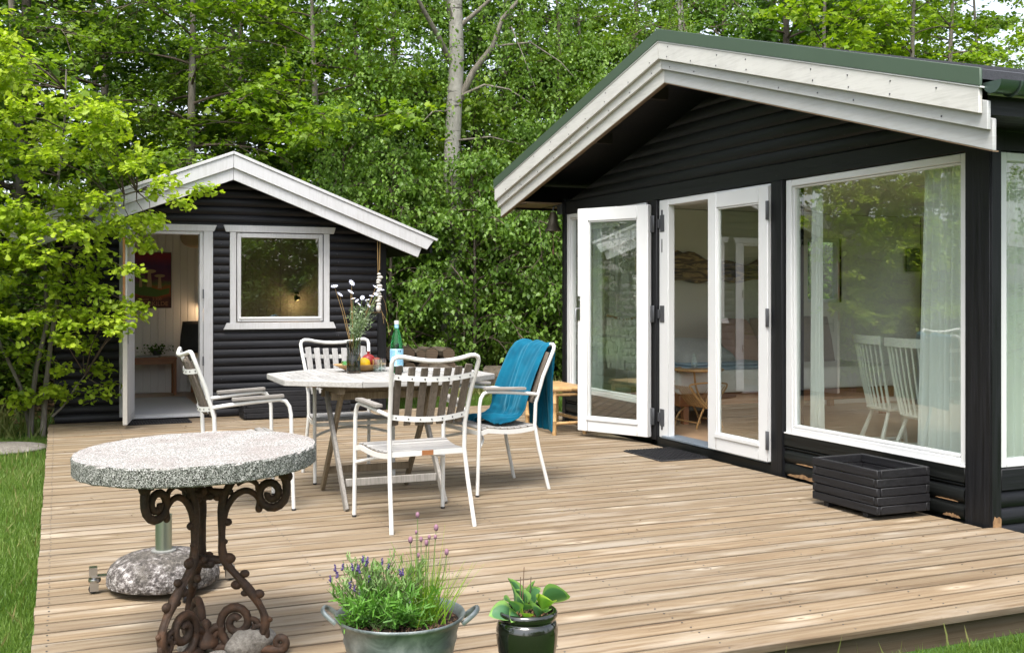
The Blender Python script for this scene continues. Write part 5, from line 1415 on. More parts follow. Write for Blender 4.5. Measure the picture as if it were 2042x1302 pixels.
for a in (200, 305, 25, 110):
    aa = radians(a) - YAW
    m = MB(); m.box(-.03,.075,-.022,.022,.075,.081); m.box(.05,.085,-.020,.020,.081,.120) if a == 200 else None
    m.lathe([(.026,0),(.028,.008),(.026,.016)], (.062,0,.052), 14); m.lathe([(.010,0),(.010,.04)], (.062,0,.036), 8)
    for s in (-1, 1): m.box(.045,.082,s*.014-.0015,s*.014+.0015,.012,.052)
    w_ = MB().lathe([(.018,-.009),(.020,-.005),(.020,.005),(.018,.009)], (0,0,0), 14).xf(Matrix.Translation((.068,0,.021)) @ Matrix.Rotation(radians(90), 4, 'X'))
    X_ = Matrix.Translation((PX, PY, 0)) @ Matrix.Rotation(aa, 4, 'Z') @ Matrix.Translation((.235,0,0))
    co_ = part('caster', m.xf(X_), M['steel'], pb, bevel=0)
    part('wheel', w_.xf(X_), M['rubber'], co_)

# ---------------------------------------------------------------- zinc tub with herbs
t = NT('old_zinc'); co = t.obj(); f = t.noise(co, 7, 6, .7, 1.5); g_ = t.vor(co, 26, 'Color')
c = t.ramp(f, [(.3, (.13,.15,.155,1)), (.5, (.24,.27,.275,1)), (.68, (.36,.385,.385,1)), (.8, (.20,.24,.21,1))])
t.bump(f, .15, .004); M['zinc'] = t.set(c, t.ramp(f, [(.3, G(.38)), (.7, G(.55))]), .75, .5)
UX, UY = 1.09, 3.578
tub = thing('zinc_tub', 'oval-handled grey zinc tub planted with lavender and chives at the bottom of the picture', 'tub', (UX, UY, 0))
prof = [(.150,0),(.158,.004),(.172,.06),(.180,.085),(.178,.095),(.190,.15),(.196,.165),(.193,.178),(.207,.222),(.212,.236),(.222,.240),(.225,.246),(.222,.252),(.213,.248),(.203,.222),(.186,.16),(.17,.02),(.001,.014)]
part('tub_body', MB().lathe(prof, (UX, UY, 0), 64, cap1=False), M['zinc'], tub, ang=60)
for s in (-1, 1):
    c0 = Vector((UX, UY, .236)) + cxv*s*.222; out = cxv*s
    side = Vector((-sin(-YAW), cos(-YAW), 0))
    pts = [c0 + side*.045 - out*.006 + Vector((0,0,-.01)), c0 + side*.043 + out*.012 + Vector((0,0,.004)), c0 + side*.036 + out*.032 + Vector((0,0,.020)), c0 + side*.018 + out*.043 + Vector((0,0,.029)),
           c0 - side*.018 + out*.043 + Vector((0,0,.029)), c0 - side*.036 + out*.032 + Vector((0,0,.020)), c0 - side*.043 + out*.012 + Vector((0,0,.004)), c0 - side*.045 - out*.006 + Vector((0,0,-.01))]
    part('handle', MB().tube(smooth_path([tuple(p) for p in pts], 4), .0068, 8, flat=1.3), M['zinc'], tub)
    part('handle_plate', MB().bar(c0 - side*.065 - out*.012 + Vector((0,0,-.035)), c0 + side*.065 - out*.012 + Vector((0,0,-.035)), .004, .045), M['zinc'], tub, bevel=.002) if False else None
M['potsoil'] = m_plain('dark_potting_soil', (.022,.014,.010), .95, 0, .6, 60, .2, 1.0, 120)
def soil_disc(cx, cy, z, r, seed):
    r_ = random.Random(seed); vs = [(cx, cy, z)]; fs = []; n = 40; m = 9
    for i in range(1, m+1):
        for k in range(n):
            a = 2*pi*k/n; rr = r*i/m
            vs.append((cx+rr*cos(a), cy+rr*sin(a), z + r_.uniform(-.007,.007)*(i < m)))
    for k in range(n): fs.append((0, 1+k, 1+(k+1) % n))
    for i in range(m-1):
        for k in range(n): fs.append((1+i*n+k, 1+(i+1)*n+k, 1+(i+1)*n+(k+1) % n, 1+i*n+(k+1) % n))
    return MB().add(vs, fs)
part('soil', soil_disc(UX, UY, .222, .202, 3), M['potsoil'], tub, ang=80)
bk = MB(); r_ = random.Random(8)
for k in range(500):
    a = r_.uniform(0, 6.28); rr = .195*sqrt(r_.random()); x, y = UX+rr*cos(a), UY+rr*sin(a)
    q = Vector((r_.uniform(-1,1), r_.uniform(-1,1), r_.uniform(-.2,.6))).normalized()*r_.uniform(.004,.013)
    bk.bar((x,y,.226), (x+q.x, y+q.y, .228+q.z), .003, .003)
part('bark_chip', bk, m_plain('brown_bark_chip', (.10,.055,.03), .9, 0, .6, 40), tub, kind='stuff')
M['herb'] = m_leaf('lavender_leaf', lf((.07,.15,.04), (.12,.22,.06), (.19,.30,.10), (.30,.38,.22)), .3, .55)
M['herb_bright'] = m_leaf('tarragon_leaf', lf((.06,.17,.03), (.11,.26,.04), (.17,.34,.06)), .35, .45)
M['chive'] = m_leaf('chive_leaf', lf((.07,.17,.015), (.13,.27,.02), (.22,.36,.03), (.36,.42,.05)), .35, .4)
M['violet'] = m_plain('violet_bud', (.07,.045,.14), .8, 0, .4, 60)
M['mauve'] = m_plain('mauve_chive_bud', (.22,.11,.16), .7, 0, .3, 60)
right, fwd = cxv, Vector((sin(YAW), cos(YAW), 0))
def tp(u, w_, z): p = Vector((UX, UY, z)) + right*u + fwd*w_; return p
# lavender: woody base, leafy stems, violet heads
lav = thing('lavender_plant', 'lavender with small violet buds in the left half of the zinc tub', 'plant', tuple(tp(-.08,0,.23)))
rl = random.Random(12); ls = MB(); tw = []
tips = []
for k in range(85):
    b = tp(-.08 + rl.uniform(-.05,.05), rl.uniform(-.06,.09), .222)
    u = rl.uniform(-.24,.10); hh = rl.uniform(.10,.20)*(1.0 - .5*abs(u+.06)); 
    t_ = tp(-.08 + (u+.08)*.95, rl.uniform(-.12,.14), .235 + hh)
    mid = b.lerp(t_, .5) + Vector((0,0,-.015)) + right*(u+.05)*.1
    ls.tube([b, mid, t_], [.0022,.0015,.001], 4); tw += [(tuple(b.lerp(mid,.6)), tuple(mid)), (tuple(mid), tuple(t_))]
    tips.append(t_)
part('stem', ls, M['twig'], lav, kind='stuff')
p_, d_, n_, s_, t__ = clothe(np.array(tw), 16, .026, jitter=.004, flat=.0, seed=2, droop=-.9)
part('foliage', leaf_cloud('foliage', 'needle', p_, d_, n_, s_*1.1, t__, M['herb']), None, lav, kind='stuff')
bd = MB(); st = MB(); r_ = random.Random(6)
for u, z in ((-.235,.405),(-.225,.385),(-.205,.412),(-.165,.418),(-.150,.408),(-.142,.408),(-.132,.436),(-.118,.427),(-.112,.44),(-.10,.385),(-.062,.43),(-.175,.355),(-.04,.405),(.01,.405),(.02,.41),(-.16,.34),(-.25,.37),(-.135,.335)):
    h = tp(u*.95-.005, r_.uniform(-.06,.03), z-.012); base = tp(u*.5-.04, 0, .26)
    st.tube([base, base.lerp(h,.6)+Vector((0,0,.008)), h], [.0014,.0012,.001], 4)
    for q in range(7):
        bd.ball((h.x + r_.uniform(-.003,.003), h.y + r_.uniform(-.003,.003), h.z + q*.0033), .0046*(1-.06*q), 6, 4)
part('flower_stem', st, M['stemgreen'], lav, kind='stuff'); part('flower_bud', bd, M['violet'], lav, kind='stuff')
# tarragon-like green mound in front
tar = thing('herb_plant', 'low bright green narrow-leaved herb between the lavender and the chives in the zinc tub', 'plant', tuple(tp(-.05,-.09,.23)))
tw = []; ls = MB()
for k in range(60):
    b = tp(-.055 + rl.uniform(-.04,.04), -.085 + rl.uniform(-.03,.04), .222); a = rl.uniform(0, 6.28); L = rl.uniform(.06,.15)
    t_ = b + right*cos(a)*L*1.1 + fwd*sin(a)*L*.7 + Vector((0,0,rl.uniform(.02,.13)))
    ls.tube([b, b.lerp(t_,.5)+Vector((0,0,.02)), t_], [.0016,.0014,.001], 3); tw.append((tuple(b.lerp(t_,.3)), tuple(t_)))
part('stem', ls, M['stemgreen'], tar, kind='stuff')
p_, d_, n_, s_, t__ = clothe(np.array(tw), 22, .036, jitter=.006, flat=.0, seed=4, droop=-.35)
part('foliage', leaf_cloud('foliage', 'needle', p_, d_, n_, s_, t__, M['herb_bright']), None, tar, kind='stuff')
# chives
chv = thing('chive_plant', 'tall grassy chives with mauve buds in the right half of the zinc tub', 'plant', tuple(tp(.08,0,.23)))
g = np.random.default_rng(8); V = []; F = []; T = []
rc = random.Random(9)
def blade(b, tip, w_, bend):
    n0 = len(V); side = (tip-b).cross(Vector((rc.uniform(-1,1), rc.uniform(-1,1), .1))).normalized()*w_
    for i in range(6):
        t = i/5; p = b.lerp(tip, t) + bend*sin(pi*t)*.5 ; ww = side*(1-.8*t)
        V.append(tuple(p-ww)); V.append(tuple(p+ww))
    for i in range(5): F.append((n0+i*2, n0+i*2+1, n0+i*2+3, n0+i*2+2))
    T.extend([rc.random()]*12)
for k in range(260):
    b = tp(.085 + rc.gauss(0,.030), rc.gauss(0,.035), .222)
    L = rc.uniform(.10,.25); du = rc.gauss(0,.055); dw = rc.gauss(0,.045)
    blade(b, b + right*du + fwd*dw + Vector((0,0,L)), .0017, right*rc.uniform(-.015,.015))
for (u0, u1, z) in ((.07,-.03,.50),(.09,.155,.56),(.10,.215,.415),(.11,.19,.45),(.05,-.03,.455),(.06,.0,.43),(.12,.20,.36)):
    blade(tp(u0,0,.23), tp(u1,-.02,z), .002, right*rc.uniform(-.02,.02))
me = bpy.data.meshes.new('foliage'); me.from_pydata(V, [], F); a_ = me.attributes.new('tone', 'FLOAT', 'POINT'); a_.data.foreach_set('value', np.array(T, dtype=np.float32)); me.materials.append(M['chive'])
part('foliage', me, None, chv, kind='stuff')
for u, z, r0 in ((.058,.578,.0075),(.056,.528,.005),(.033,.490,.0085),(.072,.500,.0065),(.100,.508,.006),(.090,.485,.0075),(.122,.532,.0085),(.121,.508,.006),(.160,.455,.008),(.062,.445,.006)):
    h = tp(u, rc.uniform(-.02,.02), z); b = tp(.07+(u-.07)*.6, 0, .23)
    so = part('flower_stem', MB().tube([b, b.lerp(h,.5), h], [.0018,.0016,.0013], 5), M['stemgreen'], chv)
    part('flower_bud', MB().ball(tuple(h+Vector((0,0,r0))), r0, 8, 6, (1,1,1.45)), M['mauve'], so, ang=180)

# ---------------------------------------------------------------- black glazed pot with hosta
QX, QY = Vector((0,0,0)), 0
qc = fwd*3.72 + right*((1051-1021)/2150*3.72)
t = NT('black_glaze'); co = t.obj(); f = t.noise(co, 6, 4); M['glaze'] = t.set(t.ramp(f, [(.3, (.004,.005,.003,1)), (.7, (.010,.012,.007,1))]), .06, 0, .7); t.p.inputs['Coat Weight'].default_value = .6
pot = thing('glazed_pot', 'shiny black-green glazed round pot holding a hosta at the bottom of the picture', 'pot', (qc.x, qc.y, 0))
prof = [(.055,0),(.065,.002),(.082,.05),(.098,.11),(.106,.165),(.107,.20),(.101,.222),(.096,.228),(.096,.234),(.103,.240),(.106,.250),(.103,.260),(.096,.264),(.089,.260),(.088,.24),(.09,.20),(.001,.19)]
pr2 = smooth_path(prof[:16], 3) + [prof[16]]
part('pot_body', MB().lathe([(max(.001,a), b) for a, b in pr2], (qc.x, qc.y, 0), 48, cap1=False), M['glaze'], pot, ang=60)
part('soil', soil_disc(qc.x, qc.y, .236, .0865, 5), M['potsoil'], pot, ang=80)
bk = MB(); r_ = random.Random(3)
for k in range(140):
    a = r_.uniform(0, 6.28); rr = .08*sqrt(r_.random()); x, y = qc.x+rr*cos(a), qc.y+rr*sin(a)
    q = Vector((r_.uniform(-1,1), r_.uniform(-1,1), r_.uniform(-.2,.8))).normalized()*r_.uniform(.004,.014)
    bk.bar((x,y,.238), (x+q.x, y+q.y, .240+q.z), .004, .004)
part('bark_chip', bk, m_plain('tan_bark_chip', (.24,.14,.07), .9, 0, .6, 40), pot, kind='stuff')
def m_hosta(name, centre, edge):
    t = NT(name); at = t.n('ShaderNodeAttribute'); at.attribute_name = 'tone'
    e = t.ramp(at.outputs['Fac'], [(.62, (*centre, 1)), (.78, (*edge, 1))])
    co = t.obj(); f = t.noise(co, 30, 4); c = t.mix(t.math('MULTIPLY', f, .35), e, (edge[0]*.8, edge[1]*.9, edge[2], 1))
    t.set(c, .38, 0, .4); tl = t.n('ShaderNodeBsdfTranslucent'); t.l(t.mix(1, c, (1.2,1.3,.5,1), 'MULTIPLY'), tl.inputs[0])
    mx = t.n('ShaderNodeMixShader'); mx.inputs[0].default_value = .3; t.l(t.p.outputs[0], mx.inputs[1]); t.l(tl.outputs[0], mx.inputs[2]); t.l(mx.outputs[0], t.out.inputs[0])
    return t.m
M['hosta'] = m_hosta('hosta_leaf', (.06,.165,.085), (.20,.36,.09)); M['hosta_y'] = m_hosta('bright_hosta_leaf', (.16,.34,.04), (.34,.50,.06))
hos = thing('hosta_plant', 'broad-leaved hosta with pale leaf edges growing in the black glazed pot', 'plant', (qc.x, qc.y, .24))
def hosta_leaf(base, tip, w_, cup, droop, mat, roll=0):
    base = Vector(base); tip = Vector(tip); d = tip-base; L = d.length; dn = d.normalized()
    side = dn.cross(Vector((0,0,1))); side = side.normalized() if side.length > .05 else right.copy()
    up = side.cross(dn).normalized()
    side, up = side*cos(roll) + up*sin(roll), up*cos(roll) - side*sin(roll)
    nu, nv = 12, 9; vs = []; tn = []
    for i in range(nu+1):
        t = i/nu
        wd = (0.10*w_ + w_*1.5*(max(0, sin(pi*((t-.2)/.8)**.8))**.75 if t > .2 else 0)) * (1 if t < .999 else .02)
        for j in range(nv):
            s = (j/(nv-1))*2-1
            c = base + d*t + up*(sin(pi*t)*.10*L) - Vector((0,0,droop*t*t*L*.6)) + side*(s*wd) + up*(cup*wd*(s*s) + .02*wd*cos(s*14))
            vs.append(tuple(c)); tn.append(max(abs(s)*.95, 0) if t < .9 else 1)
    fs = [(i*nv+j, i*nv+j+1, (i+1)*nv+j+1, (i+1)*nv+j) for i in range(nu) for j in range(nv-1)]
    me = bpy.data.meshes.new('leaf'); me.from_pydata(vs, [], fs); a_ = me.attributes.new('tone', 'FLOAT', 'POINT'); a_.data.foreach_set('value', np.array(tn, dtype=np.float32))
    me.materials.append(mat); me.polygons.foreach_set('use_smooth', [True]*len(me.polygons))
    part('leaf', me, None, hos)
def qp(u, w_, z): return qc + right*u + fwd*w_ + Vector((0,0,z))
HL = [((-.03,-.02,.24),(-.132,-.05,.262),.030,.35,.10,.5), ((-.035,-.03,.25),(-.080,-.08,.318),.026,.5,.0,.2), ((-.03,.03,.25),(-.068,.05,.355),.026,.5,-.05,-.9), ((-.01,.01,.25),(-.045,.03,.330),.032,.5,.1,-.8),
      ((.0,.02,.25),(.005,.05,.318),.030,.5,.2,1.0), ((-.012,-.04,.238),(-.024,-.085,.275),.017,.9,.0,.6), ((.02,-.01,.245),(.060,-.075,.292),.026,.5,.35,.5), ((.03,-.04,.24),(.050,-.088,.292),.020,.8,.1,.4),
      ((.03,.02,.25),(.048,.0,.345),.036,.4,.15,-1.1), ((.035,.03,.275),(.150,.01,.312),.034,.25,.10,.9), ((.045,.0,.25),(.085,-.045,.315),.024,.7,.2,.6), ((.02,.04,.25),(.03,.05,.350),.020,.6,0,.8), ((-.05,.03,.25),(-.058,.04,.345),.020,.6,0,-.7), ((-.03,.0,.25),(-.01,-.055,.315),.028,.6,.3,.8),
      ((-.02,-.03,.24),(-.055,-.10,.262),.022,.5,.3,.3)]
for i, (b, t_, w_, cp, dr__, ro_) in enumerate(HL):
    hosta_leaf(qp(*b), qp(*t_), w_, cp, dr__, M['hosta_y'] if i in (5, 10) else M['hosta'], ro_)
for (u, z0, u1, z1) in ((-.025,.25,-.022,.375),(-.018,.25,-.010,.408),(.005,.25,.014,.375)):
    part('old_stalk', MB().tube([qp(u,0,z0), qp(u1,0,z1)], [.0022,.0014], 5), m_plain('brown_dry_stalk', (.12,.07,.045), .8) if u != .005 else M['twig'], hos)

# ---------------------------------------------------------------- planter boxes, mats, bench, bell, string
def plank_box(t, x0, x1, y0, y1, z0, rows, h, mat, thick=.028):
    for k in range(rows):
        z = z0 + k*h; o = .0012*((k*7) % 3)
        for (a, b, c, d, flip) in ((x0, x0+thick, y0, y1, 1), (x1-thick, x1, y0, y1, 1), (x0, x1, y0, y0+thick, 0), (x0, x1, y1-thick, y1, 0)):
            lap = (k % 2 == 0)
            if flip: yy0, yy1 = (c, d) if lap else (c+thick+.001, d-thick-.001); q = (a-o, b-o, yy0, yy1)
            else: xx0, xx1 = (a+thick+.001, b-thick-.001) if lap else (a, b); q = (xx0, xx1, c-o, d-o)
            part('plank', MB().box(*q, z+.002, z+h-.002), mat, t, bevel=.004)
    for x in (x0+.06, x1-.06):
        pass
    part('soil', MB().box(x0+thick+.002, x1-thick-.002, y0+thick+.002, y1-thick-.002, z0+.02, z0+rows*h-.09), M['potsoil'], t, smooth=False)
PLX0, PLX1, PLY0, PLY1 = 4.487, 4.895, 5.06, 5.66
pl = thing('planter_box', 'empty black wooden planter box of stacked planks on the terrace below the big window', 'planter', (4.69, 5.36, 0))
plank_box(pl, PLX0, PLX1, PLY0, PLY1, .032, 5, .054, M['planter'])
for y in (PLY0+.10, PLY1-.14):
    part('foot', MB().box(PLX0+.015, PLX1-.015, y, y+.045, .001, .030), M['planter'], pl, bevel=.003)
pl = thing('planter_box', 'long low black wooden planter box against the shed wall below its window', 'planter', (2.4, 11.95, 0))
plank_box(pl, 1.83, 3.0, 11.72, 12.08, .012, 5, .058, M['planter'])
def mat_thing(x0, x1, y0, y1, label, skew=0):
    m = MB(); m.box(x0, x1, y0, y1, .001, .010)
    t = thing('doormat', label, 'doormat', ((x0+x1)/2, (y0+y1)/2, 0))
    part('mat_base', m, M['rubber'], t, bevel=.003)
    r = MB(); nx_, ny_ = int((x1-x0)/.028), int((y1-y0)/.028)
    for i in range(nx_):
        for j in range(ny_):
            a, b = x0+.012+i*.028, y0+.012+j*.028
            if (i+j) % 2: r.box(a, a+.020, b+.006, b+.014, .010, .016)
            else: r.box(a+.006, a+.014, b, b+.020, .010, .016)
    part('tread', r, M['rubber'], t, kind='stuff', smooth=False)
mat_thing(.66, 1.30, 11.72, 12.08, 'black rubber doormat in front of the open shed door')
mat_thing(4.47, 4.92, 7.52, 8.15, 'black rubber doormat in front of the open glazed doors of the house')
# bamboo bench
t = NT('bamboo_cane'); co = t.obj(7); f = t.noise(co, 18, 5, .6); M['bamboo'] = t.set(t.ramp(f, [(.3, (.30,.17,.065,1)), (.7, (.52,.34,.16,1))]), .35, 0, .5)
bb = thing('bamboo_bench', 'low bamboo bench behind the open glass door, partly hidden by the teal blanket', 'bench', (4.55, 9.6, 0))
bx0, bx1, by0, by1 = 4.375, 4.70, 9.34, 9.98
# world corner points of the four legs
for x, y in ((bx0,by0),(bx1,by0),(bx0,by1),(bx1,by1)):
    m = MB().lathe([(.021,0),(.021,.13),(.0235,.135),(.021,.14),(.021,.30),(.0235,.305),(.021,.31),(.021,.43)], (x, y, 0), 12); part('leg', m, M['bamboo'], bb)
def cane(a, b, r=.016, nm='rail'):
    a = Vector(a); b = Vector(b); L = (b-a).length; pts = []; rs = []
    k = max(2, int(L/.14))
    for i in range(k+1):
        for dt, q in ((-.01,1),(0,1.18),(.01,1)):
            t_ = min(1, max(0, i/k + dt/L)); pts.append(a.lerp(b, t_)); rs.append(r*q)
    part(nm, MB().tube(pts, rs, 10), M['bamboo'], bb)
for z in (.11, .385):
    cane((bx0,by0,z),(bx1,by0,z)); cane((bx0,by1,z),(bx1,by1,z)); cane((bx0,by0,z+.02),(bx0,by1,z+.02)); cane((bx1,by0,z+.02),(bx1,by1,z+.02))
cane((bx0-.03,by0-.01,.435),(bx1+.03,by0-.01,.435), .024); cane((bx0-.03,by1+.01,.435),(bx1+.03,by1+.01,.435), .024)
for k in range(14):
    y = by0+.03 + k*(by1-by0-.06)/13; part('bench_slat', MB().box(bx0-.03, bx1+.03, y-.020, y+.020, .448, .458), M['bamboo'], bb, bevel=.003)
# bell at the corner of the house
be = thing('hanging_bell', 'dark bronze bell hanging from a bracket at the far corner of the summer house', 'bell', (4.88, 10.46, 2.2))
M['bronze'] = m_plain('dark_bronze', (.10,.085,.06), .45, .7, .3, 12)
part('bell_body', MB().lathe([(.001,.21),(.030,.205),(.042,.17),(.050,.11),(.066,.05),(.092,.012),(.096,0),(.088,.0),(.06,.05),(.04,.12),(.001,.19)], (4.885, 10.46, 2.02), 24, cap0=False, cap1=False), M['bronze'], be, ang=50)
part('bracket', MB().tube(smooth_path([(5.0,10.46,2.27),(4.96,10.46,2.285),(4.92,10.46,2.29),(4.89,10.46,2.275),(4.885,10.46,2.235)]), .009, 8).box(4.95,4.965,10.40,10.50,2.20,2.31), M['galv'], be)
part('clapper', MB().tube([(4.885,10.46,2.15),(4.885,10.46,2.0)], .004, 6).ball((4.885,10.46,2.0), .014, 8, 6), M['bronze'], be)
part('pull_cord', MB().tube([(4.885,10.46,1.985),(4.887,10.46,1.84)], .004, 6).ball((4.887,10.46,1.80), .018, 8, 6, (.7,.7,2.0)), m_plain('brown_cord', (.14,.08,.05), .9), be)
# string of holed stones on the shed
ss = thing('stone_garland', 'string of small pale holed stones hanging from the shed eave at its right corner', 'garland', (3.37, 11.87, 1.4))
part('cord', MB().tube([(3.345,11.87,1.98),(3.352,11.87,1.58),(3.36,11.87,1.2)], .004, 5).tube([(3.375,11.87,1.98),(3.37,11.87,1.62)], .004, 5), M['stemtan'], ss)
r_ = random.Random(21); z = 1.60
M['beach'] = m_plain('pale_beach_stone', (.48,.46,.43), .8, 0, .3, 30, .3, .6, 90)
for k in range(12):
    h = r_.uniform(.014,.024); z -= h*1.7
    o = MB().ball((0,0,0), 1, 10, 7); x_ = 3.362 + .012*sin(k*1.7)
    vs = [(x_ + p[0]*r_.uniform(.98,1.02)*(.024+.012*((k*5) % 3)/2), 11.865 + p[1]*.022, z + p[2]*h) for p in o.v]
    part('stone', MB().add(vs, o.f), M['beach'], ss, ang=60)
part('stone', MB().ball((3.355,11.865,z-.045), .03, 10, 8, (1,1,1.4)), M['beach'], ss)
# round stone slab in the lawn, left edge
stone('round_slab', -.52, 11.15, -.098, .44, .36, .05, 31, M['granite'], 'flat round pale stone slab lying in the grass at the left edge of the terrace', 'stone slab', n=36, rough=.02)
# firewood and log pieces at the wood edge
M['logbark'] = m_bark('log_bark', (.03,.024,.018), (.11,.09,.065), 10)
t = NT('sawn_log_end'); co = t.obj(3); wv = t.n('ShaderNodeTexWave'); wv.wave_type = 'RINGS'; wv.inputs['Scale'].default_value = 14; wv.inputs['Distortion'].default_value = 2; t.l(co, wv.inputs[0])
M['logend'] = t.set(t.ramp(wv.outputs['Fac'], [(0, (.06,.04,.026,1)), (1, (.15,.105,.065,1))]), .85)
rl = random.Random(77)
def log(x, y, z, r, L, rot, label, grp, tilt=0):
    t = thing('log', label, 'log', (0,0,0), grp)
    n = 16; vs = []; sq = [1 + rl.uniform(-.12,.12) for _ in range(n)]
    for yy in (-L/2, L/2):
        for k in range(n): a = 2*pi*k/n; vs.append((r*sq[k]*cos(a), yy, r*sq[k]*sin(a)))
    part('bark', MB().add(vs, [(k, (k+1) % n, n+(k+1) % n, n+k) for k in range(n)]), M['logbark'], t)
    for s in (-1, 1):
        part('end_grain', MB().add([(p[0]*.94, s*(L/2+.001), p[2]*.94) for p in vs[:n]] + [(p[0]*.94, s*(L/2-.02), p[2]*.94) for p in vs[:n]], [tuple(range(n)), tuple(range(2*n-1, n-1, -1))] + [(k, (k+1) % n, n+(k+1) % n, n+k) for k in range(n)]), M['logend'], t)
    t.location = (x, y, z); t.rotation_euler = (radians(tilt), 0, radians(rot))
GL = 'log pieces lying at the wood edge'
log(5.78, 14.3, .10, .22, .34, 62, 'large round log section with cracked bark on the grass right of the woodpile', GL)
log(6.15, 14.45, .07, .20, .30, -35, 'squat log section leaning beside the largest one at the edge of the grass', GL, 12)
log(4.95, 14.5, .16, .20, .5, 20, 'thick rough stump piece lying on top of the woodpile', GL, 8)
GS = 'split logs stacked at the wood edge'
wx = 3.75
for lay in range(4):
    x = 3.7 + .1*(lay % 2)
    while x < 5.5 - lay*.12:
        r_ = rl.uniform(.075,.12)
        log(x + r_, 14.75 + rl.uniform(-.05,.05), -.06 + lay*.185, r_, .45, rl.uniform(-8,8), 'split log in the old woodpile between the shed and the house', GS)
        x += 2*r_ + .005
for k, (x, y, s_) in enumerate(((4.3,14.35,.13),(4.62,14.3,.16),(5.25,14.35,.14),(6.55,14.5,.13),(6.9,14.6,.15),(7.1,14.3,.10))):
    stone('field_stone', x, y, -.06, s_*1.2, s_, s_*.7, 50+k, M['granite'], 'mossy grey stone in the grass by the woodpile', 'stone', 'stones lying by the woodpile')
# ---------------------------------------------------------------- things inside the house
M['linen'] = m_plain('white_bed_linen', (.80,.76,.72), .9, 0, .06, 6, .2, .3, 25)
M['greyknit'] = m_plain('grey_knit', (.42,.42,.41), .95, 0, .3, 60, .1, .8, 90)
M['blueblanket'] = m_plain('blue_grey_blanket', (.27,.35,.42), .95, 0, .2, 20, .1, .4, 60)
M['pinkcloth'] = m_plain('dusty_pink_cloth', (.50,.33,.29), .9, 0, .1, 10, .1, .4, 60)
M['rattan'] = m_plain('honey_rattan', (.42,.24,.09), .4, 0, .25, 16)
bed = thing('daybed', 'wooden daybed with white cover along the back wall inside the house', 'bed', (7.0, 9.7, .06))
FZ = .056
part('bed_frame', MB().box(5.65, 8.35, 9.15, 10.15, FZ+.18, FZ+.30), M['pine_red'], bed, bevel=.01)
for x in (5.75, 8.25):
    for y in (9.22, 10.08): part('leg', MB().box(x-.03, x+.03, y-.03, y+.03, FZ, FZ+.18), M['pine_red'], bed)
def cushion(sx, sy, sz, n=12, pinch=.25, seed=0):
    r_ = random.Random(seed); vs = []; fs = []
    for s in (1, -1):
        for i in range(n+1):
            for j in range(n+1):
                u, v_ = i/n*2-1, j/n*2-1
                h = (max(0,(1-u**4))*max(0,(1-v_**4)))**.45
                k = 1 - pinch*.12*(abs(u*v_))
                vs.append((u*sx*k, v_*sy*k, s*sz*h*(1+.08*sin(u*5+seed)*cos(v_*4)) ))
    m = n+1
    for s, o in ((0, 0), (1, m*m)):
        for i in range(n):
            for j in range(n): fs.append((o+i*m+j, o+i*m+j+1, o+(i+1)*m+j+1, o+(i+1)*m+j))
    b = MB().add(vs, fs)
    return b
def weld(o):
    md = o.modifiers.new('weld', 'WELD'); md.merge_threshold = .002
part('mattress', MB().box(5.62, 8.38, 9.10, 10.17, FZ+.305, FZ+.53), M['linen'], bed, bevel=.05, seg=3, ang=180)
def pillow(x, y, z, sx, sy, sz, rot, mat, label, grp='cushions on the daybed', name='cushion', cat='cushion'):
    b = cushion(sx, sy, sz, seed=x).xf(Matrix.Translation((x, y, z)) @ Euler([radians(a) for a in rot]).to_matrix().to_4x4())
    o = solo(name, b, mat, label, cat, grp, ang=180); weld(o); return o
pillow(6.75, 9.75, FZ+.78, .30, .28, .09, (62, 0, 20), M['pinkcloth'], 'dusty pink cushion leaning on the grey pillows, seen through the open door')
pillow(6.15, 9.62, FZ+.66, .36, .30, .12, (20, 0, 0), M['greyknit'], 'grey ribbed pillow at the near end of the daybed')
pillow(7.35, 9.95, FZ+.78, .28, .26, .08, (75, 0, 0), m_plain('pale_pink_cloth', (.40,.30,.26), .9), 'pale pink cushion on the daybed behind the closed door leaf')
pillow(7.85, 9.98, FZ+.78, .34, .27, .09, (75, 0, 0), m_plain('dotted_brown_cloth', (.25,.20,.16), .9, 0, .5, 90), 'brown dotted cushion against the wall on the daybed')
solo('folded_blanket', MB().box(5.72, 6.75, 9.12, 9.6, FZ+.532, FZ+.57).box(5.76, 6.72, 9.13, 9.58, FZ+.571, FZ+.60), M['blueblanket'], 'folded blue-grey blanket on the daybed under the grey pillow', 'blanket', bevel=.012)
# live edge plank on the wall
n = 26; pl = []
for i in range(n+1):
    u = i/n; pl.append((6.05 + 1.85*u, 1.80 + .05*sin(u*9) - .10*(u > .12)*.6 - .03*sin(u*23)))
lo = [(6.05 + 1.85*(1-i/n), 1.50 + .02*sin(i*.9) - .02*(i/n)) for i in range(n+1)]
t = NT('live_edge_burl'); co = t.obj(0, (1.2,1,6)); f = t.noise(co, 2.0, 6, .6, 2.5)
M['burl'] = t.set(t.ramp(f, [(.35, (.025,.014,.008,1)), (.5, (.10,.05,.02,1)), (.6, (.34,.22,.08,1)), (.72, (.12,.06,.025,1))]), .3)
solo('wall_plank', MB().prism(pl + lo, 'xz', 10.19, 10.225), M['burl'], 'dark live-edge wooden plank mounted on the wall above the daybed', 'wall decoration')
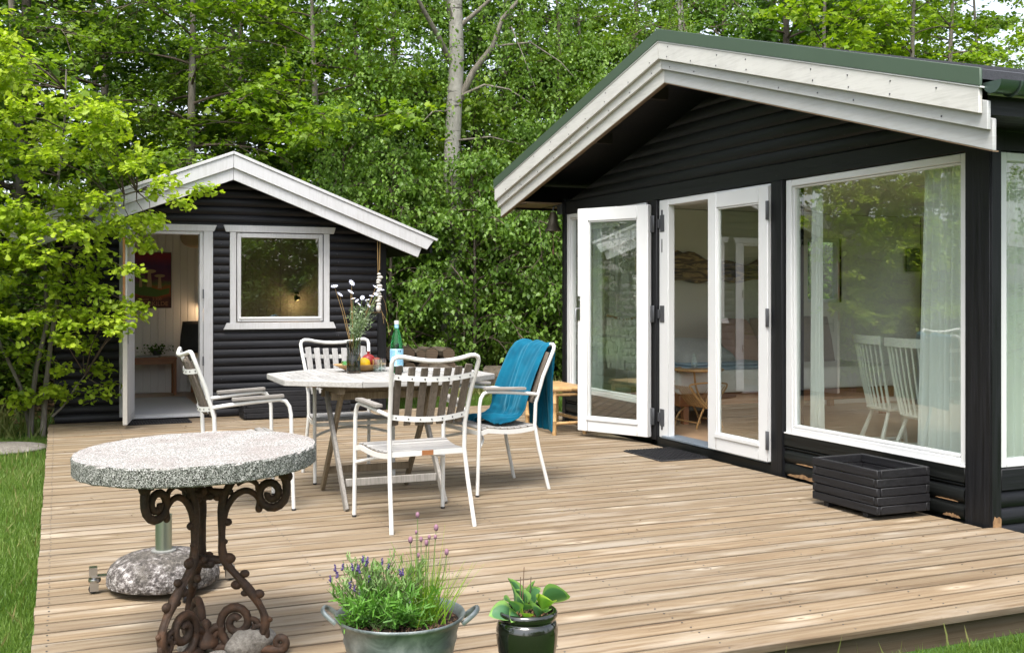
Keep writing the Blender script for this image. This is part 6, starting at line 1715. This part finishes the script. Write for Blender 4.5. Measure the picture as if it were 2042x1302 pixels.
# rattan table with magazine rack
rt_ = thing('rattan_table', 'small round rattan table with a magazine rack just inside the open door', 'side table', (5.75, 9.0, FZ))
rcx, rcy = 5.78, 9.02
part('table_rim', MB().tube([(rcx + .24*cos(a), rcy + .24*sin(a), FZ+.555) for a in [2*pi*i/28 for i in range(28)]], .012, 8, closed=True), M['rattan'], rt_)
part('tabletop', MB().lathe([(.001,.552),(.235,.552),(.235,.560),(.001,.560)], (rcx, rcy, FZ), 28), M['rattan'], rt_)
for s in (-1, 1):
    for q in (-1, 1):
        a = Vector((rcx + s*.15, rcy + q*.16, FZ+.55)); m = Vector((rcx + s*.02, rcy + q*.02 + q*.0, FZ+.25)); b = Vector((rcx - s*.15, rcy + q*.20, FZ+.0))
        part('leg', MB().tube(smooth_path([tuple(a), tuple(a.lerp(m,.55)+Vector((s*.01,q*.02,0))), (m.x, m.y+q*.10, m.z), tuple(m.lerp(b,.5)+Vector((-s*.03,q*.08,0))), tuple(b)]), .010, 8), M['rattan'], rt_)
for q in (-1, 1):
    part('rack_hoop', MB().tube(smooth_path([(rcx-.02,rcy+q*.18,FZ+.19),(rcx-.20,rcy+q*.18,FZ+.38),(rcx-.16,rcy+q*.18,FZ+.43),(rcx+.16,rcy+q*.18,FZ+.43),(rcx+.20,rcy+q*.18,FZ+.38),(rcx+.02,rcy+q*.18,FZ+.19)]), .009, 6), M['rattan'], rt_)
for k in range(9):
    y = rcy - .17 + k*.0425
    part('rack_rib', MB().tube(smooth_path([(rcx-.19,y,FZ+.40),(rcx-.10,y,FZ+.28),(rcx,y,FZ+.19),(rcx+.10,y,FZ+.28),(rcx+.19,y,FZ+.40)]), .006, 5), M['rattan'], rt_)
for s in (-1, 1): part('stretcher', MB().tube([(rcx+s*.145,rcy-.195,FZ+.06),(rcx+s*.145,rcy+.195,FZ+.06)], .007, 6), M['rattan'], rt_)
solo('carafe', MB().lathe([(.001,0),(.03,0),(.035,.05),(.018,.11),(.022,.15),(.019,.15),(.014,.11),(.031,.05),(.001,.005)], (rcx-.03, rcy+.02, FZ+.561), 18, cap0=False, cap1=False), M['clear'], 'clear glass carafe on the rattan table inside the door', 'carafe', ang=60)
# white spindle chairs behind the big window
M['paintchair'] = m_plain('cream_painted_wood', (.66,.64,.58), .4, 0, .05, 10)
sc0 = thing('spindle_chair', 'cream spindle-back chair closest to the curtain, seen through the big window', 'chair', (0,0,0), 'cream spindle-back chairs inside the big window')
Pp = lambda nm, mb, **k: part(nm, mb, M['paintchair'], sc0, **k)
Pp('seat', MB().lathe([(.001,.425),(.18,.425),(.205,.435),(.21,.448),(.19,.455),(.001,.448)], (0,0,0), 28, cap0=False, cap1=False, sx=1.05), ang=60)
for s in (-1, 1):
    Pp('leg', MB().tube([(s*.13,.11,.43),(s*.17,.16,.22),(s*.20,.20,0)], [.013,.017,.010], 10)); Pp('leg', MB().tube([(s*.12,-.12,.43),(s*.16,-.19,.22),(s*.19,-.24,0)], [.013,.017,.010], 10))
    Pp('stretcher', MB().tube([(s*.175,.165,.19),(s*.165,-.20,.19)], .009, 8))
Pp('stretcher', MB().tube([(-.17,0,.19),(.17,0,.19)], .009, 8))
for k in range(8):
    u = (k-3.5)/3.5; Pp('spindle', MB().tube([(u*.165,-.165+.03*u*u,.44),(u*.185,-.215+.03*u*u,.68),(u*.195,-.255+.03*u*u,.93)], [.009,.007,.007] if abs(u) < .99 else [.013,.011,.011], 8))
pts = [(.225*u, -.262+.035*u*u, .955) for u in [i/8 for i in range(-8, 9)]]
m = MB()
for a, b in zip(pts, pts[1:]): m.bar(a, b, .020, .062)
Pp('crest_rail', m, bevel=0)
sc1 = copy_tree(sc0)
sc0.location = (5.64, 5.80, FZ); sc0.rotation_euler = (0,0,radians(-95))
sc1.location = (5.80, 6.34, FZ); sc1.rotation_euler = (0,0,radians(-105)); sc1['label'] = 'cream spindle-back chair further from the curtain, its legs splayed to the left'
# curtains
def curtain(a, b, z0, z1, folds, amp, seed, shift=0):
    r_ = random.Random(seed); n = folds*10; m_ = 14; vs = []
    a = Vector(a); b = Vector(b); d = (b-a); L = d.length; dn = d.normalized(); nn = Vector((-dn.y, dn.x, 0))
    ph = [r_.uniform(-.5,.5) for _ in range(n+1)]
    for i in range(m_+1):
        t = i/m_; z = z1 + (z0-z1)*t
        for j in range(n+1):
            u = j/n; uu = u*(1+.0*t)
            p = a + d*((u-.5)*(.82+.22*t)+.5 + shift*t) + nn*(amp*sin(u*folds*2*pi + .7*sin(u*9+seed)+ .35*sin(t*4+u*5))*(.6+.5*t)*(1+.4*sin(u*17)))
            vs.append((p.x, p.y, z))
    return MB().add(vs, [(i*(n+1)+j, i*(n+1)+j+1, (i+1)*(n+1)+j+1, (i+1)*(n+1)+j) for i in range(m_) for j in range(n)])
t = NT('white_linen_curtain'); co = t.obj(); f = t.noise(co, 200, 2); t.bump(f, .1, .001)
t.set((.86,.86,.84,1), .9, 0, .1); tl = t.n('ShaderNodeBsdfTranslucent'); tl.inputs[0].default_value = (.8,.8,.76,1); mx = t.n('ShaderNodeMixShader'); mx.inputs[0].default_value = .35
t.l(t.p.outputs[0], mx.inputs[1]); t.l(tl.outputs[0], mx.inputs[2]); t.l(mx.outputs[0], t.out.inputs[0]); M['curtain'] = t.m
solo('curtain', curtain((5.17,4.90,0),(5.17,5.44,0), .08, 2.235, 8, .028, 1, .03), M['curtain'], 'white linen curtain gathered at the right side of the big window', 'curtain', ang=180)
solo('curtain', curtain((5.20,4.92,0),(6.0,4.92,0), .08, 2.235, 11, .028, 2), M['curtain'], 'white linen curtain behind the side window at the right edge of the picture', 'curtain', ang=180)
solo('curtain', curtain((5.22,10.20,0),(5.22,9.96,0), .08, 2.235, 4, .024, 3), M['curtain'], 'pale curtain in the narrow window behind the open door leaf', 'curtain', ang=180)
solo('curtain', curtain((5.19,6.42,0),(5.19,6.56,0), .08, 2.235, 3, .022, 4), M['curtain'], 'narrow white curtain strip at the left edge of the big window', 'curtain', ang=180)
# macrame hanging in the narrow window
mac = thing('macrame_hanging', 'cream knotted macrame wall hanging seen through the glass of the open left door leaf', 'wall hanging', (5.28, 9.57, 1.4))
M['cotton'] = m_plain('cotton_cord', (.52,.49,.42), .95, 0, .15, 40)
mm = MB(); r_ = random.Random(14); y0, y1 = 9.25, 9.90
part('rod', MB().tube([(5.27,y0-.05,2.1),(5.27,y1+.05,2.1)], .012, 8), M['bare'], mac)
part('rod', MB().tube([(5.27,y0-.05,1.12),(5.27,(y0+y1)/2,1.09),(5.27,y1+.05,1.12)], .014, 8), M['bare'], mac)
for k in range(34):
    y = y0 + (y1-y0)*k/33; 
    if .28 < k/33 < .72: continue
    mm.tube([(5.27,y,2.1),(5.27,y+r_.uniform(-.008,.008),1.6),(5.27,y,1.12)], .004, 4)
cy, cz, cr_ = (y0+y1)/2, 1.72, .13
mm.tube([(5.27, cy+cr_*cos(a), cz+cr_*1.25*sin(a)) for a in [2*pi*i/24 for i in range(24)]], .008, 5, closed=True)
mm.tube([(5.27, cy+.035*cos(a), cz+.045*sin(a)) for a in [2*pi*i/12 for i in range(12)]], .007, 5, closed=True)
for i in range(12):
    a = 2*pi*i/12; mm.tube([(5.27, cy+.035*cos(a), cz+.045*sin(a)), (5.27, cy+cr_*cos(a), cz+cr_*1.25*sin(a))], .006, 4)
for k in range(12): mm.tube([(5.27, cy-.11+.02*k, 2.1), (5.27, cy-.08+.0145*k, cz+.15)], .004, 4); mm.tube([(5.27, cy-.08+.0145*k, cz-.16), (5.27, cy-.12+.022*k, 1.12)], .004, 4)
part('cords', mm, M['cotton'], mac, kind='stuff')
mm = MB()
for k in range(44):
    y = y0 - .03 + (y1-y0+.06)*k/43; pts = [(5.265+r_.uniform(-.012,.012), y + .012*sin(i*1.9+k), 1.11 - i*.075) for i in range(8)]
    mm.tube(pts, [.008+.004*((i+k) % 2) for i in range(8)], 5)
part('fringe', mm, M['cotton'], mac, kind='stuff')
# tall cabinet, small picture, inner door
solo('small_picture', MB().box(9.50, 9.72, 10.205, 10.222, 1.62, 1.90), m_plain('dark_picture', (.05,.05,.04), .5, 0, .5, 30), 'small dark framed picture on the far wall, seen through the big window', 'picture')
idr = thing('inner_door', 'closed interior door with a black handle on the far wall behind the big window', 'door', (9.74, 7.6, FZ))
part('door_panel', MB().box(9.725, 9.745, 7.22, 7.98, FZ, 1.98), M['intwall'], idr, bevel=.004)
part('handle', MB().box(9.715,9.7245,7.87,7.91,.95,1.12).tube([(9.715,7.89,1.05),(9.68,7.89,1.05),(9.675,7.80,1.05)], .008, 6), M['galv'], idr)

# ---------------------------------------------------------------- shed interior details
M['darkcloth'] = m_plain('dark_grey_cloth', (.045,.043,.045), .95, 0, .2, 20)
bd_ = thing('shed_bed', 'bed with white sheet inside the shed, right of the doorway', 'bed', (2.4, 14.4, .04))
part('bed_frame', MB().box(1.62, 3.36, 14.0, 14.96, .22, .34), M['pine_red'], bd_, bevel=.008)
part('mattress', MB().box(1.60, 3.36, 13.98, 14.96, .345, .56), M['linen'], bd_, bevel=.04, seg=3, ang=180)
for x in (1.66, 3.3):
    for y in (14.04, 14.9): part('leg', MB().box(x-.025,x+.025,y-.025,y+.025,.041,.22), M['pine_red'], bd_)
pillow(1.72, 14.72, .78, .25, .22, .08, (74, 0, -25), M['darkcloth'], 'charcoal cushion propped on the bed inside the shed doorway', None)
pp_ = thing('potted_plant', 'small leafy plant in a grey pot on the little table in the shed', 'potted plant', (1.19, 14.75, .53))
part('pot', MB().lathe([(.045,0),(.056,.09),(.052,.09),(.001,.08)], (1.19, 14.72, .5315), 18, cap1=False), M['galv'], pp_)
g = np.random.default_rng(3); N = 130
pos = np.array([1.19, 14.72, .63]) + g.normal(0, 1, (N,3))*np.array([.09,.06,.035])
part('foliage', leaf_cloud('foliage', 'birch', pos, g.normal(0,1,(N,3)), np.tile([0,0,1.],(N,1)) + g.normal(0,.5,(N,3)), g.uniform(.025,.05,N), g.random(N)*.4, M['darkleaf']), None, pp_, kind='stuff')
# poster: printed sheet with mushrooms
po = thing('poster', 'dark red and purple poster with three mushrooms hanging on the back wall of the shed', 'poster', (1.14, 14.97, 1.5))
px0, px1, pz0, pz1, pyy = .88, 1.385, 1.17, 1.89, 14.965
t = NT('poster_print'); tc = t.n('ShaderNodeTexCoord'); sp_ = t.n('ShaderNodeSeparateXYZ'); t.l(tc.outputs['Generated'], sp_.inputs[0]); nz = t.noise(tc.outputs['Generated'], 6, 4, .6, 1)
zz = t.math('ADD', sp_.outputs['Z'], t.math('MULTIPLY', t.math('SUBTRACT', nz, .5), .16))
M['poster'] = t.set(t.ramp(zz, [(0, (.06,.02,.015,1)), (.15, (.09,.025,.015,1)), (.24, (.34,.08,.02,1)), (.36, (.38,.11,.02,1)), (.43, (.10,.16,.04,1)), (.52, (.12,.02,.06,1)), (.75, (.08,.018,.10,1)), (.95, (.24,.015,.04,1))]), .6)
part('poster_sheet', MB().box(px0, px1, pyy, pyy+.006, pz0, pz1), M['poster'], po, smooth=False)
fr_ = MB(); fr_.box(px0-.008,px0,pyy-.006,pyy+.008,pz0-.008,pz1+.008).box(px1,px1+.008,pyy-.006,pyy+.008,pz0-.008,pz1+.008).box(px0,px1,pyy-.006,pyy+.008,pz0-.008,pz0).box(px0,px1,pyy-.006,pyy+.008,pz1,pz1+.008)
part('poster_frame', fr_, m_plain('brown_thin_frame', (.07,.035,.02), .5), po)
M['mush'] = m_plain('mushroom_ink', (.42,.30,.17), .7, 0, .2, 30); M['inkg'] = m_plain('green_ink', (.09,.16,.03), .7, 0, .2, 30); M['inko'] = m_plain('orange_ink', (.30,.12,.05), .7, 0, .2, 30)
for cx_, zt_, s_ in ((1.115,1.64,1.0),(1.245,1.58,.8),(1.005,1.57,.65)):
    part('mushroom_print', MB().prism([(cx_-.018*s_, zt_), (cx_+.018*s_, zt_), (cx_+.032*s_, zt_-.20*s_), (cx_-.032*s_, zt_-.20*s_)], 'xz', pyy-.0012, pyy-.0003), M['mush'], po)
    part('mushroom_print', MB().prism([(cx_+.085*s_*cos(a), zt_+.008+.026*s_*sin(a)) for a in [2*pi*i/18 for i in range(18)]], 'xz', pyy-.0022, pyy-.0013), M['inkg'] if s_ < .7 else M['mush'], po)
part('ground_print', MB().prism([(.90,1.44),(1.0,1.47),(1.12,1.44),(1.25,1.40),(1.37,1.43),(1.36,1.35),(1.20,1.31),(1.0,1.33),(.90,1.37)], 'xz', pyy-.0011, pyy-.0002), M['inkg'], po)
def letters(txt, x, z, size, mat, parent, name='lettering'):
    cu = bpy.data.curves.new(name, 'FONT'); cu.body = txt; cu.size = size; cu.extrude = .0006; cu.align_x = 'LEFT'
    tmp = bpy.data.objects.new('tmp', cu); C.objects.link(tmp)
    dg = bpy.context.evaluated_depsgraph_get(); me = bpy.data.meshes.new_from_object(tmp.evaluated_get(dg)); bpy.data.objects.remove(tmp)
    me.transform(Matrix.Translation((x, pyy-.0018, z)) @ Matrix.Rotation(radians(90), 4, 'X')); me.materials.append(mat)
    return part(name, me, None, parent)
M['ink'] = m_plain('ochre_lettering', (.42,.20,.10), .7)
lw = letters('VINDEKILDE', .915, 1.195, .078, M['ink'], po)
sx_ = .435/max(.01, max(v.co.x for v in lw.data.vertices) - min(v.co.x for v in lw.data.vertices)); x_0 = min(v.co.x for v in lw.data.vertices)
for v in lw.data.vertices: v.co.x = .915 + (v.co.x - x_0)*sx_
lw = letters('Kunst   2.300', .985, 1.262, .052, M['ink'], po)
# reading lamp with its warm light, and a round shade near the ceiling
lp = thing('reading_lamp', 'small lit reading lamp glowing on the back wall of the shed, seen through the window', 'lamp', (3.04, 14.9, 1.33))
part('lamp_shade', MB().lathe([(.022,.07),(.045,0),(.041,0),(.018,.066)], (0,0,0), 18, cap0=False, cap1=False).xf(Matrix.Translation((3.045,14.83,1.27)) @ Matrix.Rotation(radians(-28), 4, 'Y')), M['galv'], lp)
part('lamp_arm', MB().tube([(3.06,14.99,1.36),(3.06,14.88,1.38),(3.06,14.84,1.34)], .006, 6).lathe([(.03,0),(.03,.02)], (3.06,14.96,1.35), 12), M['galv'], lp)
t = NT('lamp_bulb_glow'); em = t.n('ShaderNodeEmission'); em.inputs[0].default_value = (1,.62,.25,1); em.inputs[1].default_value = 5; t.l(em.outputs[0], t.out.inputs[0])
part('bulb', MB().ball((3.04,14.83,1.275), .020, 10, 7), t.m, lp)
pt = bpy.data.lights.new('lamp_glow', 'POINT'); pt.energy = .8; pt.color = (1,.6,.28); pt.shadow_soft_size = .02
po_ = bpy.data.objects.new('lamp_glow', pt); C.objects.link(po_); po_.location = (3.03, 14.80, 1.21); po_.parent = lp; po_.matrix_parent_inverse = Matrix.Translation(-lp.location)
l2 = thing('reading_lamp', 'lit reading lamp above the charcoal cushion, behind the right door casing of the shed', 'lamp', (1.78, 14.95, 1.12))
part('lamp_shade', MB().lathe([(.022,.07),(.045,0),(.041,0),(.018,.066)], (1.80,14.86,1.16), 18, cap0=False, cap1=False), M['galv'], l2)
part('lamp_arm', MB().tube([(1.80,14.98,1.30),(1.80,14.90,1.30),(1.80,14.86,1.23)], .006, 6), M['galv'], l2)
part('bulb', MB().ball((1.80,14.86,1.18), .020, 10, 7), bpy.data.materials['lamp_bulb_glow'], l2)
p2 = bpy.data.lights.new('lamp_glow', 'POINT'); p2.energy = .9; p2.color = (1,.66,.36); p2.shadow_soft_size = .03
po2 = bpy.data.objects.new('lamp_glow', p2); C.objects.link(po2); po2.location = (1.80, 14.82, 1.13); po2.parent = l2; po2.matrix_parent_inverse = Matrix.Translation(-l2.location)
solo('paper_lampshade', MB().ball((1.60,14.2,2.06), .17, 24, 14, (1,1,.75)), m_plain('woven_tan_shade', (.50,.36,.22), .8, 0, .15, 40), 'round tan lampshade hanging near the ceiling inside the shed doorway', 'lampshade', ang=180)
# ---------------------------------------------------------------- wear and litter
rw = random.Random(91)
def bare(y0, y1, z0, h, x, label):
    n = 14; up = []; lo_ = []
    for i in range(n+1):
        y = y0 + (y1-y0)*i/n; e = sin(pi*i/n)**.5
        up.append((y, z0 + h*(.35+.65*rw.random())*e + .001)); lo_.append((y, z0 - h*.25*rw.random()*e))
    part('bare_wood_patch', MB().prism(lo_ + up[::-1], 'yz', x-.0016, x), M['bare'], house, label=label)
bare(6.08, 6.56, .012, .030, HX-.0245, 'worn bare wood along the foot of the wall by the door post')
bare(6.18, 6.46, .108, .010, HX-.0235, 'thin bare wood scrape between two low boards')
bare(4.90, 5.04, .010, .022, HX-.0245, 'worn bare wood at the foot of the wall by the corner post')
bare(4.92, 5.10, .105, .008, HX-.0235, 'thin bare wood scrape near the corner post')
n = MB()
for z in (.16, .26, .06):
    for x in (HX+.30, HX+.42): n.ball((x, Y0-.026, z+rw.uniform(-.02,.02)), .005, 6, 4)
for k in range(60):
    y = rw.uniform(4.9, 10.2); z = 2.345 + .098*rw.randint(0, 5)
    if z < 3.0 - abs(y-RY)*.29 - .08: n.ball((HX-.016, y, z), .0035, 6, 4)
part('nail_head', n, M['galv'], house, kind='stuff')
n = MB()
for k in range(70):
    x = rw.choice((.10, .45, 1.64, 2.95, 3.36)) + rw.uniform(-.015,.015); z = .045 + .0925*rw.randint(0, 21)
    if abs(x-1.64) < .1 or x > 2.9 or x < .5: n.ball((x, SY-.022, z), .004, 6, 4)
part('nail_head', n, M['galv'], shed, kind='stuff')
# dry leaves, seeds and grass clippings on the boards
g = np.random.default_rng(77); N = 420
P = np.stack([g.uniform(0, 4.9, N), 3.6 + 8.4*g.random(N)**.8], 1)
P[:150, 1] = g.uniform(11.0, 12.0, 150)
pos = np.column_stack([P, np.full(N, .002)])
dd = g.normal(0, 1, (N,3))*np.array([1,1,.12])
me = leaf_cloud('fallen_bits', 'long', pos, dd, np.tile([0,0,1.], (N,1)) + g.normal(0,.25,(N,3)), g.uniform(.010,.032,N), g.random(N), m_leaf('dry_bit', lf((.05,.03,.018), (.14,.09,.045), (.22,.20,.07)), .05, .8))
o = part('fallen_leaves', me, None, None); o['kind'] = 'stuff'
